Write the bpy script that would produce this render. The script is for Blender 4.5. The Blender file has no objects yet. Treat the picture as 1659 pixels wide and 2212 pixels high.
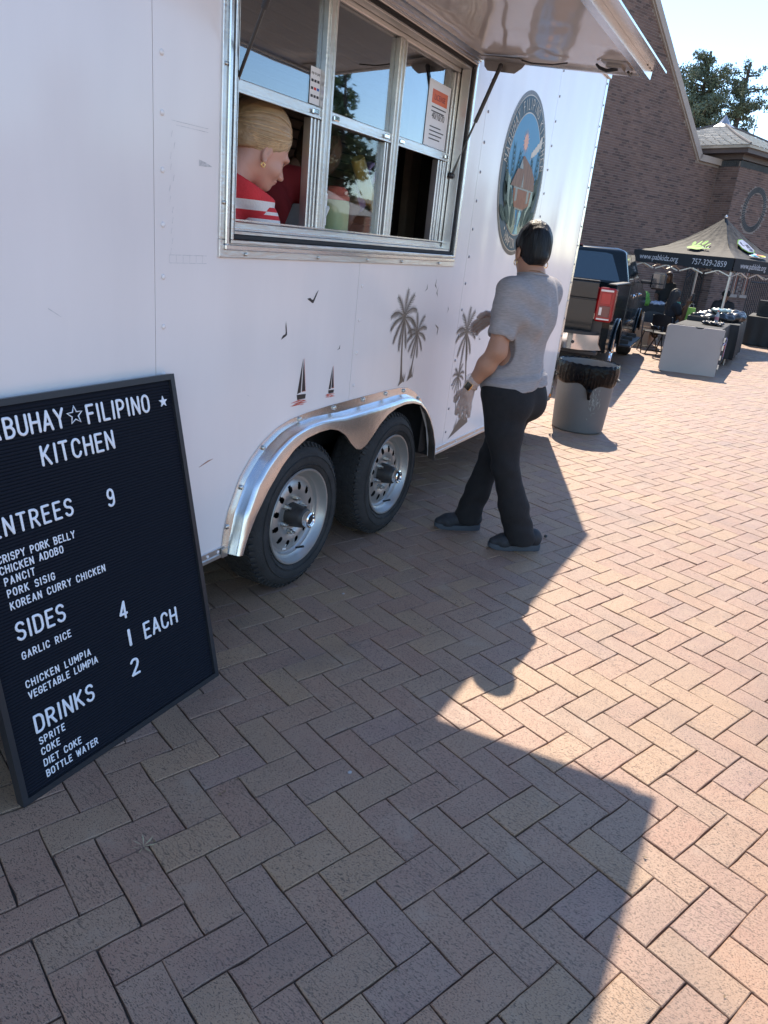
import bpy, bmesh, math, random
import numpy as np
from mathutils import Vector, Matrix

random.seed(11)
RNG = np.random.default_rng(5)
SC = bpy.context.scene
COL = SC.collection
PI = math.pi
def rad(a): return math.radians(a)

# ------------------------------------------------------------------ camera
cam_data = bpy.data.cameras.new('camera')
cam = bpy.data.objects.new('camera', cam_data)
COL.objects.link(cam)
SC.camera = cam
cam_data.sensor_fit = 'VERTICAL'
cam_data.sensor_height = 36.0
cam_data.lens = 36.0 * 1577.0 / 2212.0
cam_data.clip_start = 0.05
cam_data.clip_end = 600
RM = [[0.47719484, -0.26608193, 0.83754731],
      [-0.87315638, -0.25137171, 0.41762447],
      [0.09941337, -0.93059802, -0.35228442]]
m = Matrix([[RM[i][0], -RM[i][1], -RM[i][2]] for i in range(3)]).to_4x4()
cam.matrix_world = Matrix.Translation((0, 0, 1.55)) @ m

# ------------------------------------------------------------------ light
SUN_DIR = Vector((-0.832, -0.338, -1.0)).normalized()
world = bpy.data.worlds.new('World')
SC.world = world
world.use_nodes = True
wn = world.node_tree.nodes; wl = world.node_tree.links
wn.clear()
sky = wn.new('ShaderNodeTexSky'); sky.sky_type = 'NISHITA'; sky.sun_disc = False
sky.sun_elevation = math.asin(-SUN_DIR.z)
sky.sun_rotation = math.atan2(-SUN_DIR.x, -SUN_DIR.y)
sky.air_density = 1.0; sky.dust_density = 0.0; sky.ozone_density = 3.4
bgn = wn.new('ShaderNodeBackground'); bgn.inputs['Strength'].default_value = 0.108
wo = wn.new('ShaderNodeOutputWorld')
wl.new(sky.outputs['Color'], bgn.inputs['Color']); wl.new(bgn.outputs[0], wo.inputs['Surface'])
sun_data = bpy.data.lights.new('sun', 'SUN')
sun_data.energy = 2.9; sun_data.angle = rad(0.53); sun_data.color = (1.0, 0.88, 0.72)
sun = bpy.data.objects.new('sun', sun_data); COL.objects.link(sun)
sun.rotation_euler = SUN_DIR.to_track_quat('-Z', 'Y').to_euler()
sun.location = (10, 4, 14)
SC.render.engine = 'CYCLES'
vs = SC.view_settings
vs.view_transform = 'Standard'; vs.look = 'None'; vs.exposure = 1.58; vs.gamma = 1.0
vs.use_curve_mapping = False
SC.cycles.max_bounces = 8
SC.cycles.transparent_max_bounces = 12

# ------------------------------------------------------------------ helpers
MATS = {}
def pbr(name, col, rough=0.6, metal=0.0, var=0.12, scale=6.0, bump=0.0, bscale=60.0, coat=0.0,
        stretch=None, col2=None, spec=0.5, alpha=1.0, trans=0.0, emit=None):
    if name in MATS: return MATS[name]
    mt = bpy.data.materials.new(name); mt.use_nodes = True
    nt = mt.node_tree; n = nt.nodes; l = nt.links
    b = n['Principled BSDF']
    b.inputs['Roughness'].default_value = rough
    b.inputs['Metallic'].default_value = metal
    b.inputs['Coat Weight'].default_value = coat
    b.inputs['Coat Roughness'].default_value = 0.05
    b.inputs['Specular IOR Level'].default_value = spec
    b.inputs['Alpha'].default_value = alpha
    b.inputs['Transmission Weight'].default_value = trans
    tc = n.new('ShaderNodeTexCoord'); mp = n.new('ShaderNodeMapping')
    l.new(tc.outputs['Object'], mp.inputs['Vector'])
    if stretch: mp.inputs['Scale'].default_value = stretch
    nz = n.new('ShaderNodeTexNoise'); nz.inputs['Scale'].default_value = scale
    nz.inputs['Detail'].default_value = 5; nz.inputs['Roughness'].default_value = 0.6
    l.new(mp.outputs[0], nz.inputs['Vector'])
    mx = n.new('ShaderNodeMix'); mx.data_type = 'RGBA'
    c2 = col2 if col2 else tuple(c * (1 - var) for c in col)
    c1 = col if col2 else tuple(min(1, c * (1 + var)) for c in col)
    mx.inputs[6].default_value = (*c2, 1); mx.inputs[7].default_value = (*c1, 1)
    cr = n.new('ShaderNodeValToRGB'); cr.color_ramp.elements[0].position = 0.3; cr.color_ramp.elements[1].position = 0.7
    l.new(nz.outputs['Fac'], cr.inputs[0]); l.new(cr.outputs[0], mx.inputs[0])
    l.new(mx.outputs[2], b.inputs['Base Color'])
    if bump:
        bz = n.new('ShaderNodeTexNoise'); bz.inputs['Scale'].default_value = bscale
        bz.inputs['Detail'].default_value = 4
        l.new(mp.outputs[0], bz.inputs['Vector'])
        bp = n.new('ShaderNodeBump'); bp.inputs['Strength'].default_value = min(1, bump)
        bp.inputs['Distance'].default_value = 0.01 * max(1, bump)
        l.new(bz.outputs['Fac'], bp.inputs['Height']); l.new(bp.outputs[0], b.inputs['Normal'])
    MATS[name] = mt
    return mt

class Thing: pass
TF = {}                                            # world frame of every top-level thing
def tag(o, label=None, cat=None, group=None, kind=None):
    if label: o['label'] = label
    if cat: o['category'] = cat
    if group: o['group'] = group
    if kind: o['kind'] = kind
    return o
def thing(name, label, cat, loc=(0, 0, 0), rotz=0.0, group=None):
    o = bpy.data.objects.new(name, None); COL.objects.link(o)
    o.empty_display_size = 0.2
    o.location = loc; o.rotation_euler = (0, 0, rotz)
    tag(o, label, cat, group)
    TF[o.name] = Matrix.Translation(Vector(loc)) @ Matrix.Rotation(rotz, 4, 'Z')
    return o
def root_frame(o):
    while o.parent: o = o.parent
    return TF.get(o.name)
def copy_tree(o, parent=None):
    c = o.copy(); COL.objects.link(c); c.parent = parent
    for ch in list(o.children): copy_tree(ch, c)
    return c

def basis(d):
    d = Vector(d).normalized()
    a = Vector((0, 0, 1)) if abs(d.z) < 0.9 else Vector((1, 0, 0))
    u = d.cross(a).normalized(); v = d.cross(u).normalized()
    return u, v, d

class MB:
    def __init__(s): s.v = []; s.f = []
    def add(s, vs, fs):
        o = len(s.v); s.v += [tuple(p) for p in vs]; s.f += [tuple(i + o for i in f) for f in fs]; return s
    def box(s, c, size, rz=0.0, M=None, bev=0.0):
        x, y, z = [q / 2 for q in size]
        if bev:
            b = min(bev, x * .9, y * .9, z * .9); vs = []
            for sx in (-1, 1):
                for sy in (-1, 1):
                    for sz in (-1, 1):
                        vs += [(sx * x, sy * (y - b), sz * (z - b)), (sx * (x - b), sy * y, sz * (z - b)), (sx * (x - b), sy * (y - b), sz * z)]
            bm = bmesh.new()
            for p in vs: bm.verts.new(p)
            r = bmesh.ops.convex_hull(bm, input=bm.verts)
            bm.verts.index_update()
            V = [v.co.copy() for v in bm.verts]; F = [[v.index for v in f.verts] for f in bm.faces]; bm.free()
        else:
            V = [Vector((sx * x, sy * y, sz * z)) for sx in (-1, 1) for sy in (-1, 1) for sz in (-1, 1)]
            F = [(0, 1, 3, 2), (4, 6, 7, 5), (0, 4, 5, 1), (2, 3, 7, 6), (0, 2, 6, 4), (1, 5, 7, 3)]
        T = Matrix.Translation(Vector(c)) @ Matrix.Rotation(rz, 4, 'Z')
        if M is not None: T = Matrix.Translation(Vector(c)) @ M.to_4x4()
        return s.add([T @ v for v in V], F)
    def box2(s, a, b, bev=0.0):
        return s.box([(p + q) / 2 for p, q in zip(a, b)], [abs(q - p) for p, q in zip(a, b)], bev=bev)
    def bar(s, p0, p1, w, t, up=(0, 0, 1)):
        p0 = Vector(p0); p1 = Vector(p1); d = (p1 - p0); L = d.length; d.normalize()
        up = Vector(up); sx = d.cross(up).normalized(); uz = sx.cross(d).normalized()
        M = Matrix((sx, d, uz)).transposed()
        return s.box((p0 + p1) / 2, (w, L, t), M=M)
    def tube(s, pts, r, n=8, cap=True, closed=False):
        pts = [Vector(p) for p in pts]; m_ = len(pts)
        rs = r if isinstance(r, (list, tuple)) else [r] * m_
        vs = []; fs = []; pu = None
        for i, p in enumerate(pts):
            if closed: d = pts[(i + 1) % m_] - pts[i - 1]
            else: d = pts[min(i + 1, m_ - 1)] - pts[max(i - 1, 0)]
            if d.length < 1e-9: d = Vector((0, 0, 1))
            d.normalize()
            if pu is None: u = basis(d)[0]
            else:
                u = pu - d * pu.dot(d)
                u = u.normalized() if u.length > 1e-6 else basis(d)[0]
            w = d.cross(u); pu = u
            for k in range(n):
                a = 2 * PI * k / n; vs.append(p + (u * math.cos(a) + w * math.sin(a)) * rs[i])
        for i in range(m_ if closed else m_ - 1):
            j = (i + 1) % m_
            for k in range(n):
                k2 = (k + 1) % n; fs.append((i * n + k, i * n + k2, j * n + k2, j * n + k))
        if cap and not closed:
            fs.append(tuple(range(n))[::-1]); fs.append(tuple((m_ - 1) * n + k for k in range(n)))
        return s.add(vs, fs)
    def cyl(s, p0, p1, r0, r1=None, n=16): return s.tube([p0, p1], [r0, r0 if r1 is None else r1], n)
    def lathe(s, prof, c=(0, 0, 0), axis=(0, 0, 1), n=32, cap=False):
        u, v, d = basis(axis); c = Vector(c); vs = []; fs = []
        for r, h in prof:
            for k in range(n):
                a = 2 * PI * k / n; vs.append(c + d * h + (u * math.cos(a) + v * math.sin(a)) * r)
        for i in range(len(prof) - 1):
            for k in range(n):
                k2 = (k + 1) % n; fs.append((i * n + k, i * n + k2, (i + 1) * n + k2, (i + 1) * n + k))
        if cap:
            fs.append(tuple(range(n))); fs.append(tuple((len(prof) - 1) * n + k for k in range(n))[::-1])
        return s.add(vs, fs)
    def prism(s, poly, o, ux, uy, depth):
        """poly of (a,b) in plane (ux,uy) from origin o, extruded by vector depth"""
        o = Vector(o); ux = Vector(ux); uy = Vector(uy); dp = Vector(depth); n = len(poly)
        A = [o + ux * a + uy * b for a, b in poly]
        vs = A + [p + dp for p in A]
        fs = [tuple(range(n)), tuple(range(n, 2 * n))[::-1]]
        fs += [(i, (i + 1) % n, (i + 1) % n + n, i + n) for i in range(n)]
        return s.add(vs, fs)
    def ball(s, c, r, n=10, sc=(1, 1, 1)):
        c = Vector(c); vs = [c + Vector((0, 0, r * sc[2]))]; fs = []
        for i in range(1, n):
            t = PI * i / n
            for k in range(n * 2):
                a = PI * k / n
                vs.append(c + Vector((r * math.sin(t) * math.cos(a) * sc[0], r * math.sin(t) * math.sin(a) * sc[1], r * math.cos(t) * sc[2])))
        vs.append(c - Vector((0, 0, r * sc[2]))); N = 2 * n
        for k in range(N): fs.append((0, 1 + k, 1 + (k + 1) % N))
        for i in range(n - 2):
            for k in range(N):
                fs.append((1 + i * N + k, 1 + (i + 1) * N + k, 1 + (i + 1) * N + (k + 1) % N, 1 + i * N + (k + 1) % N))
        e = len(vs) - 1
        for k in range(N): fs.append((e, 1 + (n - 2) * N + (k + 1) % N, 1 + (n - 2) * N + k))
        return s.add(vs, fs)
    def build(s, name, mt, parent=None, world=True, smooth=False, angle=None, kind=None, label=None):
        me = bpy.data.meshes.new(name)
        vs = s.v
        if parent is not None and world:
            F = root_frame(parent)
            if F is not None:
                Fi = F.inverted(); vs = [tuple(Fi @ Vector(p)) for p in vs]
        me.from_pydata(vs, [], s.f)
        bm = bmesh.new(); bm.from_mesh(me); bmesh.ops.recalc_face_normals(bm, faces=bm.faces)
        if angle is not None:
            for e in bm.edges:
                if len(e.link_faces) == 2: e.smooth = e.calc_face_angle(0) < rad(angle)
            for f in bm.faces: f.smooth = True
        bm.to_mesh(me); bm.free()
        if smooth:
            for p in me.polygons: p.use_smooth = True
        if mt: me.materials.append(mt)
        o = bpy.data.objects.new(name, me); COL.objects.link(o)
        if parent is not None: o.parent = parent
        if kind: o['kind'] = kind
        if label: o['label'] = label
        return o

def raw_obj(name, V, F, mt, parent=None, smooth=True, world=True, kind=None, label=None):
    if parent is not None and world:
        Fm = root_frame(parent)
        if Fm is not None:
            Fi = np.array(Fm.inverted()); V = V @ Fi[:3, :3].T + Fi[:3, 3]
    me = bpy.data.meshes.new(name)
    me.vertices.add(len(V)); me.vertices.foreach_set('co', np.asarray(V, dtype=np.float32).ravel())
    F = np.asarray(F, dtype=np.int32); k = F.shape[1]
    me.loops.add(F.size); me.loops.foreach_set('vertex_index', F.ravel())
    me.polygons.add(len(F)); me.polygons.foreach_set('loop_start', np.arange(0, F.size, k, dtype=np.int32))
    me.polygons.foreach_set('loop_total', np.full(len(F), k, dtype=np.int32))
    me.polygons.foreach_set('use_smooth', np.full(len(F), smooth, dtype=bool))
    me.update(); me.validate()
    if mt: me.materials.append(mt)
    o = bpy.data.objects.new(name, me); COL.objects.link(o)
    if parent is not None: o.parent = parent
    if kind: o['kind'] = kind
    if label: o['label'] = label
    return o

# ---- implicit surface bodies: smooth union of limbs, polygonised with surface nets
def surface_nets(F, org, h):
    nx, ny, nz = F.shape
    acc = np.zeros((nx - 1, ny - 1, nz - 1, 3)); cnt = np.zeros((nx - 1, ny - 1, nz - 1))
    cs = [(i, j, k) for i in (0, 1) for j in (0, 1) for k in (0, 1)]
    sl = lambda c: F[c[0]:nx - 1 + c[0], c[1]:ny - 1 + c[1], c[2]:nz - 1 + c[2]]
    for a in cs:
        for ax in range(3):
            if a[ax] == 0:
                b = list(a); b[ax] = 1
                Fa = sl(a); Fb = sl(b); cr = (Fa < 0) != (Fb < 0)
                t = Fa[cr] / (Fa[cr] - Fb[cr])
                p = np.tile(np.array(a, float), (len(t), 1)); p[:, ax] += t
                acc[cr] += p; cnt[cr] += 1
    act = cnt > 0; idx = -np.ones(act.shape, int); idx[act] = np.arange(act.sum())
    base = np.argwhere(act)
    V = (base + acc[act] / cnt[act][:, None]) * h + org
    Q = []
    for ax in range(3):
        sa = [slice(None)] * 3; sb = [slice(None)] * 3
        sa[ax] = slice(0, -1); sb[ax] = slice(1, None)
        A = F[tuple(sa)] < 0; B = F[tuple(sb)] < 0
        e = np.argwhere(A != B)
        o1, o2 = [q for q in range(3) if q != ax]
        ok = (e[:, o1] > 0) & (e[:, o2] > 0) & (e[:, o1] < F.shape[o1] - 1) & (e[:, o2] < F.shape[o2] - 1)
        e = e[ok]
        ins = A[tuple(e.T)]
        def cell(d1, d2):
            c = e.copy(); c[:, o1] += d1; c[:, o2] += d2; return idx[tuple(c.T)]
        q = np.stack([cell(-1, -1), cell(0, -1), cell(0, 0), cell(-1, 0)], 1)
        flip = ins if ax != 1 else ~ins
        q[~flip] = q[~flip][:, ::-1]
        Q.append(q)
    return V, np.concatenate(Q)

class SDF:
    """prims: ('c',a,b,ra,rb,k) tapered capsule; ('e',c,radii,R,k) ellipsoid; ('-e'...) subtracts"""
    def __init__(s): s.p = []
    def cap(s, a, b, ra, rb=None, k=0.02): s.p.append(('c', np.array(a, float), np.array(b, float), ra, ra if rb is None else rb, k)); return s
    def chain(s, pts, rs, k=0.02):
        for i in range(len(pts) - 1): s.cap(pts[i], pts[i + 1], rs[i], rs[i + 1], k)
        return s
    def ell(s, c, r, R=None, k=0.02, op='e'): s.p.append((op, np.array(c, float), np.array(r, float), np.eye(3) if R is None else np.array(R), k)); return s
    def bounds(s):
        lo = np.full(3, 1e9); hi = -lo
        for p in s.p:
            if p[0] == 'c':
                r = max(p[3], p[4]); lo = np.minimum(lo, np.minimum(p[1], p[2]) - r); hi = np.maximum(hi, np.maximum(p[1], p[2]) + r)
            elif p[0] == 'e':
                r = max(p[2]); lo = np.minimum(lo, p[1] - r); hi = np.maximum(hi, p[1] + r)
        return lo - 0.04, hi + 0.04
    def mesh(s, h, cuts=(), grow=0.0, disp=None, smooth=1):
        lo, hi = s.bounds(); lo = lo - grow; hi = hi + grow
        n = np.ceil((hi - lo) / h).astype(int) + 1
        F = np.full(n, 9.0)
        ax = [lo[i] + np.arange(n[i]) * h for i in range(3)]
        for p in s.p:
            mrg = 0.09
            if p[0] == 'c':
                r = max(p[3], p[4]); a = np.minimum(p[1], p[2]) - r - mrg; b = np.maximum(p[1], p[2]) + r + mrg
            else:
                r = max(p[2]); a = p[1] - r - mrg; b = p[1] + r + mrg
            i0 = np.clip(((a - lo) / h).astype(int), 0, n); i1 = np.clip(((b - lo) / h).astype(int) + 2, 0, n)
            if np.any(i1 <= i0): continue
            X, Y, Z = np.meshgrid(ax[0][i0[0]:i1[0]], ax[1][i0[1]:i1[1]], ax[2][i0[2]:i1[2]], indexing='ij')
            P = np.stack([X, Y, Z], -1)
            if p[0] == 'c':
                d = p[2] - p[1]; L = max(d @ d, 1e-12)
                t = np.clip(((P - p[1]) @ d) / L, 0, 1)
                D = np.linalg.norm(P - p[1] - t[..., None] * d, axis=-1) - (p[3] + (p[4] - p[3]) * t) - grow; k = p[5]
            else:
                q = (P - p[1]) @ p[3]
                k0 = np.linalg.norm(q / (p[2] + grow), axis=-1); k1 = np.linalg.norm(q / (p[2] + grow) ** 2, axis=-1)
                D = k0 * (k0 - 1) / np.maximum(k1, 1e-9); k = p[4]
            sl = (slice(i0[0], i1[0]), slice(i0[1], i1[1]), slice(i0[2], i1[2]))
            G = F[sl]
            if p[0] == '-e':
                hh = np.maximum(k - np.abs(G + D), 0) / k; F[sl] = np.maximum(G, -D) + hh * hh * k * .25
            else:
                hh = np.maximum(k - np.abs(G - D), 0) / k; F[sl] = np.minimum(G, D) - hh * hh * k * .25
        if disp is not None or cuts:
            X, Y, Z = np.meshgrid(*ax, indexing='ij')
        if disp is not None: F = F + disp(X, Y, Z)
        for c, nrm in cuts:                         # keep the side opposite to nrm
            nrm = np.array(nrm, float); nrm /= np.linalg.norm(nrm)
            F = np.maximum(F, (X - c[0]) * nrm[0] + (Y - c[1]) * nrm[1] + (Z - c[2]) * nrm[2])
        F[0] = F[-1] = 9; F[:, 0] = F[:, -1] = 9; F[:, :, 0] = F[:, :, -1] = 9
        return surface_nets(F, lo, h)
    def build(s, name, mt, parent, h=0.008, **kw):
        V, Q = s.mesh(h, **kw)
        return raw_obj(name, V, Q, mt, parent)

def rotm(yaw=0, pitch=0, roll=0):
    return np.array((Matrix.Rotation(yaw, 3, 'Z') @ Matrix.Rotation(pitch, 3, 'Y') @ Matrix.Rotation(roll, 3, 'X')))

# ---- single-stroke lettering (rounded board letters)
def arc(cx, cy, rx, ry, a0, a1, n=9):
    return [(cx + rx * math.cos(rad(a0 + (a1 - a0) * i / n)), cy + ry * math.sin(rad(a0 + (a1 - a0) * i / n))) for i in range(n + 1)]
GLY = {
 'A': (.52, [[(0, 0), (.26, 1), (.52, 0)], [(.09, .3), (.43, .3)]]),
 'B': (.48, [[(0, 0), (0, 1), (.22, 1)] + arc(.22, .765, .22, .235, 90, -90) + [(0, .53)], [(.22, .53)] + arc(.22, .265, .26, .265, 90, -90) + [(0, 0)]]),
 'C': (.5, [arc(.25, .68, .25, .32, 15, 180) + arc(.25, .32, .25, .32, 180, 345)]),
 'D': (.5, [[(0, 0), (0, 1), (.2, 1)] + arc(.2, .68, .3, .32, 90, 0) + arc(.2, .32, .3, .32, 0, -90) + [(0, 0)]]),
 'E': (.42, [[(.42, 1), (0, 1), (0, 0), (.42, 0)], [(0, .53), (.36, .53)]]),
 'F': (.42, [[(.42, 1), (0, 1), (0, 0)], [(0, .53), (.36, .53)]]),
 'G': (.5, [arc(.25, .68, .25, .32, 15, 180) + arc(.25, .32, .25, .32, 180, 355) + [(.5, .46), (.3, .46)]]),
 'H': (.5, [[(0, 0), (0, 1)], [(.5, 0), (.5, 1)], [(0, .53), (.5, .53)]]),
 'I': (.06, [[(.03, 0), (.03, 1)]]),
 'K': (.5, [[(0, 0), (0, 1)], [(.47, 1), (0, .42)], [(.14, .6), (.5, 0)]]),
 'L': (.4, [[(0, 1), (0, 0), (.4, 0)]]),
 'M': (.62, [[(0, 0), (0, 1), (.31, .3), (.62, 1), (.62, 0)]]),
 'N': (.5, [[(0, 0), (0, 1), (.5, 0), (.5, 1)]]),
 'O': (.5, [arc(.25, .68, .25, .32, 0, 180) + arc(.25, .32, .25, .32, 180, 360) + [(.5, .68)]]),
 'P': (.46, [[(0, 0), (0, 1), (.2, 1)] + arc(.2, .73, .26, .27, 90, -90) + [(0, .46)]]),
 'R': (.48, [[(0, 0), (0, 1), (.2, 1)] + arc(.2, .74, .26, .26, 90, -90) + [(0, .48)], [(.22, .48), (.48, 0)]]),
 'S': (.48, [arc(.24, .755, .23, .245, 20, 270) + arc(.24, .255, .24, .255, 90, -160)]),
 'T': (.48, [[(0, 1), (.48, 1)], [(.24, 1), (.24, 0)]]),
 'U': (.5, [[(0, 1), (0, .3)] + arc(.25, .28, .25, .28, 180, 360) + [(.5, 1)]]),
 'V': (.52, [[(0, 1), (.26, 0), (.52, 1)]]),
 'W': (.74, [[(0, 1), (.18, 0), (.37, .85), (.56, 0), (.74, 1)]]),
 'Y': (.52, [[(0, 1), (.26, .5), (.52, 1)], [(.26, .5), (.26, 0)]]),
 '1': (.06, [[(.03, 0), (.03, 1)]]),
 '2': (.46, [arc(.23, .75, .22, .25, 160, -10) + [(.38, .52), (0, 0), (.46, 0)]]),
 '4': (.5, [[(.5, .25), (0, .25), (.37, 1), (.37, 0)]]),
 '9': (.46, [arc(.23, .72, .22, .28, 0, 360, 14) + arc(.2, .3, .25, .3, 0, -140)]),
 '/': (.2, [[(0, 0), (.2, 1)]]),
}
def resample(pl, step):
    out = [pl[0]]
    for a, b in zip(pl[:-1], pl[1:]):
        L = math.hypot(b[0] - a[0], b[1] - a[1])
        if L < step * .3: continue
        out.append(b)
    return out
_gcache = {}
def glyph_mesh(ch, mt, w=0.075, depth=0.05):
    key = (ch, mt.name, w)
    if key in _gcache: return _gcache[key]
    b = MB()
    strokes = []
    for pl in GLY[ch][1]:                        # break strokes at sharp corners so that no corner pinches
        pl = resample(pl, .05); cur = [pl[0]]
        for i in range(1, len(pl)):
            cur.append(pl[i])
            if i < len(pl) - 1:
                a = Vector((pl[i][0] - pl[i - 1][0], pl[i][1] - pl[i - 1][1])); c = Vector((pl[i + 1][0] - pl[i][0], pl[i + 1][1] - pl[i][1]))
                if a.length > 1e-6 and c.length > 1e-6 and a.angle(c) > rad(50): strokes.append(cur); cur = [pl[i]]
        strokes.append(cur)
    for pl in strokes:
        n = 8; m_ = len(pl)
        # rounded prism: flattened tube with ball ends
        p = [Vector((x, y, 0)) for x, y in pl]
        d0 = (p[0] - p[1]).normalized(); d1 = (p[-1] - p[-2]).normalized()
        pts = [p[0] + d0 * w * .85, p[0] + d0 * w * .5] + p + [p[-1] + d1 * w * .5, p[-1] + d1 * w * .85]
        rr = [w * .4, w * .85] + [w] * m_ + [w * .85, w * .4]
        t = MB(); 
        vs = []; 
        for i, q in enumerate(pts):
            d = (pts[min(i + 1, len(pts) - 1)] - pts[max(i - 1, 0)]).normalized()
            sd = Vector((-d.y, d.x, 0))
            for k in range(n):
                a = 2 * PI * k / n
                vs.append(q + sd * math.cos(a) * rr[i] + Vector((0, 0, 1)) * math.sin(a) * depth * (rr[i] / w))
        fs = []
        for i in range(len(pts) - 1):
            for k in range(n):
                k2 = (k + 1) % n; fs.append((i * n + k, i * n + k2, (i + 1) * n + k2, (i + 1) * n + k))
        fs.append(tuple(range(n))); fs.append(tuple((len(pts) - 1) * n + k for k in range(n))[::-1])
        b.add(vs, fs)
    me = bpy.data.meshes.new('letter'); me.from_pydata(b.v, [], b.f)
    bm = bmesh.new(); bm.from_mesh(me); bmesh.ops.recalc_face_normals(bm, faces=bm.faces); bm.to_mesh(me); bm.free()
    for q in me.polygons: q.use_smooth = True
    me.materials.append(mt); _gcache[key] = me
    return me

def font_mb(text, size, extrude=0.0):
    """lettering outline from Blender's own built-in font as raw verts/faces in the x,y plane"""
    cu = bpy.data.curves.new('t', 'FONT'); cu.body = text; cu.size = size; cu.extrude = extrude
    cu.resolution_u = 3
    o = bpy.data.objects.new('t', cu); COL.objects.link(o)
    dg = bpy.context.evaluated_depsgraph_get(); ev = o.evaluated_get(dg); me = ev.to_mesh()
    V = [v.co.copy() for v in me.vertices]; F = [tuple(p.vertices) for p in me.polygons]
    ev.to_mesh_clear(); bpy.data.objects.remove(o); bpy.data.curves.remove(cu)
    return V, F
def text_on(name, text, size, o, ux, uy, mt, parent, width=None, align='l', extrude=0.0005, label=None, shear=0.0):
    V, F = font_mb(text, size, extrude)
    xs = [v.x for v in V]; w = max(xs) - min(xs); x0 = min(xs)
    k = (width / w) if width else 1.0
    off = {'l': 0, 'c': -0.5, 'r': -1}[align] * w * k
    o = Vector(o); ux = Vector(ux).normalized(); uy = Vector(uy).normalized(); uz = ux.cross(uy)
    b = MB(); b.add([o + ux * (((v.x - x0) * k + off) + shear * v.y) + uy * v.y + uz * (v.z + extrude) for v in V], F)
    return b.build(name, mt, parent, label=label)
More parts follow.
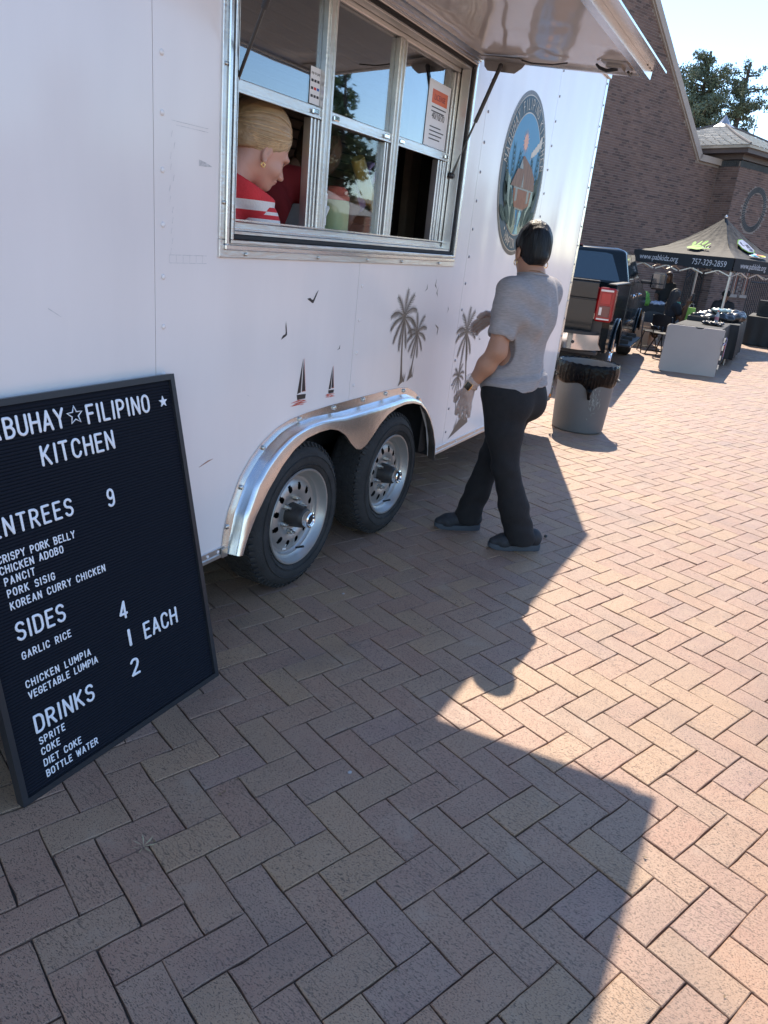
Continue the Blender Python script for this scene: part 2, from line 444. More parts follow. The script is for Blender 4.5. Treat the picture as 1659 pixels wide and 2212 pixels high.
# ------------------------------------------------------------------ paving
def paver_mat():
    mt = bpy.data.materials.new('clay_paver'); mt.use_nodes = True
    nt = mt.node_tree; n = nt.nodes; l = nt.links; b = n['Principled BSDF']
    at = n.new('ShaderNodeAttribute'); at.attribute_name = 'tint'
    cr = n.new('ShaderNodeValToRGB'); e = cr.color_ramp.elements
    e[0].position = 0; e[0].color = (0.302, 0.164, 0.114, 1)
    e[1].position = 1; e[1].color = (0.350, 0.211, 0.134, 1)
    for p, c in ((.25, (0.292, 0.170, 0.127, 1)), (.45, (0.334, 0.190, 0.121, 1)), (.62, (0.281, 0.170, 0.139, 1)), (.8, (0.318, 0.195, 0.119, 1))):
        q = e.new(p); q.color = c
    l.new(at.outputs['Fac'], cr.inputs[0])
    ge = n.new('ShaderNodeNewGeometry')
    def noise(sc, det=4, rot=0.0, stretch=(1, 1, 1), rough=.6):
        mp = n.new('ShaderNodeMapping'); mp.inputs['Rotation'].default_value[2] = rot; mp.inputs['Scale'].default_value = stretch
        l.new(ge.outputs['Position'], mp.inputs['Vector'])
        z = n.new('ShaderNodeTexNoise'); z.inputs['Scale'].default_value = sc; z.inputs['Detail'].default_value = det
        z.inputs['Roughness'].default_value = rough
        l.new(mp.outputs[0], z.inputs['Vector']); return z.outputs['Fac']
    def ramp(s, a, b_):
        mr = n.new('ShaderNodeMapRange'); mr.inputs[1].default_value = a; mr.inputs[2].default_value = b_; mr.clamp = True
        l.new(s, mr.inputs[0]); return mr.outputs[0]
    def mixc(f, a, bcol, mode='MIX'):
        mx = n.new('ShaderNodeMix'); mx.data_type = 'RGBA'; mx.blend_type = mode
        if isinstance(f, float): mx.inputs[0].default_value = f
        else: l.new(f, mx.inputs[0])
        l.new(a, mx.inputs[6])
        if isinstance(bcol, tuple): mx.inputs[7].default_value = bcol
        else: l.new(bcol, mx.inputs[7])
        return mx.outputs[2]
    def mul(a, v):
        q = n.new('ShaderNodeMath'); q.operation = 'MULTIPLY'; l.new(a, q.inputs[0])
        if isinstance(v, float): q.inputs[1].default_value = v
        else: l.new(v, q.inputs[1])
        return q.outputs[0]
    c = cr.outputs[0]
    c = mixc(mul(ramp(noise(9, 5), .35, .7), .35), c, (.34, .235, .165, 1))            # pale bloom
    c = mixc(mul(ramp(noise(2.2, 3), .52, .7), .25), c, (.15, .098, .085, 1))           # worn darker patches
    grain = noise(220, 3)
    c = mixc(mul(ramp(grain, .5, .75), .35), c, (.36, .27, .20, 1))
    pit = ramp(noise(420, 2, rad(-22), (1, .4, 1)), .57, .63)
    pit2 = ramp(noise(210, 2, rad(20), (1, .3, 1)), .635, .68)
    scr = n.new('ShaderNodeTexWave'); scr.inputs['Scale'].default_value = 26; scr.inputs['Distortion'].default_value = 9
    scr.inputs['Detail'].default_value = 3; scr.inputs['Detail Scale'].default_value = 1.4
    mp = n.new('ShaderNodeMapping'); mp.inputs['Rotation'].default_value[2] = rad(38); mp.inputs['Scale'].default_value = (1, .25, 1)
    l.new(ge.outputs['Position'], mp.inputs['Vector']); l.new(mp.outputs[0], scr.inputs['Vector'])
    scm = mul(ramp(scr.outputs['Fac'], .06, .0), ramp(noise(5.0, 2), .52, .62))
    mxv = n.new('ShaderNodeMath'); mxv.operation = 'MAXIMUM'; l.new(pit, mxv.inputs[0]); l.new(pit2, mxv.inputs[1])
    mxw = n.new('ShaderNodeMath'); mxw.operation = 'MAXIMUM'; l.new(mxv.outputs[0], mxw.inputs[0]); l.new(mul(scm, .7), mxw.inputs[1])
    c = mixc(mul(mxw.outputs[0], .8), c, (.045, .032, .028, 1))
    c = mixc(mul(ramp(noise(1.1, 4), .55, .72), .30), c, (.14, .105, .095, 1)); c = mixc(mul(ramp(noise(5.5, 5), .60, .72), .35), c, (.36, .27, .21, 1))
    c = mixc(1.0, c, (1.09, 1.10, 1.04, 1), 'MULTIPLY')
    l.new(c, b.inputs['Base Color'])
    b.inputs['Roughness'].default_value = 0.58; b.inputs['Specular IOR Level'].default_value = 0.5
    inv = n.new('ShaderNodeMath'); inv.operation = 'MULTIPLY_ADD'; inv.inputs[1].default_value = -1.0
    l.new(mxw.outputs[0], inv.inputs[0]); l.new(mul(grain, .5), inv.inputs[2])
    bp = n.new('ShaderNodeBump'); bp.inputs['Strength'].default_value = .55; bp.inputs['Distance'].default_value = .0015
    l.new(inv.outputs[0], bp.inputs['Height']); l.new(bp.outputs[0], b.inputs['Normal'])
    return mt
M_PAVER = paver_mat()
M_SAND = pbr('joint_sand', (.085, .070, .060), .95, var=.5, scale=30, bump=.4, bscale=200)
M_FARPAVE = pbr('distant_paving', (.28, .20, .15), .8, var=.25, scale=1.3)

W_ = 0.106
TH = rad(-21.7)
AX = np.array([math.cos(TH), math.sin(TH)]); BX = np.array([-math.sin(TH), math.cos(TH)])
A0 = 0.1624 + 0.0; B0 = 1.3305
def herring():
    out = []
    for i in range(-120, 260):
        for j in range(-160, 260):
            c = (i + j) % 4
            if c == 0: out.append((i + 1.0, j + .5, 0))
            elif c == 2: out.append((i + .5, j + 1.0, 1))
    a = np.array(out); ca = A0 + a[:, 0] * W_; cb = B0 + a[:, 1] * W_
    return np.c_[ca[:, None] * AX + cb[:, None] * BX, a[:, 2]]
HB = herring()
Rm = np.array(RM); cpos = np.array([0, 0, 1.55])
def to_cam(P): return (P - cpos) @ Rm
P3 = np.c_[HB[:, :2], np.zeros(len(HB))]
Q = to_cam(P3); u = Q[:, 0] / Q[:, 2] * 1577; v = Q[:, 1] / Q[:, 2] * 1577
dist = np.linalg.norm(P3 - cpos, axis=1)
near = (np.linalg.norm(HB[:, :2] - np.array([1.6, .6]), axis=1) < 2.6)
inview = (Q[:, 2] > .3) & (np.abs(u) < 1150) & (np.abs(v) < 1450)
keep = ((inview & (dist < 23)) | near) & ~((HB[:, 1] > 3.2) & (HB[:, 0] < 7.5))
really = (Q[:, 2] > .3) & (np.abs(u) < 830) & (np.abs(v) < 1106) & ~((HB[:, 1] > 1.75) & (HB[:, 0] < 6))
order = np.argsort(np.where(really & keep, dist, 1e9))
IND = set(order[:300].tolist())
KI = np.array([i for i in np.nonzero(keep)[0] if i not in IND])

RP = 12                                                    # points round a paver: corners plus chips along the sides
def brick_template(n_, rng, L=.212, W=.106, gap=.0034, jig=.0008):
    """n_ pavers in local coords, (n, 3*RP, 3): buried ring, arris ring, top ring"""
    hx = L / 2 - gap / 2; hy = W / 2 - gap / 2; ch = .0022
    base = np.array([(-1, -1), (-.42, -1), (.30, -1), (.78, -1), (1, -1), (1, .1), (1, 1), (.5, 1), (-.15, 1), (-.7, 1), (-1, 1), (-1, .05)], float)
    nrm = np.array([(-1, -1), (0, -1), (0, -1), (0, -1), (1, -1), (1, 0), (1, 1), (0, 1), (0, 1), (0, 1), (-1, 1), (-1, 0)], float)
    T = np.zeros((n_, 3 * RP, 3)); jx = rng.normal(0, jig, (n_, RP, 2)); chip = np.where(rng.random((n_, RP)) < .10, rng.uniform(.002, .006, (n_, RP)), 0)
    slide = rng.uniform(-.12, .12, (n_, RP)); edge = (np.abs(nrm).sum(1) == 1)
    for r, (dx, z) in enumerate(((0, -.02), (0, -ch), (ch, 0))):
        P = base[None] * np.array([hx, hy]) - nrm[None] * dx
        P = np.repeat(P, n_, 0) + jx
        P[:, :, 0] += np.where(edge & (nrm[:, 0] == 0), 1, 0) * slide * hx * .5
        P -= nrm[None] * (chip * (1.0 if r == 2 else .45 if r == 1 else 0))[:, :, None]
        T[:, r * RP:(r + 1) * RP, :2] = P; T[:, r * RP:(r + 1) * RP, 2] = z - (chip * .25 if r == 2 else 0)
    tilt = rng.normal(0, .0024, (n_, 2)); hgt = rng.normal(0, .0008, (n_, 1))
    T[:, :, 2] += T[:, :, 0] * tilt[:, :1] * .6 + T[:, :, 1] * tilt[:, 1:] + hgt
    return T
# top cap as quads across the paver
TOPQ = [(0, 1, 10, 11), (1, 2, 9, 10), (2, 3, 8, 9), (3, 4, 7, 8), (4, 5, 6, 7)]
TOPQ = [(0, 1, 9, 11), (9, 10, 11, 11), (1, 2, 8, 9), (2, 3, 7, 8), (3, 4, 5, 7), (5, 6, 7, 7)]
BF = [(r * RP + k, r * RP + (k + 1) % RP, (r + 1) * RP + (k + 1) % RP, (r + 1) * RP + k) for r in (0, 1) for k in range(RP)]
BF4 = np.array(BF); TOPN = tuple(range(2 * RP, 3 * RP))
rng2 = np.random.default_rng(8)
pav = MB(); pav.box2((-1.4, -4.0, -.03), (26, 7.5, -.0115))
# joint bed, everything beyond the laid pavers is one far sheet
pave = pav.build('brick_pavement', M_SAND, kind='structure')
gr = MB(); gr.box2((-150, -200, -.30), (260, 200, -.034)); gr.build('ground', M_FARPAVE, kind='structure')
def set_tint(me, arr):
    a = me.attributes.new('tint', 'FLOAT', 'POINT'); a.data.foreach_set('value', np.asarray(arr, dtype=np.float32))
T = brick_template(len(KI), rng2)
ang = TH + HB[KI, 2] * PI / 2
ca, sa = np.cos(ang)[:, None], np.sin(ang)[:, None]
X = T[:, :, 0] * ca - T[:, :, 1] * sa + HB[KI, 0][:, None]; Y = T[:, :, 0] * sa + T[:, :, 1] * ca + HB[KI, 1][:, None]
V = np.stack([X, Y, T[:, :, 2]], -1).reshape(-1, 3)
NK = len(KI); NV = 3 * RP
me = bpy.data.meshes.new('bricks'); me.vertices.add(len(V)); me.vertices.foreach_set('co', V.astype(np.float32).ravel())
lq = (np.arange(NK)[:, None, None] * NV + BF4[None]).reshape(NK, -1); lt_ = np.arange(NK)[:, None] * NV + np.array(TOPN)[None]
loops = np.concatenate([lq, lt_], 1); per = np.array([4] * len(BF) + [RP]); st_ = np.r_[0, np.cumsum(per)[:-1]]
me.loops.add(loops.size); me.loops.foreach_set('vertex_index', loops.ravel().astype(np.int32))
me.polygons.add(NK * len(per)); me.polygons.foreach_set('loop_start', (np.arange(NK)[:, None] * loops.shape[1] + st_[None]).ravel().astype(np.int32))
me.polygons.foreach_set('loop_total', np.tile(per, NK).astype(np.int32)); me.polygons.foreach_set('use_smooth', np.zeros(NK * len(per), dtype=bool))
me.update(); me.validate(); me.materials.append(M_PAVER); ob = bpy.data.objects.new('bricks', me); COL.objects.link(ob); ob.parent = pave; ob['kind'] = 'stuff'
set_tint(ob.data, np.repeat(rng2.random(NK), NV))
variants = []
TV = brick_template(40, rng2)
for q in range(40):
    me = bpy.data.meshes.new('brick'); me.from_pydata([tuple(p) for p in TV[q]], [], [tuple(f) for f in BF] + [TOPN])
    me.materials.append(M_PAVER); set_tint(me, np.full(3 * RP, rng2.random())); variants.append(me)
for q, i in enumerate(sorted(IND)):
    o = bpy.data.objects.new('brick', variants[rng2.integers(0, 40)]); COL.objects.link(o); o.parent = pave
    o.location = (HB[i, 0], HB[i, 1], 0); o.rotation_euler = (0, 0, TH + HB[i, 2] * PI / 2 + (PI if rng2.random() < .5 else 0))
# ------------------------------------------------------------------ food trailer
D = 1.736
M_WHITE = pbr('white_gloss_panel', (.86, .79, .76), .15, var=.03, scale=3.5, stretch=(1, 1, .22), bump=1.0, bscale=2.6, spec=.5)
# slow ripples of the thin skin, much larger than a normal surface bump
_b = M_WHITE.node_tree.nodes
for nd in _b:
    if nd.type == 'BUMP': nd.inputs['Distance'].default_value = .014; nd.inputs['Strength'].default_value = .8
    if nd.type == 'TEX_NOISE' and abs(nd.inputs['Scale'].default_value - 2.6) < .01: nd.inputs['Detail'].default_value = 1.2
M_ALU = pbr('mill_aluminium', (.70, .69, .67), .36, metal=1, var=.12, scale=5, bump=.15, bscale=90, stretch=(.3, 1, 1))
M_ALU2 = pbr('polished_trim', (.74, .74, .74), .27, metal=1, var=.1, scale=3, bump=.12, bscale=12)
M_BLACKRUB = pbr('black_rubber', (.018, .018, .02), .75, var=.3, scale=20)
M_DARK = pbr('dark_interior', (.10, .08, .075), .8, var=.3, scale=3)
M_BROWNWALL = pbr('brown_slats', (.30, .21, .17), .6, var=.2, scale=4)
M_STEEL = pbr('silver_rim_paint', (.46, .45, .43), .40, metal=.75, var=.06, scale=9)
M_CHROME = pbr('chrome', (.85, .86, .87), .08, metal=1, var=.02)
M_TYRE = pbr('tyre_rubber', (.028, .027, .027), .82, var=.35, scale=14, bump=.3, bscale=120)
M_HUB = pbr('greasy_hub', (.03, .027, .025), .5, var=.4, scale=25)
M_ZINC = pbr('zinc_bolt', (.6, .58, .54), .3, metal=1, var=.1)

trailer = thing('food_trailer', 'white glossy food trailer with aluminium serving window, round kitchen emblem and double wheels', 'food trailer', (3.5, D, 0))

X0 = -2.1; X1 = 6.657; ZT = 2.94; ZB = .31; YB = D + 2.44
seams = [X0, -.72, .51, 1.738, 2.978, 4.206, 5.436, X1]
arch = [(2.10, .30), (2.13, .45), (2.21, .58), (2.33, .70), (2.46, .752), (2.60, .77), (2.978, .775)]
arch2 = [(2.978, .775), (3.5, .765), (3.66, .74), (3.80, .66), (3.93, .50), (3.99, .36), (4.0, .30)]
WX0, WX1, WZ0, WZ1 = 2.06, 3.98, 1.47, 2.43
for a, b in zip(seams[:-1], seams[1:]):
    a2, b2 = a + .0012, b - .0012
    if abs(a - 1.738) < .01:
        poly = [(a2, ZB), (2.10, ZB)] + arch[1:] + [(b2, .775), (b2, WZ0), (WX0, WZ0), (WX0, WZ1), (b2, WZ1), (b2, ZT), (a2, ZT)]
    elif abs(a - 2.978) < .01:
        poly = [(a2, .775)] + arch2[1:-1] + [(4.0, ZB), (b2, ZB), (b2, ZT), (a2, ZT), (a2, WZ1), (WX1, WZ1), (WX1, WZ0), (a2, WZ0)]
    else: poly = [(a2, ZB), (b2, ZB), (b2, ZT), (a2, ZT)]
    poly = [(x - 0, z) for x, z in poly]
    MB().prism(poly, (0, D, 0), (1, 0, 0), (0, 0, 1), (0, .004, 0)).build('side_panel', M_WHITE, trailer)
# inner skin closing the wall round the opening
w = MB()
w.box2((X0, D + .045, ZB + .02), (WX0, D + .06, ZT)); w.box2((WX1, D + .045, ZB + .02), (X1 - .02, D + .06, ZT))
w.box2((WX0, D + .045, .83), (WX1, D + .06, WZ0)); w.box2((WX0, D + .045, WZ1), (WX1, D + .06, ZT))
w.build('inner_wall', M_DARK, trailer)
MB().box2((X0, D + .006, ZT - .012), (X1, YB, ZT)).build('roof', M_WHITE, trailer)
MB().box2((X0, D + .30, .40), (X1, YB, .46)).build('floor', M_DARK, trailer)
MB().box2((X0, YB - .02, ZB), (X1, YB, ZT - .013)).build('far_side_wall', M_WHITE, trailer)
MB().box2((X1 - .015, D + .006, ZB), (X1 - .0, YB - .021, ZT - .013)).build('end_wall', M_WHITE, trailer)
MB().box2((X0, D + .006, ZB), (X0 + .02, YB - .021, ZT - .013)).build('front_wall', M_WHITE, trailer)
w = MB(); w.box2((2.02, D + .30, .30), (4.06, D + .31, .84)); w.box2((2.02, D + .008, .83), (4.06, D + .30, .84))
w.box2((2.02, D + .008, .30), (2.035, D + .30, .83)); w.box2((4.045, D + .008, .30), (4.06, D + .30, .83))
w.build('wheel_well', M_BLACKRUB, trailer)
# corrugated brown back wall seen through the window
w = MB()
for k in range(34):
    z = .9 + k * .055; w.box2((1.4, 2.93, z), (6.3, 2.95, z + .045), bev=.006)
w.build('interior_slats', M_BROWNWALL, trailer, kind='stuff')
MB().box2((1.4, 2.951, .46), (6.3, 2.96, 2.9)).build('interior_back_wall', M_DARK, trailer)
MB().box2((1.9, D + .07, 1.40), (4.1, D + .42, 1.44)).build('serving_counter', M_ALU, trailer)
w = MB(); w.box2((4.98, 2.56, .47), (5.13, 2.62, 2.85), bev=.01); w.box2((5.131, 2.57, .47), (5.15, 2.60, 2.85)); w.build('interior_post', pbr('warm_post', (.42, .33, .26), .5), trailer)
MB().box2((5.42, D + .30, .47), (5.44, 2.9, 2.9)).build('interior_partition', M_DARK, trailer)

# rivets along the seams
rv = MB().ball((0, 0, 0), .0085, 5, (1, .45, 1)).build('rivet', M_WHITE, None, smooth=True)
rme = rv.data; bpy.data.objects.remove(rv)
M_RIVB = pbr('aged_rivet', (.33, .31, .32), .45, metal=.6)
def rivet(x, z, y=D, dark=False, s=1.0, par=trailer):
    o = bpy.data.objects.new('rivet', rme); COL.objects.link(o); o.parent = par
    o.location = (x - 3.5, y - D - .0015, z); o.scale = (s, s, s)
    if dark: o.material_slots[0].link = 'OBJECT'; o.material_slots[0].material = M_RIVB
for s_, z0 in ((1.772, .45), (3.012, .87), (4.238, .42), (5.466, .42)):
    z = z0
    while z < 2.9:
        if not (s_ == 3.012 and 1.36 < z < 2.47) : rivet(s_, z, dark=s_ > 4, s=1.0)
        z += .152
for z in np.arange(.42, 2.9, .152): rivet(6.628, z, y=D - .004, dark=True)

# edge trims
MB().box2((6.605, D - .004, .31), (6.661, D - .0005, 2.93)).build('corner_trim', M_ALU2, trailer)
MB().box2((6.658, D - .004, .31), (6.668, D + .05, 2.93)).build('corner_trim', M_ALU2, trailer)
w = MB()
w.box2((X0, D - .006, .296), (2.075, D - .0005, .342), bev=.001); w.box2((X0, D - .0105, .302), (2.07, D - .0062, .314))
w.build('bottom_rail', M_ALU, trailer)
w = MB(); w.box2((4.02, D - .006, .296), (6.60, D - .0005, .342), bev=.001); w.box2((4.02, D - .0105, .302), (6.60, D - .0062, .314))
w.build('bottom_rail', M_ALU, trailer)
for x in (1.99, 2.05, 4.1, 4.42, 4.75, 5.2, 5.65, 6.1, 6.5): rivet(x, .327, y=D - .006, s=.9)
w = MB(); w.box2((X0, D - .02, 2.89), (6.67, D - .001, 2.955), bev=.006); w.build('roof_trim', M_ALU2, trailer)
w = MB(); w.box2((6.575, D - .016, .33), (6.597, D - .0045, .36), bev=.003)
lt = w.build('marker_light', pbr('amber_lens', (.75, .22, .03), .2, coat=.5), trailer)

# fender skirt over both wheels
out_ = [(2.071, .305), (2.085, .40), (2.107, .478), (2.176, .607), (2.24, .672), (2.31, .722), (2.40, .765), (2.50, .788), (2.62, .798), (2.80, .803), (3.078, .803), (3.344, .803), (3.50, .798), (3.60, .786), (3.70, .75), (3.80, .692), (3.88, .615), (3.945, .52), (3.99, .42), (4.015, .30)]
inn_ = [(2.14, .298), (2.17, .37), (2.22, .45), (2.29, .535), (2.38, .622), (2.46, .675), (2.55, .708), (2.65, .718), (2.74, .715), (2.81, .697), (2.88, .66), (2.935, .61), (2.985, .573), (3.035, .560), (3.085, .572), (3.14, .605), (3.21, .655), (3.29, .695), (3.38, .716), (3.48, .722), (3.58, .714), (3.68, .69), (3.76, .645), (3.83, .585), (3.90, .50), (3.95, .41), (3.975, .298)]
def resamp(pl, n):
    pl = np.array(pl); s = np.r_[0, np.cumsum(np.linalg.norm(np.diff(pl, axis=0), axis=1))]
    t = np.linspace(0, s[-1], n); return np.c_[np.interp(t, s, pl[:, 0]), np.interp(t, s, pl[:, 1])]
N = 110
# match outer and inner by x so that the web stays clean
xs = np.linspace(0, 1, N)
o_r = resamp(out_, N); i_r = resamp(inn_, N)
prof = [(0.0, -.002), (.0, -.004), (.36, -.005), (.42, -.016), (.47, -.040), (.53, -.055), (.64, -.059), (1.0, -.060)]
band = .085
vs = []; 
for k in range(N):
    o2 = o_r[k]; i2 = i_r[k]; d = i2 - o2; Ld = max(np.linalg.norm(d), 1e-6); d = d / Ld
    for t, yo in prof:
        if t < .9: s_ = min(t * band / .7, Ld * t / .72 * .95)
        else: s_ = Ld
        p = o2 + d * s_; vs.append((p[0], D + yo, p[1]))
    vs.append((i2[0], D - .045, i2[1]))
n_ = len(prof) + 1
fs = [(a * n_ + b, a * n_ + b + 1, (a + 1) * n_ + b + 1, (a + 1) * n_ + b) for a in range(N - 1) for b in range(n_ - 1)]
fend = MB(); fend.add(vs, fs)
fender = fend.build('fender', M_ALU2, trailer, angle=50)
for x, z in [(2.10, .42), (2.183, .564), (2.316, .700), (2.564, .779), (2.841, .788), (3.111, .789), (3.344, .788), (3.552, .777), (3.75, .708), (3.92, .53)]:
    MB().ball((x, D - .009, z), .011, 6, (1, .6, 1)).build('fender_bolt', M_ZINC, fender, smooth=True)
MB().box2((2.066, D - .014, .297), (2.10, D - .0105, .335)).build('fender_tab', M_ZINC, fender)

# wheels
def make_wheel(x):
    z = .335; y = D - .03; R_ = .337; wd = .20
    root = bpy.data.objects.new('wheel', None)
    t = MB()
    pf = [(.222, .0), (.232, -.012), (.262, -.022), (.292, -.017), (.312, -.004), (.326, .012), (.334, .028), (.337, .05), (.337, wd - .05), (.33, wd - .02), (.30, wd + .005), (.222, wd)]
    t.lathe(pf, (x, y, z), (0, 1, 0), 72)
    wheel = t.build('wheel', M_TYRE, trailer, angle=35)
    g = MB()                                               # tread blocks
    for k in range(64):
        a = 2 * PI * k / 64
        for j in range(4):
            yy = y + .035 + j * .037; aa = a + (j % 2) * PI / 64
            c = Vector((x + math.cos(aa) * .3365, yy, z + math.sin(aa) * .3365))
            M = Matrix.Rotation(-aa, 3, 'Y') @ Matrix.Rotation(rad(18 if j % 2 else -18), 3, 'X')
            g.box(c, (.007, .029, .024), M=M)
        aa = a + PI / 128                                  # shoulder lugs
        c = Vector((x + math.cos(aa) * .325, y + .013, z + math.sin(aa) * .325))
        g.box(c, (.022, .018, .012), M=Matrix.Rotation(-aa, 3, 'Y') @ Matrix.Rotation(rad(38), 3, 'Z'))
    g.build('tread_blocks', M_TYRE, wheel, kind='stuff')
    for rr in (.245, .283):
        t = MB(); t.lathe([(rr - .0015, -.0195), (rr, -.0235), (rr + .0015, -.0205)], (x, y, z), (0, 1, 0), 64); t.build('sidewall_ring', M_TYRE, wheel)
    # rim: flange, well, disc with oval holes
    r = MB()
    r.lathe([(.224, -.008), (.221, -.013), (.214, -.012), (.208, .004), (.202, .012), (.197, .022), (.188, .026), (.184, .036), (.178, .042), (.166, .043)], (x, y, z), (0, 1, 0), 64)
    # perforated disc: polar grid with holes skipped
    nth = 192; rad_ = np.linspace(.166, .055, 24); vs = []; fs = []
    def ydisc(q): return .043 - .018 * math.sin(PI * min(1, max(0, (.166 - q) / .09))) ** .8 if q > .076 else .042
    for q in rad_:
        for k in range(nth):
            a = 2 * PI * k / nth; vs.append((x + q * math.cos(a), y + ydisc(q), z + q * math.sin(a)))
    for i in range(len(rad_) - 1):
        for k in range(nth):
            am = 2 * PI * (k + .5) / nth; qm = (rad_[i] + rad_[i + 1]) / 2
            da = ((am * 12 / (2 * PI)) % 1 - .5) * 2 * PI / 12
            if ((qm - .134) / .0185) ** 2 + (da * qm / .0135) ** 2 < 1: continue
            k2 = (k + 1) % nth; fs.append((i * nth + k, i * nth + k2, (i + 1) * nth + k2, (i + 1) * nth + k))
    r.add(vs, fs)
    rim = r.build('rim', M_STEEL, wheel, angle=40)
    bk = MB(); bk.lathe([(.0, .095), (.2, .095)], (x, y, z), (0, 1, 0), 32); bk.build('brake_drum', M_BLACKRUB, wheel)
    h = MB(); h.lathe([(.056, .042), (.052, .01), (.047, -.025), (.044, -.038), (.040, -.042), (.034, -.044)], (x, y, z), (0, 1, 0), 32)
    h.build('hub', M_HUB, wheel, angle=40)
    h = MB(); h.lathe([(.036, -.040), (.037, -.060), (.036, -.068), (.030, -.072), (.026, -.070), (.024, -.065), (.022, -.064)], (x, y, z), (0, 1, 0), 32)
    h.build('hub_cap', M_CHROME, wheel, angle=40)
    h = MB(); h.lathe([(.0, -.0645), (.022, -.064)], (x, y, z), (0, 1, 0), 24); h.build('hub_plug', M_BLACKRUB, wheel)
    for k in range(6):
        a = 2 * PI * (k + .3) / 6
        cx, cz = x + .078 * math.cos(a), z + .078 * math.sin(a)
        q = MB(); q.cyl((cx, y + .040, cz), (cx, y + .018, cz), .0125, .0115, 6); q.cyl((cx, y + .019, cz), (cx, y + .002, cz), .006, .006, 10)
        q.build('lug_nut', M_ZINC, wheel)
    q = MB(); a = rad(-75); q.tube([(x + .19 * math.cos(a), y + .04, z + .19 * math.sin(a)), (x + .175 * math.cos(a), y + .01, z + .175 * math.sin(a)), (x + .165 * math.cos(a), y - .01, z + .165 * math.sin(a))], [.005, .005, .006], 8)
    q.build('valve', M_BLACKRUB, wheel)
    return wheel
w1 = make_wheel(2.565); w2 = make_wheel(3.418)
a = rad(-105)
MB().box((2.565 + .155 * math.cos(a), D + .008, .335 + .155 * math.sin(a)), (.026, .001, .026), M=Matrix.Rotation(rad(12), 3, 'Y')).build('rim_sticker', pbr('pale_sticker', (.7, .7, .68), .5, var=.3, scale=200), w1)
w = MB()                                                   # far side wheels, only seen as dark shapes underneath
w.lathe([(.2, 0), (.33, 0), (.337, .03), (.337, .17), (.33, .2)], (2.6, YB - .3, .337), (0, 1, 0), 32); w.build('far_wheel', M_TYRE, trailer)
w = MB(); w.lathe([(.2, 0), (.33, 0), (.337, .03), (.337, .17), (.33, .2)], (3.47, YB - .3, .337), (0, 1, 0), 32); w.build('far_wheel', M_TYRE, trailer)
w = MB(); w.cyl((2.6, D + .12, .335), (2.6, YB - .1, .335), .04); w.build('axle', M_DARK, trailer)
w = MB(); w.cyl((3.47, D + .12, .335), (3.47, YB - .1, .335), .04); w.build('axle', M_DARK, trailer)

# ---- serving window
def ring(x0, x1, z0, z1, t, y0, y1, bev=0.002):
    """four mitred-looking bars"""
    b = MB()
    b.box2((x0, y0, z0), (x1, y1, z0 + t), bev=bev); b.box2((x0, y0, z1 - t), (x1, y1, z1), bev=bev)
    b.box2((x0, y0 + .0004, z0 + t), (x0 + t, y1, z1 - t), bev=bev); b.box2((x1 - t, y0 + .0004, z0 + t), (x1, y1, z1 - t), bev=bev)
    return b
win = ring(2.023, 4.015, 1.427, 2.46, .058, D - .010, D + .0035).build('window_frame', M_ALU, trailer)
ring(2.045, 3.995, 1.452, 2.44, .018, D - .019, D - .0102, .003).build('frame_bead', M_ALU2, win)
ring(2.068, 3.972, 1.474, 2.42, .012, D - .023, D - .0105, .002).build('frame_bead', M_ALU, win)
ring(2.082, 3.958, 1.487, 2.41, .016, D - .012, D + .044, .003).build('rubber_seal', M_BLACKRUB, win)
ring(2.099, 3.942, 1.504, 2.395, .010, D - .004, D + .046, .001).build('reveal', M_ALU, win)
for x in (2.16, 2.62, 3.02, 3.36, 3.80): MB().ball((x, D - .013, 1.440), .007, 5, (1, .7, 1)).build('frame_screw', M_ZINC, win, smooth=True)
for z in (1.60, 2.0, 2.3): MB().ball((2.038, D - .012, z), .006, 5, (1, .7, 1)).build('frame_screw', M_ZINC, win, smooth=True)
yw = D + .05
M_GLASS = bpy.data.materials.new('window_glass'); M_GLASS.use_nodes = True
g = M_GLASS.node_tree; g.nodes.clear()
go = g.nodes.new('ShaderNodeOutputMaterial'); gm = g.nodes.new('ShaderNodeMixShader'); gt = g.nodes.new('ShaderNodeBsdfTransparent'); gg = g.nodes.new('ShaderNodeBsdfGlossy')
lw = g.nodes.new('ShaderNodeLayerWeight')
pw = g.nodes.new('ShaderNodeMath'); pw.operation = 'POWER'; pw.inputs[1].default_value = 3.0; g.links.new(lw.outputs['Facing'], pw.inputs[0])
ma = g.nodes.new('ShaderNodeMath'); ma.name = 'gloss'; ma.operation = 'MULTIPLY_ADD'; ma.inputs[1].default_value = .8; ma.inputs[2].default_value = .20
g.links.new(pw.outputs[0], ma.inputs[0]); g.links.new(ma.outputs[0], gm.inputs[0])
gt.inputs[0].default_value = (.42, .45, .46, 1); gg.inputs[0].default_value = (.9, .95, 1, 1); gg.inputs['Roughness'].default_value = .02
gz = g.nodes.new('ShaderNodeTexNoise'); gz.inputs['Scale'].default_value = 3; gz.inputs['Detail'].default_value = 1
gc = g.nodes.new('ShaderNodeTexCoord'); g.links.new(gc.outputs['Object'], gz.inputs['Vector'])
gb = g.nodes.new('ShaderNodeBump'); gb.inputs['Strength'].default_value = .4; gb.inputs['Distance'].default_value = .002
g.links.new(gz.outputs['Fac'], gb.inputs['Height']); g.links.new(gb.outputs[0], gg.inputs['Normal'])
g.links.new(gt.outputs[0], gm.inputs[1]); g.links.new(gg.outputs[0], gm.inputs[2]); g.links.new(gm.outputs[0], go.inputs[0])

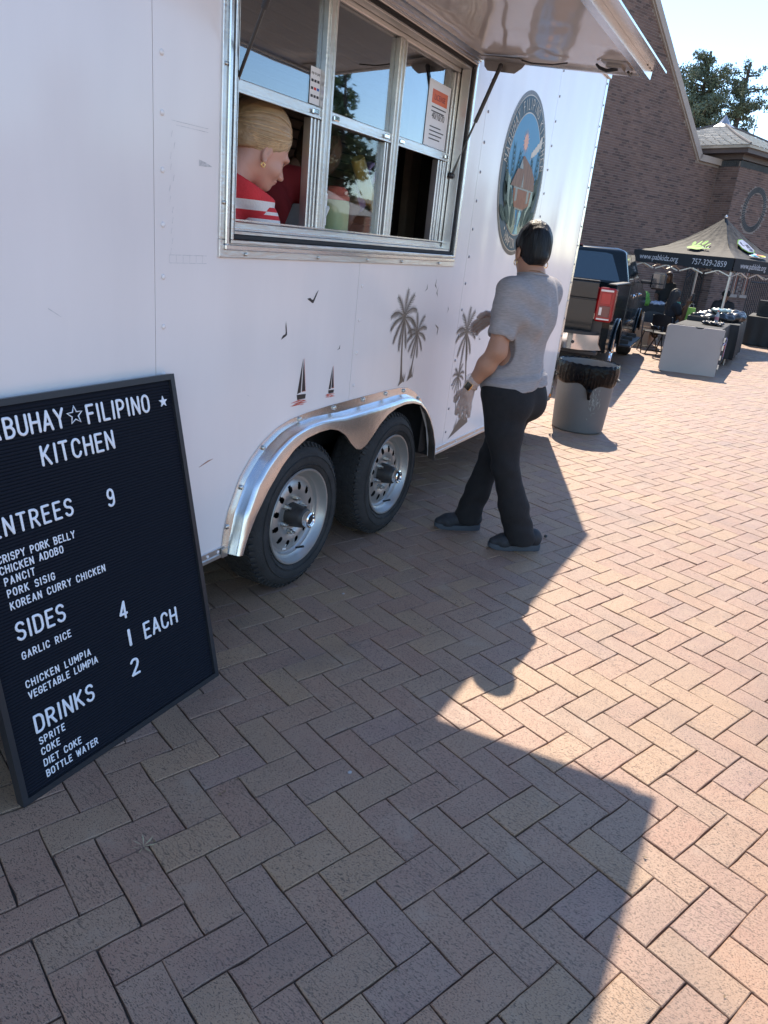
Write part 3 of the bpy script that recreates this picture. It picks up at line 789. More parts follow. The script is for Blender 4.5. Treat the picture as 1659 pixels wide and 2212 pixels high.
f = MB(); f.box2((2.11, yw, 1.514), (3.955, yw + .05, 1.545), bev=.003); f.box2((2.11, yw, 2.365), (3.93, yw + .05, 2.395), bev=.003)
f.box2((2.11, yw, 1.546), (2.145, yw + .05, 2.364), bev=.003); f.box2((3.90, yw, 1.546), (3.955, yw + .05, 2.364), bev=.003)
sash_f = f.build('sash_frame', M_ALU, win)
f = MB(); f.box2((2.112, yw - .012, 1.547), (3.952, yw - .001, 1.553)); f.box2((2.112, yw - .012, 1.516), (3.952, yw - .001, 1.524)); f.build('sill_track', M_ALU2, win)
for xa, xb in ((2.675, 2.742), (3.252, 3.318)):
    f = MB(); f.box2((xa, yw - .006, 1.546), (xb, yw + .03, 2.364), bev=.003)
    f.box2((xa + .012, yw - .012, 1.556), (xa + .020, yw - .0065, 2.36)); f.box2((xb - .022, yw - .012, 1.556), (xb - .014, yw - .0065, 2.36))
    f.build('mullion', M_ALU, win)
def channel(x0, x1, z0, z1, n):
    f = MB(); st = (x1 - x0) / n
    for k in range(n): f.box2((x0 + k * st, yw + .004 + (k % 2) * .012, z0), (x0 + (k + .82) * st, yw + .04, z1), bev=.002)
    f.build('track_channel', M_ALU, win)
channel(2.612, 2.673, 1.546, 1.945, 5); channel(3.207, 3.250, 1.546, 1.945, 4); channel(3.787, 3.868, 1.546, 1.945, 5)
channel(3.872, 3.898, 1.546, 2.36, 2)
cols = [(2.146, 2.674, 1), (2.743, 3.251, 1), (3.319, 3.899, 1)]
for i, (xa, xb, _) in enumerate(cols):
    f = MB(); f.box2((xa, yw + .004, 1.950), (xb, yw + .028, 1.988), bev=.003); f.box2((xa, yw - .001, 1.946), (xb, yw + .0035, 1.956), bev=.001)
    f.build('meeting_rail', M_ALU, win)
    MB().box2((xa + .001, yw + .018, 1.988), (xb - .001, yw + .022, 2.364)).build('window_pane', M_GLASS, win)
    for xl in ((xb - .05,) if i == 0 else (xa + .03, xb - .05) if i == 1 else (xa + .03, xb - .04)):
        MB().box2((xl - .02, yw - .010, 1.957), (xl + .02, yw - .001, 1.975), bev=.003).build('sash_latch', M_CHROME, win)
M_GLASS2 = M_GLASS.copy(); M_GLASS2.name = 'clear_window_glass'
for nd in M_GLASS2.node_tree.nodes:
    if nd.name == 'gloss': nd.inputs[1].default_value = .7; nd.inputs[2].default_value = .03
    if nd.type == 'BSDF_TRANSPARENT' : nd.inputs[0].default_value = (.9, .92, .92, 1)
MB().box2((2.744, yw + .024, 1.546), (3.206, yw + .028, 1.949)).build('window_pane', M_GLASS2, win)
# payment stickers and permit sheet on the glass
M_STK = pbr('white_sticker', (.85, .85, .86), .4, var=.02)
M_INK = pbr('dark_ink', (.03, .03, .04), .6); M_RED = pbr('red_ink', (.7, .03, .02), .5); M_BLUE = pbr('blue_ink', (.03, .12, .45), .5)
def pay_sticker(x, z):
    s = MB().box2((x - .034, yw + .0150, z - .062), (x + .034, yw + .0158, z + .062), bev=.0003).build('card_sticker', M_STK, win)
    text_on('sticker_word', 'tap to pay', .014, (x, yw + .0148, z + .038), (1, 0, 0), (0, 0, 1), M_INK, s, align='c', extrude=.0002)
    k = 0
    for r_ in range(3):
        for c_ in range(3):
            mt = [M_INK, M_INK, M_INK, M_INK, M_RED, M_BLUE, M_INK, M_INK, M_INK][k]; k += 1
            MB().box2((x - .028 + c_ * .02, yw + .0143, z + .012 - r_ * .026), (x - .013 + c_ * .02, yw + .0149, z + .021 - r_ * .026), bev=.0002).build('card_mark', mt, s)
pay_sticker(2.640, 2.055); 
s = MB().box2((2.744, yw + .0200, 1.566), (2.785, yw + .0208, 1.69), bev=.0003).build('card_sticker', M_STK, win)
text_on('sticker_word', 'pay', .018, (2.762, yw + .0198, 1.668), (1, 0, 0), (0, 0, 1), M_INK, s, align='c', extrude=.0002)
for r_ in range(3):
    for c_ in range(2):
        MB().box2((2.747 + c_ * .018, yw + .0193, 1.636 - r_ * .026), (2.760 + c_ * .018, yw + .0199, 1.646 - r_ * .026), bev=.0002).build('card_mark', (M_RED if (r_, c_) == (1, 0) else M_BLUE if (r_, c_) == (1, 1) else M_INK), s)
p_ = MB().prism([(3.610, 1.992), (3.865, 1.992), (3.865, 2.282), (3.612, 2.282)], (0, yw + .0150, 0), (1, 0, 0), (0, 0, 1), (0, .0006, 0)).build('permit_sheet', M_STK, win)
MB().box2((3.655, yw + .0145, 2.185), (3.835, yw + .0149, 2.245)).build('orange_band', pbr('orange_ink', (.75, .16, .05), .5), p_)
text_on('permit_title', 'LICENSE', .035, (3.745, yw + .0143, 2.202), (1, 0, 0), (0, 0, 1), pbr('dark_red_ink', (.25, .03, .03), .5), p_, align='c', extrude=.0002)
text_on('permit_number', '40/10/70', .042, (3.745, yw + .0143, 2.118), (1, 0, 0), (0, 0, 1), M_INK, p_, align='c', extrude=.0002)
for k in range(6):
    MB().box2((3.66, yw + .0145, 2.166 - k * .018 - (.05 if k > 1 else 0)), (3.83 - .02 * (k % 3), yw + .0149, 2.171 - k * .018 - (.05 if k > 1 else 0))).build('print_line', M_INK, p_)

# ---- raised awning flap
fa = Vector((0, D - .012, 2.462)); fb = Vector((0, .872, 2.381)); fd = (fb - fa).normalized(); fn = Vector((1, 0, 0)).cross(fd); fn = fn if fn.z > 0 else -fn
FL = (fb - fa).length
def fpt(x, s_, n_): p = fa + fd * s_ + fn * n_; return Vector((x, p.y, p.z))
def fbox(b, x0, x1, s0, s1, n0, n1):
    V = [fpt(x, s_, n_) for x in (x0, x1) for s_ in (s0, s1) for n_ in (n0, n1)]
    return b.add(V, [(0, 1, 3, 2), (4, 6, 7, 5), (0, 4, 5, 1), (2, 3, 7, 6), (0, 2, 6, 4), (1, 5, 7, 3)])
M_UNDER = pbr('flap_underside', (.72, .69, .67), .09, var=.02, scale=2, bump=1.0, bscale=3.2)
for nd in M_UNDER.node_tree.nodes:
    if nd.type == 'BUMP': nd.inputs['Distance'].default_value = .012; nd.inputs['Strength'].default_value = .9
    if nd.type == 'TEX_NOISE' and abs(nd.inputs['Scale'].default_value - 3.2) < .01: nd.inputs['Detail'].default_value = 1
awn = fbox(MB(), 2.03, 4.03, .012, FL - .012, 0, .045).build('awning_flap', M_UNDER, trailer)
for xe in (2.005, 4.0305):
    b = MB(); fbox(b, xe, xe + .0245, 0, FL, -.012, .05); b.build('flap_edge', M_ALU2, awn)
b = MB(); fbox(b, 2.004, 4.057, FL + .001, FL + .012, -.016, .058); fbox(b, 1.99, 4.072, FL + .0125, FL + .075, .020, .028)
fbox(b, 2.03, 4.03, FL - .03, FL - .0002, -.012, -.0002)
b.build('flap_lip', M_ALU2, awn)
for s_ in (.02, .05): pass
for xh in (3.93, 3.99, 4.035):
    MB().cyl(fpt(xh, FL + .0005, .028), fpt(xh, FL + .0145, .028), .011, .011, 12).build('lip_hole', M_BLACKRUB, awn)
b = MB(); fbox(b, 2.004, 4.057, -.022, -.001, -.02, .05); b.build('flap_hinge', M_ALU, awn)
M_PLATE = pbr('plate_grey', (.42, .40, .38), .4, metal=.6)
for xs_, dx in ((3.955, 1), (2.07, -1)):
    br = MB().prism([(.02, -.0125), (.25, -.0125), (.235, -.035), (.20, -.062), (.05, -.062), (.03, -.045)], fa + Vector((xs_ + .062 * dx, 0, 0)), fd, fn, (-.004 * dx, 0, 0))
    fbox(br, xs_ - .03, xs_ + .062, .02, .25, -.0165, -.0128)
    bo = br.build('strut_bracket', M_PLATE, awn)
    for s_ in (.05, .13, .21):
        MB().ball(fpt(xs_ + .064 * dx, s_, -.03), .006, 5).build('bracket_bolt', M_ZINC, bo, smooth=True)
M_STRUT = pbr('strut_black', (.035, .035, .038), .35)
def strut(top, bot, frac=.52):
    top = Vector(top); bot = Vector(bot); mid = top.lerp(bot, frac)
    so = MB().cyl(top, mid, .0105, .0105, 14).build('gas_strut', M_STRUT, trailer, angle=40)
    MB().cyl(mid, bot, .0055, .0055, 10).build('strut_rod', pbr('rod_dark', (.08, .08, .08), .3, metal=.7), so, angle=40)
    MB().ball(bot, .016, 7).build('strut_end', M_STRUT, so, smooth=True)
    MB().ball(top, .013, 6).build('strut_end', M_STRUT, so, smooth=True)
strut(fpt(3.985, .13, -.04), (3.925, D + .035, 1.885), .50)
strut(fpt(2.045, .26, -.04), (2.118, D + .03, 1.93), .52)
# latch on the underside near the outer corner
lt = MB(); fbox(lt, 3.80, 3.94, FL - .17, FL - .05, -.008, -.0005); fbox(lt, 3.83, 3.92, FL - .15, FL - .08, -.022, -.0082)
lo = lt.build('flap_latch', M_PLATE, awn)
MB().tube([fpt(3.86, FL - .10, -.022), fpt(3.86, FL - .15, -.034), fpt(3.87, FL - .19, -.022), fpt(3.88, FL - .21, -.008)], [.008, .008, .007, .005], 8).build('latch_lever', M_STRUT, lo, angle=50)
MB().tube([fpt(3.90, FL - .06, -.022), fpt(3.94, FL - .055, -.028), fpt(3.97, FL - .06, -.012)], [.006, .006, .005], 8).build('latch_hook', M_STRUT, lo, angle=50)
# flap cable shown in the reflection
MB().tube([fpt(3.95, .25, -.012), fpt(3.90, .33, -.03), fpt(3.93, .42, -.02), fpt(3.9, .5, -.0125)], .0035, 6).build('flap_wire', M_STRUT, awn)
# ------------------------------------------------------------------ printed decals on the trailer side
UXV = (1, 0, 0); UZV = (0, 0, 1)
class Decal:
    """thin vinyl shapes in the x,z plane of the trailer side; each piece a hair in front of the last"""
    def __init__(s, lay=0): s.b = MB(); s.k = 0; s.lay = lay
    def poly(s, pts):
        y = D - .0006 - s.lay * .0006 - s.k * 6e-6; s.k += 1
        n = len(pts); s.b.add([(x, y, z) for x, z in pts], [tuple(range(n))]); return s
    def strip(s, pts, ws):
        L = []; R_ = []
        for i, p in enumerate(pts):
            a = pts[max(i - 1, 0)]; b = pts[min(i + 1, len(pts) - 1)]
            d = Vector((b[0] - a[0], b[1] - a[1])); d.normalize(); w = ws[i] / 2
            L.append((p[0] - d.y * w, p[1] + d.x * w)); R_.append((p[0] + d.y * w, p[1] - d.x * w))
        return s.poly(L + R_[::-1])
    def ell(s, cx, cz, rx, rz, n=48, a0=0, a1=360):
        return s.poly([(cx + rx * math.cos(rad(a0 + (a1 - a0) * k / n)), cz + rz * math.sin(rad(a0 + (a1 - a0) * k / n))) for k in range(n)])
    def build(s, name, mt, par, label=None, kind=None): return s.b.build(name, mt, par, label=label, kind=kind)
M_BRONZE = pbr('bronze_vinyl', (.13, .105, .085), .4, var=.08)
M_BLKV = pbr('black_vinyl', (.03, .028, .03), .35, var=.1)
M_REDV = pbr('red_vinyl', (.62, .10, .06), .4, var=.1)
def frond(d, cx, cz, ang, L, droop, rnd):
    """arching rib with narrow leaflets that hang more towards the tip"""
    pts = []; x, z = cx, cz; a = ang; n = 11; sg0 = -1 if math.cos(ang) >= 0 else 1
    for i in range(n + 1):
        pts.append((x, z)); x += math.cos(a) * L / n; z += math.sin(a) * L / n
        a += sg0 * droop / n * (.5 + i / n)
    d.strip(pts, [L * .040] * 4 + [L * .026] * (n - 3))
    for i in range(1, n + 1):
        p = pts[i]; q = pts[i - 1]; t = Vector((p[0] - q[0], p[1] - q[1])).normalized(); nn = Vector((-t.y, t.x))
        ll = L * (.25 * math.sin(PI * (i + 1.0) / (n + 3)) + .05)
        for sgn in (-1, 1):
            bx = (q[0] + p[0]) / 2; bz = (q[1] + p[1]) / 2
            dv = (t * .95 + nn * sgn * .62 + Vector((0, -.30))).normalized() * ll * rnd.uniform(.85, 1.1)
            w = t * L * .036
            d.poly([(bx - w.x, bz - w.y), (bx + w.x, bz + w.y), (bx + dv.x, bz + dv.y)])
def palm(base, crown, L, seed, tw=.018, grass=True, label=None):
    r = random.Random(seed); d = Decal()
    pts = []
    for i in range(9):
        t = i / 8; bow = math.sin(t * PI) * (.012 if base[0] < crown[0] else -.012)
        pts.append((base[0] + (crown[0] - base[0]) * t ** 1.3 + bow, base[1] + (crown[1] - base[1]) * t))
    d.strip(pts, [tw * 1.7, tw * 1.25] + [tw * (1 - .05 * i) for i in range(7)])
    for a, l_, dr in ((92, .95, .25), (66, 1.0, .7), (38, 1.05, 1.5), (8, 1.05, 1.3), (-32, 1.05, .7), (-66, 1.1, .3), (118, .95, .7), (146, 1.05, 1.5), (175, 1.05, 1.3), (214, 1.05, .7), (250, 1.1, .3)):
        frond(d, crown[0], crown[1], rad(a + r.uniform(-6, 6)), L * l_, dr, r)
    if grass:
        for k in range(9):
            x = base[0] + r.uniform(-.012, .035); hgt = r.uniform(.03, .075)
            d.poly([(x - .004, base[1] - .012), (x + .004, base[1] - .012), (x + r.uniform(-.012, .016), base[1] + hgt)])
        d.poly([(base[0] - .035, base[1] - .028), (base[0] + .03, base[1] - .004), (base[0] + .012, base[1] + .02), (base[0] - .012, base[1] + .008)])
    return d.build('palm_decal', M_BRONZE, trailer, label=label)
palm((3.515, .835), (3.475, 1.165), .150, 1, .018)
palm((3.615, .850), (3.650, 1.075), .120, 2, .014)
palm((4.53, .47), (4.365, 1.035), .165, 3, .022, grass=False, label='tall bronze palm decal beside the panel seam')
palm((4.36, .52), (4.325, .765), .095, 4, .012, grass=False)
d = Decal(); d.poly([(4.285, .362), (4.40, .385), (4.60, .425), (4.585, .455), (4.535, .485), (4.50, .50), (4.42, .452)]); 
for k in range(7): d.poly([(4.36 + k * .012, .40 + k * .005), (4.372 + k * .012, .402 + k * .005), (4.37 + k * .014, .46 + (k % 3) * .02)])
d.build('island_decal', M_BRONZE, trailer)
def boat(x, z, s_):
    d = Decal()
    d.poly([(x - .048 * s_, z + .018 * s_), (x + .050 * s_, z + .012 * s_), (x + .046 * s_, z - .016 * s_), (x - .040 * s_, z - .014 * s_)])
    d.poly([(x + .004 * s_, z + .030 * s_), (x + .042 * s_, z + .030 * s_), (x + .006 * s_, z + .23 * s_)])
    d.poly([(x - .006 * s_, z + .028 * s_), (x - .044 * s_, z + .022 * s_), (x - .002 * s_, z + .235 * s_)])
    o = d.build('sailboat_decal', M_BLKV, trailer)
    d = Decal(1); r = random.Random(int(x * 100))
    for k in range(11):
        xx = x + r.uniform(-.062, .045) * s_; zz = z - (.020 + .003 * k) * s_; w = r.uniform(.018, .05) * s_
        d.strip([(xx - w, zz), (xx, zz + .003 * s_), (xx + w, zz + .001 * s_)], [.001, .0055 * s_, .001])
    d.build('water_strokes', M_REDV, o)
    d = Decal(1); d.strip([(x + .007 * s_, z + .032 * s_), (x + .045 * s_, z + .031 * s_)], [.002, .002]); d.strip([(x + .044 * s_, z + .03 * s_), (x + .008 * s_, z + .232 * s_)], [.0016, .0016]); d.build('sail_edge', M_REDV, o)
boat(2.574, .874, .70); boat(2.812, .866, .50)
def bird(x, z, s_, a, kind=0):
    base = [(-1, .10), (-.45, .22), (-.05, .05), (.15, .12), (.55, .75), (.95, 1.15), (.62, .45), (.33, -.08), (.22, -.25), (-.02, -.26), (-.28, -.16), (-.6, -.06)]
    if kind: base = [(-.9, .8), (-.35, .35), (-.08, .08), (.25, .2), (.9, .25), (.35, -.02), (.1, -.2), (-.1, -.22), (-.3, .05)]
    c, s2 = math.cos(rad(a)), math.sin(rad(a)); d = Decal()
    d.poly([(x + s_ * (c * p - s2 * q), z + s_ * (s2 * p + c * q)) for p, q in base]); d.build('bird_decal', M_BLKV if x < 3 else M_BRONZE, trailer)
for bb in ((2.615, 1.272, .040, -5, 0), (2.437, 1.145, .034, 40, 0), (2.857, 1.058, .018, 60, 1), (3.71, 1.31, .026, 75, 1), (3.815, 1.325, .030, -60, 1), (3.845, 1.285, .028, -70, 1), (4.03, 1.19, .022, 100, 1), (3.915, 1.083, .036, 95, 0), (4.60, .982, .030, -20, 1)): bird(*bb)

# faint scuffs and old tape marks on the skin
M_SCUFF = pbr('scuff', (.56, .53, .52), .5, var=.3, scale=80)
M_RUST = pbr('rusty_scratch', (.42, .22, .15), .7, var=.3, scale=60)
d = Decal(); d.strip([(1.945, .70), (1.99, .712), (2.02, .716)], [.002, .006, .001]); d.build('scratch', M_RUST, trailer)
d = Decal()
d.strip([(1.93, 1.705), (1.96, 1.703), (1.99, 1.70)], [.018, .012, .001])
r5 = random.Random(3)
for k in range(12):
    x = 1.80 + r5.random() * .02; z = 1.43 + .03 * k; d.strip([(x, z), (x + .004, z + .018)], [.0012, .0012])
for x0, x1, z in ((1.81, 1.97, 1.805), (1.83, 1.97, 1.795), (1.80, 1.97, 1.428), (1.80, 1.97, 1.404)): d.strip([(x0, z), (x1, z + .001)], [.0012, .0012])
for k in range(6): d.strip([(1.80 + k * .03, 1.405), (1.80 + k * .03, 1.428)], [.001, .001])
for x, z, l_ in ((2.21, .93, .01), (1.35, 1.28, .04), (4.8, .62, .012)): d.strip([(x, z), (x + l_, z - l_ * .6)], [.002, .001])
d.build('scuff_marks', M_SCUFF, trailer, kind='stuff')

# ---- round emblem
EX, EZ = 4.955, 1.996
M_TEAL = pbr('emblem_teal', (.014, .045, .065), .5, var=.1); M_CREAM = pbr('emblem_cream', (.60, .47, .34), .4)  # teal pushed bluer, the reflected sky is put into its colour
M_SKYV = pbr('emblem_sky', (.06, .27, .44), .5, var=.06, scale=2); M_LEAF = pbr('emblem_leaf', (.02, .05, .025), .6, var=.3, scale=20)
M_THATCH = pbr('emblem_thatch', (.24, .13, .075), .6, var=.25, scale=50, stretch=(1, 1, .1)); M_HUT = pbr('emblem_hut', (.30, .12, .05), .6, var=.2, scale=20)
M_HUTD = pbr('emblem_dark_brown', (.06, .035, .03), .3); M_CORAL = pbr('emblem_sun', (.80, .38, .24), .5); M_ROPE = pbr('emblem_rope', (.20, .15, .13), .4, var=.3, scale=60)
M_RIVER = pbr('emblem_river', (.08, .33, .36), .25); M_LEAF2 = pbr('emblem_leaf_line', (.10, .15, .09), .3)
d = Decal(0); d.ell(EX, EZ, .420, .484, 96); emb = d.build('round_emblem', M_ROPE, trailer, label='oval-looking round emblem with a hut, palms and sun')
d = Decal(1)
for k in range(120):
    a = rad(3 * k); a2 = a + rad(1.5); r0, r1 = .955, .998
    d.poly([(EX + .42 * r0 * math.cos(a), EZ + .484 * r0 * math.sin(a)), (EX + .42 * r1 * math.cos(a + .05), EZ + .484 * r1 * math.sin(a + .05)), (EX + .42 * r1 * math.cos(a2 + .05), EZ + .484 * r1 * math.sin(a2 + .05)), (EX + .42 * r0 * math.cos(a2), EZ + .484 * r0 * math.sin(a2))])
d.build('rope_border', M_HUTD, emb, kind='stuff')
d = Decal(2); d.ell(EX, EZ, .398, .460, 96); d.build('pale_rim', M_CREAM, emb)
d = Decal(3); d.ell(EX, EZ, .393, .455, 96); d.build('letter_band', M_TEAL, emb)
d = Decal(4); d.ell(EX, EZ + .002, .318, .362, 80); d.build('inner_line', M_CREAM, emb)
d = Decal(5); d.ell(EX, EZ + .002, .312, .356, 80); d.build('emblem_sky', M_SKYV, emb)
def ring_text(txt, rx, rz, a0, a1, h, mt, inside=False):
    n = len(txt)
    for i, ch in enumerate(txt):
        if ch == ' ': continue
        a = rad(a0 + (a1 - a0) * i / (n - 1)); px = EX + rx * math.cos(a); pz = EZ + rz * math.sin(a)
        tx, tz = -rx * math.sin(a), rz * math.cos(a); L = math.hypot(tx, tz); tx, tz = tx / L, tz / L
        if not inside: tx, tz = -tx, -tz
        w = GLY[ch][0]
        o = bpy.data.objects.new('letter', glyph_mesh(ch, mt, .055, .004)); COL.objects.link(o); o.parent = emb
        X = Vector((tx, 0, tz)); Y = Vector((-tz, 0, tx)); Z = X.cross(Y)
        M = Matrix((X * h * .9, Y * h, Z * .02)).transposed().to_4x4()
        pos = Vector((px - 3.5, -.0042, pz)) - X * (w * h * .9 / 2) - Y * h / 2
        o.matrix_local = Matrix.Translation(pos) @ M
ring_text('MABUHAY FILIPINO KITCHEN', .355, .410, 171, 12, .058, M_CREAM)
ring_text('HAMPTON', .355, .410, 243, 272, .055, M_CREAM, inside=True)
# keep bottom word away from head: spread along the band
d = Decal(6); d.ell(EX - .20, EZ - .325, .008, .010, 14); d.build('band_dot', M_CREAM, emb)
d = Decal(6); r6 = random.Random(9)
for k in range(16):
    a = rad(k * 22.5); d.poly([(4.925 + .03 * math.cos(a - .12), 2.192 + .04 * math.sin(a - .12)), (4.925 + .03 * math.cos(a + .12), 2.192 + .04 * math.sin(a + .12)), (4.925 + .062 * math.cos(a), 2.192 + .078 * math.sin(a))])
d.ell(4.925, 2.192, .036, .046, 24); d.build('emblem_sun', M_CORAL, emb)
d = Decal(6)
for cx, cz, rx, rz in ((5.075, 2.135, .02, .018), (5.105, 2.15, .026, .022), (5.14, 2.168, .028, .024), (5.175, 2.19, .03, .026), (5.21, 2.215, .026, .028), (5.22, 2.24, .018, .022)): d.ell(cx, cz, rx, rz, 20)
d.strip([(5.055, 2.10), (5.062, 2.14)], [.006, .012]); d.build('smoke', M_CREAM, emb)
def leaf_frond(d, x, z, a, L, n=9):
    for i in range(n):
        t = i / n; px = x + math.cos(a) * L * t; pz = z + math.sin(a) * L * t
        for sg in (-1, 1):
            aa = a + sg * .55; l_ = L * .38 * (1 - t * .5)
            d.poly([(px - .006 * math.sin(a), pz + .006 * math.cos(a)), (px + .006 * math.sin(a), pz - .006 * math.cos(a)), (px + math.cos(aa) * l_, pz + math.sin(aa) * l_)])
d = Decal(7)
for x, z, a, L in ((4.76, 1.88, 96, .28), (4.72, 1.84, 112, .24), (4.80, 1.9, 76, .24), (5.19, 1.88, 84, .30), (5.22, 1.85, 70, .24), (5.14, 1.9, 104, .22)): leaf_frond(d, x, z, rad(a), L)
d.build('palm_leaves', M_LEAF, emb)
d = Decal(8)                                               # lower greenery
d.poly([(EX + .312 * math.cos(rad(a)), EZ + .356 * math.sin(rad(a))) for a in range(196, 264, 6)] + [(4.94, 1.68), (4.90, 1.80), (4.82, 1.86), (4.74, 1.96), (4.68, 1.99)])
d.poly([(EX + .312 * math.cos(rad(a)), EZ + .356 * math.sin(rad(a))) for a in range(276, 350, 6)] + [(5.20, 1.97), (5.12, 1.86), (5.05, 1.80), (4.99, 1.68)])
d.build('foliage_mass', pbr('emblem_dark_leaf', (.025, .06, .035), .25, var=.3, scale=15), emb)
d = Decal(9)
for x, z, a, L in ((4.72, 1.80, 120, .16), (4.74, 1.72, 150, .15), (4.80, 1.70, 130, .17), (4.86, 1.68, 100, .15), (4.68, 1.86, 100, .15), (5.20, 1.80, 60, .16), (5.16, 1.72, 30, .15), (5.10, 1.70, 50, .17), (5.05, 1.69, 80, .15), (5.22, 1.87, 80, .14), (4.80, 1.80, 110, .12), (5.1, 1.8, 70, .12)):
    a = rad(a); c = (x + math.cos(a) * L / 2, z + math.sin(a) * L / 2); pts = []
    for k in range(16):
        t = 2 * PI * k / 16; u_, w_ = L / 2 * math.cos(t), L * .20 * math.sin(t)
        pts.append((c[0] + u_ * math.cos(a) - w_ * math.sin(a), c[1] + u_ * math.sin(a) + w_ * math.cos(a)))
    d = Decal(9); d.poly(pts); d.build('broad_leaf', M_LEAF, emb)
d = Decal(10)
for x, z, a, L in ((4.72, 1.80, 120, .15), (4.74, 1.72, 150, .14), (4.80, 1.70, 130, .16), (4.86, 1.68, 100, .14), (5.20, 1.80, 60, .15), (5.16, 1.72, 30, .14), (5.10, 1.70, 50, .16), (5.05, 1.69, 80, .14)):
    a = rad(a); d.strip([(x, z), (x + math.cos(a) * L, z + math.sin(a) * L)], [.003, .001])
d.build('leaf_veins', M_LEAF2, emb)
d = Decal(9); d.poly([(4.93, 1.645), (5.01, 1.645), (4.985, 1.70), (5.02, 1.77), (4.995, 1.80), (4.955, 1.77), (4.965, 1.70)]); d.build('stream', M_RIVER, emb)
d = Decal(11); d.poly([(4.80, 1.93), (5.16, 1.93), (5.14, 1.83), (5.04, 1.80), (4.86, 1.805), (4.82, 1.86)]); d.build('hut_wall', M_HUT, emb)
d = Decal(12)
for x0, x1 in ((4.845, 4.885), (5.075, 5.115)): d.poly([(x0, 1.92), (x1, 1.92), (x1, 1.845), (x0, 1.84)])
d.poly([(4.80, 1.93), (5.16, 1.93), (5.15, 1.915), (4.81, 1.915)]); d.poly([(4.87, 1.805), (5.04, 1.80), (5.04, 1.792), (4.87, 1.795)])
for x in (4.885, 4.95, 5.02): d.strip([(x, 1.8), (x + .012, 1.74)], [.006, .005])
d.strip([(4.955, 1.80), (4.925, 1.70)], [.008, .008]); d.strip([(4.975, 1.80), (4.945, 1.70)], [.004, .004])
d.build('hut_dark_print', M_HUTD, emb)  # printed dark brown windows, eave line, stilts and ladder
d = Decal(13); d.poly([(4.74, 1.925), (4.96, 1.925), (4.935, 2.035), (4.83, 2.03)]); d.poly([(4.893, 2.105), (4.99, 2.03), (5.12, 1.97), (5.205, 1.925), (5.18, 2.0), (5.09, 2.06), (4.93, 2.112)]); d.poly([(4.96, 1.925), (5.205, 1.925), (5.12, 2.03), (4.90, 2.10)]); d.build('hut_roof', M_THATCH, emb)
d = Decal(14); d.poly([(4.86, 2.035), (4.935, 2.035), (4.893, 2.095)]); d.poly([(4.955, 2.02), (4.975, 1.93), (4.94, 1.93)]); d.build('hut_gable', M_HUTD, emb)

# ------------------------------------------------------------------ letter board
board = thing('menu_board', 'tall black felt letter board with white menu letters leaning on the food trailer', 'menu board', (1.375, 1.484, 0))
BV = Vector((0, .216, 1.0642)).normalized(); BU = Vector((1, 0, 0)); BN = Vector((0, -BV.z, BV.y))     # BN towards the viewer
def bp(u_, v_, n_=0): return Vector((0, 1.484, 0)) + BU * u_ + BV * v_ + BN * n_
def bbox(b, u0, u1, v0, v1, n0, n1):
    V = [bp(u_, v_, n_) for u_ in (u0, u1) for v_ in (v0, v1) for n_ in (n0, n1)]
    return b.add(V, [(0, 1, 3, 2), (4, 6, 7, 5), (0, 4, 5, 1), (2, 3, 7, 6), (0, 2, 6, 4), (1, 5, 7, 3)])
M_FRAME = pbr('black_frame', (.022, .023, .027), .42, var=.15)
M_FELT = pbr('black_felt', (.011, .013, .020), .95, var=.1, scale=300, spec=.2)
U0, U1, V0, V1 = .984, 1.781, .001, 1.087; fw = .0175
for q in ((U0, U1, V0, V0 + fw), (U0, U1, V1 - fw, V1), (U0, U0 + fw, V0 + fw, V1 - fw), (U1 - fw, U1, V0 + fw, V1 - fw)):
    b = MB(); bbox(b, *q, -.028, .0); b.build('frame_bar', M_FRAME, board)
b = MB(); bbox(b, U0 + .004, U1 - .004, V0 + .004, V1 - .004, -.026, -.020); b.build('back_panel', M_FRAME, board)
# ribbed felt: one rounded rib every 9.4 mm
pv = []; v_ = V0 + fw; pitch = .0094; k = 0
while v_ < V1 - fw - pitch:
    pv += [(v_, -.0135), (v_ + .0011, -.0098), (v_ + pitch * .5, -.0088), (v_ + pitch - .0014, -.0098)]; v_ += pitch
pv.append((V1 - fw, -.0135))
vs = [bp(U0 + fw, a, n_) for a, n_ in pv] + [bp(U1 - fw, a, n_) for a, n_ in pv]; n = len(pv)
MB().add(vs, [(i, i + 1, n + i + 1, n + i) for i in range(n - 1)]).build('felt_ribs', M_FELT, board, kind='stuff')
M_LET = pbr('white_plastic_letter', (.86, .86, .9), .35, var=.01)
BRM = Matrix((BU, BV, BN)).transposed()
def board_text(txt, u0, u1, v_, h, wgt=.075):
    gap = .22
    wid = [GLY[c][0] if c != ' ' else .32 for c in txt]
    total = sum(wid); ng = len(txt) - 1
    sx = 1.0; avail = (u1 - u0) / h
    g_ = (avail - total) / ng if ng else 0
    if g_ < .13: sx = avail / (total + ng * .15); g_ = .15 * sx
    if g_ > .42: sx = min(1.35, 1 + (g_ - .3) * ng / total * .5); g_ = (avail - total * sx) / ng
    x = 0
    rr = random.Random(len(txt) * 7 + int(v_ * 1000))
    for c, w_ in zip(txt, wid):
        if c != ' ':
            o = bpy.data.objects.new('letter', glyph_mesh(c, M_LET, wgt, .05)); COL.objects.link(o); o.parent = board
            S = Matrix.Diagonal((h * sx, h, h))
            o.matrix_local = Matrix.Translation(bp(u0 + x * h, v_ + rr.uniform(-.0006, .0006), -.0088 + h * .03) - Vector((1.375, 1.484, 0))) @ (BRM @ Matrix.Rotation(rr.gauss(0, .012), 3, 'Z') @ S).to_4x4()
        x += w_ * sx + g_
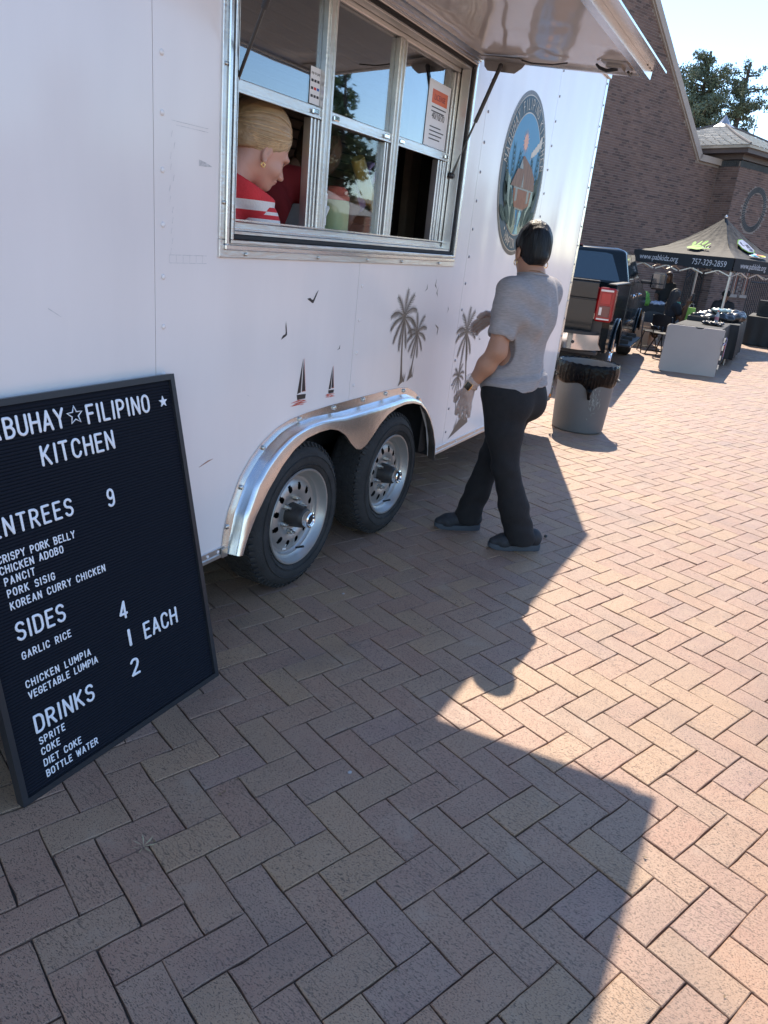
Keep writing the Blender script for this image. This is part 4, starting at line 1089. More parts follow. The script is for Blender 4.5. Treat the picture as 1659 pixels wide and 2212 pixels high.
for a in (('MA', 1.075, 1.148, .987, .050), ('BUHAY', 1.166, 1.345, .987, .050), ('FILIPINO', 1.426, 1.660, .983, .050), ('KITCHEN', 1.255, 1.500, .897, .050), ('9', 1.444, 1.465, .730, .049),
          ('ENTREES', 1.072, 1.317, .741, .046), ('CRISPY PORK BELLY', 1.070, 1.308, .674, .0195), ('CHICKEN ADOBO', 1.070, 1.262, .644, .0195), ('PANCIT', 1.076, 1.164, .612, .0195),
          ('PORK SISIG', 1.077, 1.220, .579, .0195), ('KOREAN CURRY CHICKEN', 1.077, 1.388, .544, .0195), ('SIDES', 1.077, 1.226, .455, .047), ('4', 1.412, 1.437, .376, .051),
          ('GARLIC RICE', 1.078, 1.233, .399, .0195), ('1', 1.429, 1.433, .281, .050), ('EACH', 1.492, 1.632, .277, .050), ('CHICKEN LUMPIA', 1.071, 1.284, .317, .0195),
          ('VEGETABLE LUMPIA', 1.072, 1.302, .284, .0195), ('2', 1.418, 1.445, .181, .050), ('DRINKS', 1.071, 1.266, .181, .048), ('SPRITE', 1.073, 1.154, .142, .0195),
          ('COKE', 1.072, 1.130, .1095, .0195), ('DIET COKE', 1.072, 1.196, .0735, .0195), ('BOTTLE WATER', 1.073, 1.249, .0395, .0195)):
    board_text(a[0], a[1], a[2], a[3], a[4], .100 if a[4] < .03 else .084)
def star(u_, v_, r_, hollow):
    P = [(u_ + (r_ if k % 2 == 0 else r_ * .42) * math.sin(PI * k / 5), v_ + (r_ if k % 2 == 0 else r_ * .42) * math.cos(PI * k / 5)) for k in range(10)]
    if hollow: return MB().tube([bp(a, c, -.0065) for a, c in P], .0022, 6, closed=True).build('star', M_LET, board, smooth=True)
    b = MB(); b.prism(P, bp(0, 0, -.0085), BU, BV, BN * .003); return b.build('star', M_LET, board)
star(1.383, 1.013, .0265, True); star(1.722, 1.004, .0185, False)

# ------------------------------------------------------------------ rubbish bin with a black liner
bin_ = thing('trash_can', 'round grey plastic trash can lined with a black bag behind the food trailer', 'trash can', (7.03, 1.53, 0))
M_BIN = pbr('grey_plastic', (.115, .118, .12), .5, var=.06, scale=3, bump=.1, bscale=40)
c = (7.03, 1.53, 0)
t = MB(); t.lathe([(0, .0), (.225, .0), (.238, .012), (.240, .03), (.262, .42), (.268, .60), (.276, .61), (.276, .63), (.262, .635), (.255, .60), (.225, .03), (0, .025)], c, (0, 0, 1), 64)
body_ = t.build('can_body', M_BIN, bin_, angle=35)
M_BAG = pbr('black_bag', (.003, .003, .004), .24, spec=.14, var=.2, scale=10, bump=.8, bscale=28)
rb = np.random.default_rng(4)
n = 200; rows = []
ph = rb.uniform(0, 2 * PI, 14)
rl = random.Random(12); PL = [(rl.uniform(0, 2 * PI), rl.uniform(.03, .08), rl.choice((-1, 1)) * rl.uniform(.4, 1)) for _ in range(90)]
def fold(a, hgt):
    v = 0
    for a0, w_, s_ in PL:
        d_ = (a - a0 - .5 * (hgt - .5) * s_ + PI) % (2 * PI) - PI; v += s_ * max(0, 1 - abs(d_) / w_)
    return v
n = 360; prof = [(.250, .40, 0), (.256, .56, .1), (.268, .636, .15), (.276, .645, .2), (.283, .636, .35), (.287, .61, .7), (.289, .58, .9), (.288, .55, 1.1), (.285, .52, 1.1), (.281, .49, .8), (.275, .465, .4), (.268, .458, .1)]
vs = []
for i, (r_, z_, am) in enumerate(prof):
    for k in range(n):
        a = 2 * PI * k / n; w6 = max(0, (i - 5) / 6)
        sag = (.009 * math.sin(3 * a + 1) + .005 * math.sin(7 * a + 2)) * w6
        dd = math.exp(-((a - 3.52) / .20) ** 2) * .055 * w6
        gath = math.exp(-((a - 3.52) / .35) ** 2) * w6
        rr_ = r_ + fold(a, z_) * .0030 * am + gath * .006 * math.sin(60 * (a - 3.52)) ; vs.append((c[0] + rr_ * math.cos(a), c[1] + rr_ * math.sin(a), z_ - sag - dd + (.003 * math.sin(23 * a) if i in (2, 3, 4) else 0)))
fs = [(i * n + k, i * n + (k + 1) % n, (i + 1) * n + (k + 1) % n, (i + 1) * n + k) for i in range(len(prof) - 1) for k in range(n)]
MB().add(vs, fs).build('bin_liner', M_BAG, bin_, angle=60)
# knot of gathered liner on the side facing the plaza
a = 3.52; kx, ky = c[0] + .285 * math.cos(a), c[1] + .285 * math.sin(a)
MB().tube([(kx, ky, .43), (kx - .006, ky - .004, .395), (kx - .012, ky - .006, .365), (kx - .008, ky - .014, .34)], [.030, .022, .012, .016], 7).build('liner_knot', M_BAG, bin_, smooth=True)
# small things lying about
tag(MB().ball((3.98, .92, .012), .011, 6, (1.2, .9, .8)).build('pebble', pbr('dark_pebble', (.05, .045, .04), .7), None, smooth=True), 'tiny dark pebble lying on the sunlit pavers right of the walking woman', 'pebble')

M_GUM = pbr('old_gum', (.40, .36, .34), .8)
for i_, (x, y, r_) in enumerate(((1.62, .83, .007), (2.62, 1.47, .007))):
    tag(MB().ball((x, y, .001), r_, 6, (1.2, .9, .18)).build('gum_spot', M_GUM, None, smooth=True), ('pale flattened gum spot on the shaded pavers below the flap shadow corner', 'grey flattened gum spot on the pavers beside the front tyre')[i_], 'gum spot')

# grips and scuffs on the bin
for a in (1.9, 5.05):
    p = Vector((7.03 + .275 * math.cos(a), 1.53 + .275 * math.sin(a), .50)); t_ = Vector((-math.sin(a), math.cos(a), 0)); n_ = Vector((math.cos(a), math.sin(a), 0))
    MB().tube([p - t_ * .06, p - t_ * .05 + n_ * .025, p + t_ * .05 + n_ * .025, p + t_ * .06], .009, 6).build('handle', M_BIN, bin_, smooth=True)
r9 = random.Random(5); sc9 = MB()
for k in range(70):
    a = 3.05 + r9.gauss(0, .10) + .45 * 0; z = .30 + r9.gauss(0, .05); rr = .2445 + (z - .03) * .0565 + .0012; L = r9.uniform(.008, .03)
    x0, y0 = 7.03 + rr * math.cos(a + .75), 1.53 + rr * math.sin(a + .75); da = r9.uniform(-.05, .05)
    sc9.tube([(x0, y0, z), (7.03 + (rr + .0004) * math.cos(a + .75 + da), 1.53 + (rr + .0004) * math.sin(a + .75 + da), z + L)], .0012, 4)
sc9.build('scuffs', pbr('pale_scuff', (.42, .45, .42), .7), bin_, kind='stuff')
# a few dry leaf crumbs on the paving
M_CR = pbr('leaf_crumb', (.22, .15, .08), .8, var=.4, scale=50); r8 = random.Random(21); cr_ = MB()
for k in range(120):
    x, y = r8.uniform(.8, 9), r8.uniform(-1.6, 1.7); s_ = r8.uniform(.003, .008); a = r8.uniform(0, 6.28)
    cr_.add([(x + s_ * math.cos(a), y + s_ * math.sin(a), .0035), (x + s_ * math.cos(a + 2), y + s_ * math.sin(a + 2), .006), (x + s_ * .7 * math.cos(a + 4), y + s_ * .7 * math.sin(a + 4), .004)], [(0, 1, 2)])
tag(cr_.build('leaf_litter', M_CR, None), 'tiny crumbs of dry leaves and grit scattered over the pavers', 'litter', kind='stuff')
# ------------------------------------------------------------------ people
M_SKIN = pbr('tan_skin', (.40, .205, .13), .5, var=.08, scale=9, bump=.06, bscale=60)
M_SKIN.node_tree.nodes['Principled BSDF'].inputs['Subsurface Weight'].default_value = .12
M_SKIN.node_tree.nodes['Principled BSDF'].inputs['Subsurface Radius'].default_value = (.02, .008, .004)
M_SKINF = pbr('fair_skin', (.60, .33, .25), .48, var=.06, scale=9, bump=.05, bscale=60)
M_SKINF.node_tree.nodes['Principled BSDF'].inputs['Subsurface Weight'].default_value = .12
M_SKINF.node_tree.nodes['Principled BSDF'].inputs['Subsurface Radius'].default_value = (.02, .008, .004)
M_SKIND = pbr('deep_skin', (.13, .065, .04), .5, var=.08)
M_TEE = pbr('grey_marl_shirt', (.31, .28, .275), .9, var=.16, scale=120, stretch=(.3, .3, 2.2), bump=.25, bscale=160)
M_TROU = pbr('black_trousers', (.012, .0115, .013), .92, var=.2, scale=30, bump=.15, bscale=100)
M_SHOE = pbr('dark_sneaker', (.02, .021, .026), .7, var=.3, scale=60); M_SOLE = pbr('blue_grey_sole', (.055, .065, .08), .7)
M_BLKHAIR = pbr('black_hair', (.007, .007, .008), .45, spec=.3, var=.5, scale=60, stretch=(1, 1, .12), bump=.6, bscale=90)
M_GOLD = pbr('gold', (.85, .58, .25), .22, metal=1)
M_BLOND = pbr('blond_hair', (.50, .335, .18), .38, col2=(.33, .215, .12), scale=30, stretch=(.12, 1, 1), bump=.7, bscale=60)
M_GLOVE = pbr('clear_glove', (.88, .82, .78), .12, alpha=.30, var=.05, bump=.8, bscale=70)

O_W = (3.74, 1.18, 0)
woman = thing('person', 'woman in grey t-shirt and black trousers walking beside the trailer wearing clear gloves', 'person', O_W, math.atan2(-.895, .446))
def lw_(name, sdf, mt, h=.007, **kw):
    V, Q = sdf.mesh(h, **kw); return raw_obj(name, V, Q, mt, woman, world=False)
# local axes: x = image right, y = away, z = up
FT = np.array([-.75, .66, 0]); LS = np.array([-.66, -.75, 0])     # torso facing, her left
def L3(f=0, l=0, z=0, b=(0, 0, 0)): return np.array(b) + FT * f + LS * l + np.array([0, 0, z])
TR = np.stack([FT, LS, [0, 0, 1]], 1)
HF = np.array([-.38, .925, 0]); HL = np.array([-.925, -.38, 0]); HR = np.stack([HF, HL, [0, 0, 1]], 1)
hc = np.array([-.018, .0, 1.565])
el = np.array([-.135, -.155, 1.07]); wr = np.array([-.243, -.10, .862]); sh_l = L3(0, .175, 1.352); sh_r = L3(0, -.175, 1.362)
el2 = np.array([.02, .30, 1.12]); wr2 = np.array([-.13, .16, 1.215])
body = SDF()
body.ell(hc + [0, 0, .018], (.096, .077, .104), HR, .02)                       # skull
body.ell(hc + HF * .028 + [0, 0, -.045], (.070, .060, .080), HR, .03)           # face / jaw
body.cap(hc + HF * .085 + [0, 0, -.035], hc + HF * .108 + [0, 0, -.045], .010, .012, .015)   # nose
body.cap(hc + HF * .075 + [0, 0, -.09], hc + HF * .085 + [0, 0, -.095], .018, .018, .02)
body.chain([hc + [0.005, 0, -.06], np.array([0, .0, 1.42]), np.array([.0, -.005, 1.36])], [.058, .062, .09], .04)
for sg in (1, -1):                                                              # ears
    e0 = hc + HL * .084 * sg + [0, 0, -.030] - HF * .008
    body.ell(e0, (.017, .009, .031), HR, .006); body.ell(e0 + HL * .012 * sg + [0, 0, .004], (.010, .007, .020), HR, .002, op='-e')
body.chain([sh_l - [0, 0, .015], el], [.052, .047], .03); body.chain([el, el * .62 + wr * .38, wr], [.046, .045, .027], .03)
body.chain([sh_r - [0, 0, .015], el2, wr2], [.050, .048, .028], .03)
body.ell(L3(0, 0, 1.2), (.09, .14, .17), TR, .04); body.cap(sh_l - [0, 0, .02], sh_r - [0, 0, .02], .045, .045, .03); body.ell(L3(0, 0, .95), (.11, .15, .2), TR, .04)
def hand(s, w, axis, palmn, thumb, sc=1.0, spread=1.0, curl=.25):
    """w wrist, axis down the hand, palmn palm normal, thumb direction across"""
    axis = np.array(axis, float); axis /= np.linalg.norm(axis); th = np.array(thumb, float); th -= axis * (th @ axis); th /= np.linalg.norm(th)
    pn = np.cross(axis, th); pn = pn if pn @ np.array(palmn) > 0 else -pn
    s.cap(w, w + axis * .03 * sc, .026 * sc, .027 * sc, .02)
    for t in (-.024, -.008, .009, .026): s.cap(w + axis * .03 * sc + th * t * .7 * sc, w + axis * .088 * sc + th * t * sc, .0145 * sc, .0115 * sc, .012)
    for t, L in ((-.031, .058), (-.0105, .073), (.0105, .079), (.031, .069)):
        a = w + axis * .088 * sc + th * t * sc * .95; d1 = axis + th * t * 3.2 * spread; d1 /= np.linalg.norm(d1)
        b = a + d1 * L * .45 * sc; d2 = d1 + pn * curl; d2 /= np.linalg.norm(d2); c_ = b + d2 * L * .3 * sc
        d3 = d2 + pn * curl; d3 /= np.linalg.norm(d3); e = c_ + d3 * L * .28 * sc
        s.chain([a, b, c_, e], [.0098 * sc, .0090 * sc, .0084 * sc, .0074 * sc], .004)
    a = w + axis * .025 * sc + th * .022 * sc; b = a + (axis * .6 + th * .75 + pn * .2) * .038 * sc; c_ = b + (axis * .85 + th * .4 + pn * .25) * .032 * sc; e = c_ + (axis * .95 + th * .15 + pn * .3) * .024 * sc
    s.chain([a, b, c_, e], [.0165 * sc, .0125 * sc, .0105 * sc, .009 * sc], .010)
hand(body, wr, (-.12, .05, -1), (-.3, 1, 0), (-.9, .5, 0), 1.0, 1.0, .18)
hand(body, wr2, (-.78, -.1, -.55), (-.2, -.3, -1), (-.2, -.5, .9), .98, .9, .45)
lw_('body', body, M_SKIN, .0058)
gl = SDF(); hand(gl, wr, (-.12, .05, -1), (-.3, 1, 0), (-.9, .5, 0), 1.0, 1.0, .18); gl.chain([wr + [.012, -.004, .035], wr], [.040, .031], .01)
lw_('glove', gl, M_GLOVE, .0055, grow=.0035)
gl = SDF(); hand(gl, wr2, (-.78, -.1, -.55), (-.2, -.3, -1), (-.2, -.5, .9), .98, .9, .45); gl.chain([wr2 + [.035, .03, .01], wr2], [.036, .031], .01)
lw_('glove', gl, M_GLOVE, .0055, grow=.0035)
tee = SDF()
tee.cap(sh_l * [1, 1, 1] - LS * .03, sh_r + LS * .03, .068, .068, .07)
tee.ell(L3(-.02, 0, 1.25), (.125, .185, .185), TR, .06); tee.ell(L3(.055, 0, 1.20), (.105, .150, .12), TR, .06)
tee.ell(L3(.02, 0, 1.02), (.138, .172, .17), TR, .07); tee.ell(L3(-.005, 0, .88), (.148, .180, .15), TR, .07)
tee.ell(L3(.045, 0, .94), (.125, .155, .13), TR, .06); tee.ell(L3(-.02, 0, 1.40), (.075, .10, .05), TR, .06)
tee.chain([sh_l, sh_l * .36 + el * .64 + [-.002, -.004, 0]], [.072, .070], .045)
tee.chain([sh_r, sh_r * .4 + el2 * .6], [.072, .068], .045)
sl_c = sh_l * .36 + el * .64; sl_n = (el - sh_l) / np.linalg.norm(el - sh_l)
sln = (el - sh_l) / np.linalg.norm(el - sh_l); srn = (el2 - sh_r) / np.linalg.norm(el2 - sh_r)
tee.ell(sh_l * .36 + el * .64 + sln * .100, (.092, .092, .092), None, .006, op='-e'); tee.ell(sh_r * .4 + el2 * .6 + srn * .100, (.092, .092, .092), None, .006, op='-e')
def tee_disp(X, Y, Z):
    t = X * -.75 + Y * .66; l = X * -.66 + Y * -.75
    f = .011 * np.sin(30 * Z + 9 * l + 3 * np.sin(14 * l)) * np.clip((1.12 - Z) / .2, 0, 1)
    f += .0085 * np.sin(55 * l + 12 * (Z - 1.1)) * np.clip((Z - .9) / .3, 0, 1) * np.exp(-((Z - 1.2) / .16) ** 2)
    f += .010 * np.sin(46 * Z - 26 * l + 2.0) * np.exp(-((Z - 1.24) / .14) ** 2) * np.exp(-((l - .12) / .12) ** 2)
    f += .005 * np.exp(-((Z - .955 - .18 * X) / .012) ** 2) - .006 * np.exp(-((Z - .925 - .18 * X) / .012) ** 2)
    return f
tee_o = lw_('t_shirt', tee, M_TEE, .007, disp=tee_disp, cuts=[((0, 0, .868), (.21, 0, -1)), ((0, 0, 1.452), (0, 0, 1))])
MB().tube([(.075 * math.cos(a) + .002, .072 * math.sin(a) - .008, 1.440 - .010 * math.sin(a)) for a in np.linspace(0, 2 * PI, 40)[:-1]], .006, 6, closed=True).build('collar', M_TEE, woman, world=False, smooth=True)
# sleeve hem
def sleeve_end(c_, n_, r_):
    u, v, d_ = basis(n_); MB().tube([Vector(c_) + (u * math.cos(a) + v * math.sin(a)) * r_ for a in np.linspace(0, 2 * PI, 36)[:-1]], .0042, 6, closed=True).build('sleeve_hem', M_TEE, woman, world=False, smooth=True)
tr = SDF()
hl = L3(0, .085, .84); hr_ = L3(0, -.085, .84)
kn_n = np.array([.005, -.115, .47]); an_n = np.array([.148, -.115, .075]); kn_f = np.array([-.045, .09, .46]); an_f = np.array([-.128, .112, .085])
tr.ell(L3(-.005, 0, .86), (.142, .172, .13), TR, .05); tr.ell(L3(-.055, .07, .80), (.105, .10, .105), TR, .04); tr.ell(L3(-.055, -.07, .80), (.105, .10, .105), TR, .04)
tr.ell(L3(.02, 0, .92), (.118, .148, .07), TR, .05)
tr.chain([hl, hl * .5 + kn_n * .5, kn_n], [.120, .096, .070], .04); tr.chain([kn_n, kn_n * .45 + an_n * .55, an_n], [.069, .077, .083], .03)
tr.chain([hr_, hr_ * .5 + kn_f * .5, kn_f], [.118, .092, .068], .04); tr.chain([kn_f, kn_f * .45 + an_f * .55, an_f], [.066, .068, .076], .03)
def tr_disp(X, Y, Z):
    f = .0022 * np.sin(60 * Z + 45 * X) * np.exp(-((Z - .47) / .07) ** 2) + .003 * np.sin(65 * Z + 50 * Y) * np.exp(-((Z - .16) / .09) ** 2)
    f += .0015 * np.sin(38 * X - 30 * Z) * np.exp(-((Z - .7) / .12) ** 2) + .0018 * np.sin(45 * Z - 45 * X + 1) * np.exp(-((Z - .32) / .1) ** 2)
    return f
lw_('trousers', tr, M_TROU, .0075, disp=tr_disp, cuts=[((0, 0, .042), (0, 0, -1))])
def shoe(heel, toe):
    h_ = np.array(heel, float); t_ = np.array(toe, float); d_ = (t_ - h_); L = np.linalg.norm(d_); d_ /= L; s_ = np.array([-d_[1], d_[0], 0])
    u = SDF(); P = lambda a, b, z: h_ + d_ * a * L + s_ * b + np.array([0, 0, z])
    u.chain([P(.13, 0, .062), P(.45, 0, .060), P(.72, 0, .046), P(.90, 0, .036)], [.040, .040, .037, .028], .03); u.cap(P(.16, 0, .085), P(.32, 0, .085), .038, .036, .03); u.cap(P(.72, .02, .035), P(.72, -.018, .035), .028, .026, .02)
    o = lw_('shoe', u, M_SHOE, .006, cuts=[((0, 0, .022), (0, 0, -1))])
    out = []
    for k in range(36):
        a = 2 * PI * k / 36; ca, sa_ = math.cos(a), math.sin(a)
        w = .047 - .010 * (ca < 0) * abs(ca) - .006 * (ca > 0) * ca; w *= 1 - .10 * math.exp(-((ca + .1) / .3) ** 2)
        x_ = .5 - .505 * ca * (abs(ca) ** -.25 if abs(ca) > 1e-6 else 0) if False else .5 + .505 * math.copysign(abs(ca) ** .8, ca); out.append((x_, w * math.copysign(abs(sa_) ** .7, sa_)))
    vs = [P(a, b * .93, .0 + .010 * max(0, (a - .85) / .15)) for a, b in out] + [P(a, b, .012 + .010 * max(0, (a - .85) / .15)) for a, b in out] + [P(a, b * .97, .030 + (.006 if a < .3 else 0) + .004 * max(0, (a - .85) / .15)) for a, b in out]
    fs = [tuple(range(36))[::-1], tuple(range(72, 108))] + [(r_ * 36 + k, r_ * 36 + (k + 1) % 36, (r_ + 1) * 36 + (k + 1) % 36, (r_ + 1) * 36 + k) for r_ in (0, 1) for k in range(36)]
    MB().add(vs, fs).build('sole', M_SOLE, o, world=False, angle=60)
shoe((.272, -.088, 0), (-.022, -.135, 0)); shoe((-.045, .128, 0), (-.315, .088, 0))
hair = SDF(); hair.ell(hc + [.004, -.004, .022], (.103, .0835, .111), HR, .02); hair.ell(hc - HF * .04 + [0, 0, -.030], (.064, .056, .070), HR, .03)
hair.cap(hc - HF * .085 + [0, 0, -.04], hc - HF * .08 + [0, 0, -.055], .030, .026, .02)
lw_('hair', hair, M_BLKHAIR, .006, cuts=[(hc + HF * .076 + [0, 0, .01], (HF[0], HF[1], -.35)), (hc + [0, 0, -.090], (-HF[0] * .2, -HF[1] * .2, -1))], disp=lambda X, Y, Z: .0012 * np.sin(150 * X + 30 * Z) + .0012 * np.sin(130 * Y + 40 * Z))
rs0 = random.Random(8); stn = MB(); hc0 = hc + np.array([.004, -.004, .022])
for i in range(700):
    th0 = rs0.uniform(-1, 1); t_ = abs(th0); sg_ = 1 if th0 >= 0 else -1
    st = np.array([np.interp(t_, [0, .6, 1], [.88, .60, .30]), sg_ * np.interp(t_, [0, .6, 1], [0, .72, .93]), np.interp(t_, [0, .6, 1], [.45, .10, -.25])]); st /= np.linalg.norm(st)
    en = np.array([-.80, .16 * rs0.uniform(-1, 1) + .25 * th0, -.62 + .1 * rs0.uniform(-1, 1)]); en /= np.linalg.norm(en)
    om = math.acos(max(-1, min(1, st @ en))); pts = []; lift = rs0.uniform(-.002, .003)
    for k in range(12):
        t = k / 11; q = (math.sin((1 - t) * om) * st + math.sin(t * om) * en) / math.sin(om); q = q / np.linalg.norm(q)
        pts.append(tuple(hc0 + HR @ (q * np.array([.103, .0835, .111]) * (1.006 + lift / .1 + .006 * math.sin(t * 8 + i)) * (1 - .12 * max(0, t - .6)))))
    stn.tube(pts, [.0008] + [rs0.uniform(.0009, .0017)] * 10 + [.0008], 4, cap=False)
stn.build('hair_strands', pbr('black_strands', (.008, .007, .008), .36, spec=.3), woman, world=False, smooth=True, kind='stuff')
for sg in (1, -1):
    e0 = hc + HL * .088 * sg + [0, 0, -.072] - HF * .006
    MB().tube([Vector(e0 + HF * .014 * math.cos(a) + np.array([0, 0, .014 * math.sin(a)])) for a in np.linspace(0, 2 * PI, 20)[:-1]], .0022, 6, closed=True).build('earring', M_GOLD, woman, world=False, smooth=True)
MB().tube([(.066 * math.cos(a), .064 * math.sin(a) - .004, 1.443 - .02 * math.sin(a)) for a in np.linspace(0, 2 * PI, 40)[:-1]], .0012, 5, closed=True).build('necklace', M_GOLD, woman, world=False)
ax_ = (el - wr) / np.linalg.norm(el - wr); wc = wr + ax_ * .018
u, v, d_ = basis(ax_)
MB().tube([Vector(wc) + (u * math.cos(a) + v * math.sin(a)) * .0325 for a in np.linspace(0, 2 * PI, 24)[:-1]], .006, 6, closed=True).build('watch_strap', pbr('leopard_strap', (.65, .40, .28), .6, col2=(.08, .04, .03), scale=90), woman, world=False, smooth=True)
wd_ = Vector((-.35, -.93, .2)).normalized(); wd_ = (wd_ - Vector(ax_) * wd_.dot(Vector(ax_))).normalized(); sd_ = Vector(ax_).cross(wd_)
Mw = Matrix((sd_, Vector(ax_), wd_)).transposed()
wo_ = MB().box(Vector(wc) + wd_ * .036, (.036, .042, .010), M=Mw, bev=.003).build('watch_case', M_GOLD, woman, world=False)
MB().box(Vector(wc) + wd_ * .0415, (.031, .037, .002), M=Mw, bev=.0005).build('watch_face', pbr('watch_glass', (.01, .01, .012), .08), wo_, world=False)

# ---- woman leaning in the serving window (local x = where she faces)
HA = math.atan2(-.47, .86); HC = (2.462, 1.905, 1.802)
lady = thing('person', 'blond woman in red and white striped shirt leaning inside the open serving window', 'person', (HC[0], HC[1], HC[2]), HA)
ph_ = rad(26); F_ = np.array([math.cos(ph_), 0, -math.sin(ph_)]); U_ = np.array([math.sin(ph_), 0, math.cos(ph_)]); S_ = np.array([0, 1, 0.])
HRm = np.stack([F_, S_, U_], 1)
def hp(f, s, u_): return F_ * f + S_ * s + U_ * u_
def lady_l(wx, wy, wz):
    d_ = np.array([wx - HC[0], wy - HC[1], wz - HC[2]]); c_, s_ = math.cos(HA), math.sin(HA)
    return np.array([d_[0] * c_ + d_[1] * s_, -d_[0] * s_ + d_[1] * c_, d_[2]])
b = SDF()
b.ell(hp(-.005, 0, .02), (.100, .078, .100), HRm, .02); b.ell(hp(.030, 0, -.045), (.066, .056, .070), HRm, .03)
b.cap(hp(.055, 0, -.098), hp(.070, 0, -.100), .024, .018, .03)
b.chain([hp(.092, 0, -.010), hp(.112, 0, -.040)], [.007, .0115], .010); b.ell(hp(.103, 0, -.043), (.012, .017, .009), HRm, .008)
b.ell(hp(.090, 0, .020), (.016, .050, .012), HRm, .018)
b.ell(hp(.092, 0, -.066), (.010, .024, .006), HRm, .006); b.ell(hp(.089, 0, -.075), (.010, .020, .006), HRm, .006); b.ell(hp(.098, 0, -.0705), (.012, .03, .0018), HRm, .002, op='-e')
for sg in (1, -1):
    b.ell(hp(.083, .030 * sg, -.002), (.014, .016, .008), HRm, .010, op='-e'); b.ell(hp(.072, .030 * sg, -.003), (.013, .013, .013), HRm, .003)
    b.ell(hp(.055, .042 * sg, -.040), (.030, .026, .024), HRm, .02)
    e0 = hp(-.008, .078 * sg, -.012); b.ell(e0, (.018, .009, .032), HRm, .006); b.ell(e0 + S_ * .010 * sg + U_ * .004, (.010, .006, .020), HRm, .002, op='-e'); b.ell(hp(-.004, .080 * sg, -.044), (.010, .008, .010), HRm, .006)
nk = lady_l(2.355, 1.965, 1.70)
b.chain([hp(-.035, 0, -.04), hp(-.055, 0, -.09), nk], [.052, .050, .070], .04)
cst = lady_l(2.27, 2.03, 1.42); b.ell(cst, (.13, .17, .20), None, .05)
V, Q = b.mesh(.0042); raw_obj('body', V, Q, M_SKINF, lady, world=False)
for sg in (1, -1):
    MB().ball(tuple(hp(.0765, .030 * sg, -.003)), .0095, 8).build('eye', pbr('eye_white', (.75, .73, .7), .15), lady, world=False, smooth=True)
    MB().ball(tuple(hp(.0825, .031 * sg, -.003)), .0052, 6).build('iris', pbr('iris_dark', (.05, .04, .03), .1), lady, world=False, smooth=True)
    MB().tube([tuple(hp(.088 - .10 * abs(t) ** 2 * 8 * .1, (.030 + t) * sg, .020 + .003 * math.cos(t * 60))) for t in (-.016, -.008, 0, .008, .018)], [.0012, .0022, .0024, .002, .0008], 6).build('eyebrow', M_BLOND, lady, world=False)
    MB().tube([tuple(hp(.0865 - t * t * 10, (.030 + t) * sg, .003)) for t in (-.012, -.004, .004, .012)], [.0010, .0016, .0016, .001], 5).build('eyelashes', pbr('lash', (.02, .015, .012), .6), lady, world=False)
    e0 = hp(-.004, .084 * sg, -.060)
    for rr_, oy in ((.0085, 0), (.006, .003)):
        MB().tube([tuple(e0 + F_ * rr_ * math.cos(a) + U_ * rr_ * math.sin(a) + S_ * oy * sg) for a in np.linspace(0, 2 * PI, 18)[:-1]], .0014, 6, closed=True).build('earring', M_GOLD, lady, world=False, smooth=True)
MB().tube([tuple(hp(.0985 - 18 * t * t, t, -.0708)) for t in (-.022, -.012, 0, .012, .022)], [.0018, .0035, .0042, .0035, .0018], 6).build('lips', pbr('rose_lips', (.48, .16, .13), .4), lady, world=False, smooth=True)
h_ = SDF(); hC = hp(-.040, 0, .060); hRad = np.array([.126, .096, .116])
h_.ell(hC, hRad, HRm, .02); h_.ell(hp(-.075, 0, -.02), (.062, .062, .060), HRm, .04); h_.ell(hp(-.125, .0, .0), (.045, .045, .045), HRm, .02)
V, Q = h_.mesh(.006, cuts=[(hp(.052, 0, .03), F_ - U_ * .32), (hp(0, 0, .003), F_ * .5 - U_ * 1.0)]); raw_obj('hair', V, Q, M_BLOND, lady, world=False)
# combed strands from the hairline back over the ear to the knot
rs = random.Random(2); strands = MB(); dark = MB()
for i in range(1500):
    th0 = rs.uniform(-1.75, 1.75); w0 = .12 + .05 * rs.random()
    start = np.array([.80 * math.cos(th0 * .62) , math.sin(th0 * .62) * .98, 0]);
    # start point on ellipsoid along the hairline arc (front-top to above the ear)
    t_ = abs(th0) / 1.75; sg_ = 1 if th0 >= 0 else -1
    st = np.array([np.interp(t_, [0, .6, 1], [.90, .66, .30]), sg_ * np.interp(t_, [0, .6, 1], [0, .72, .92]), np.interp(t_, [0, .6, 1], [.40, -.05, -.42])]); st /= np.linalg.norm(st)
    en = np.array([-1.0, .10 * rs.uniform(-1, 1), -.50 + .12 * rs.uniform(-1, 1)]); en /= np.linalg.norm(en)
    om = math.acos(max(-1, min(1, st @ en))); pts = []; n_s = 12; lift = rs.uniform(-.0015, .0012)
    for k in range(n_s + 1):
        t = k / n_s; q = (math.sin((1 - t) * om) * st + math.sin(t * om) * en) / math.sin(om); q = q / np.linalg.norm(q)
        wv = 1 + lift / .1 + .008 * math.sin(t * 7 + i)
        p = hC + HRm @ (q * hRad * wv * 1.004); pts.append(tuple(p))
    (strands if rs.random() < .62 else dark).tube(pts, [.0012] + [rs.uniform(.0010, .0018)] * (n_s - 1) + [.001], 5, cap=False)
so = strands.build('hair_strands', pbr('blond_light', (.58, .40, .22), .36, var=.2, scale=20), lady, world=False, smooth=True, kind='stuff')
so = dark.build('hair_strands', pbr('blond_dark', (.40, .265, .145), .4, var=.25, scale=20), lady, world=False, smooth=True, kind='stuff')
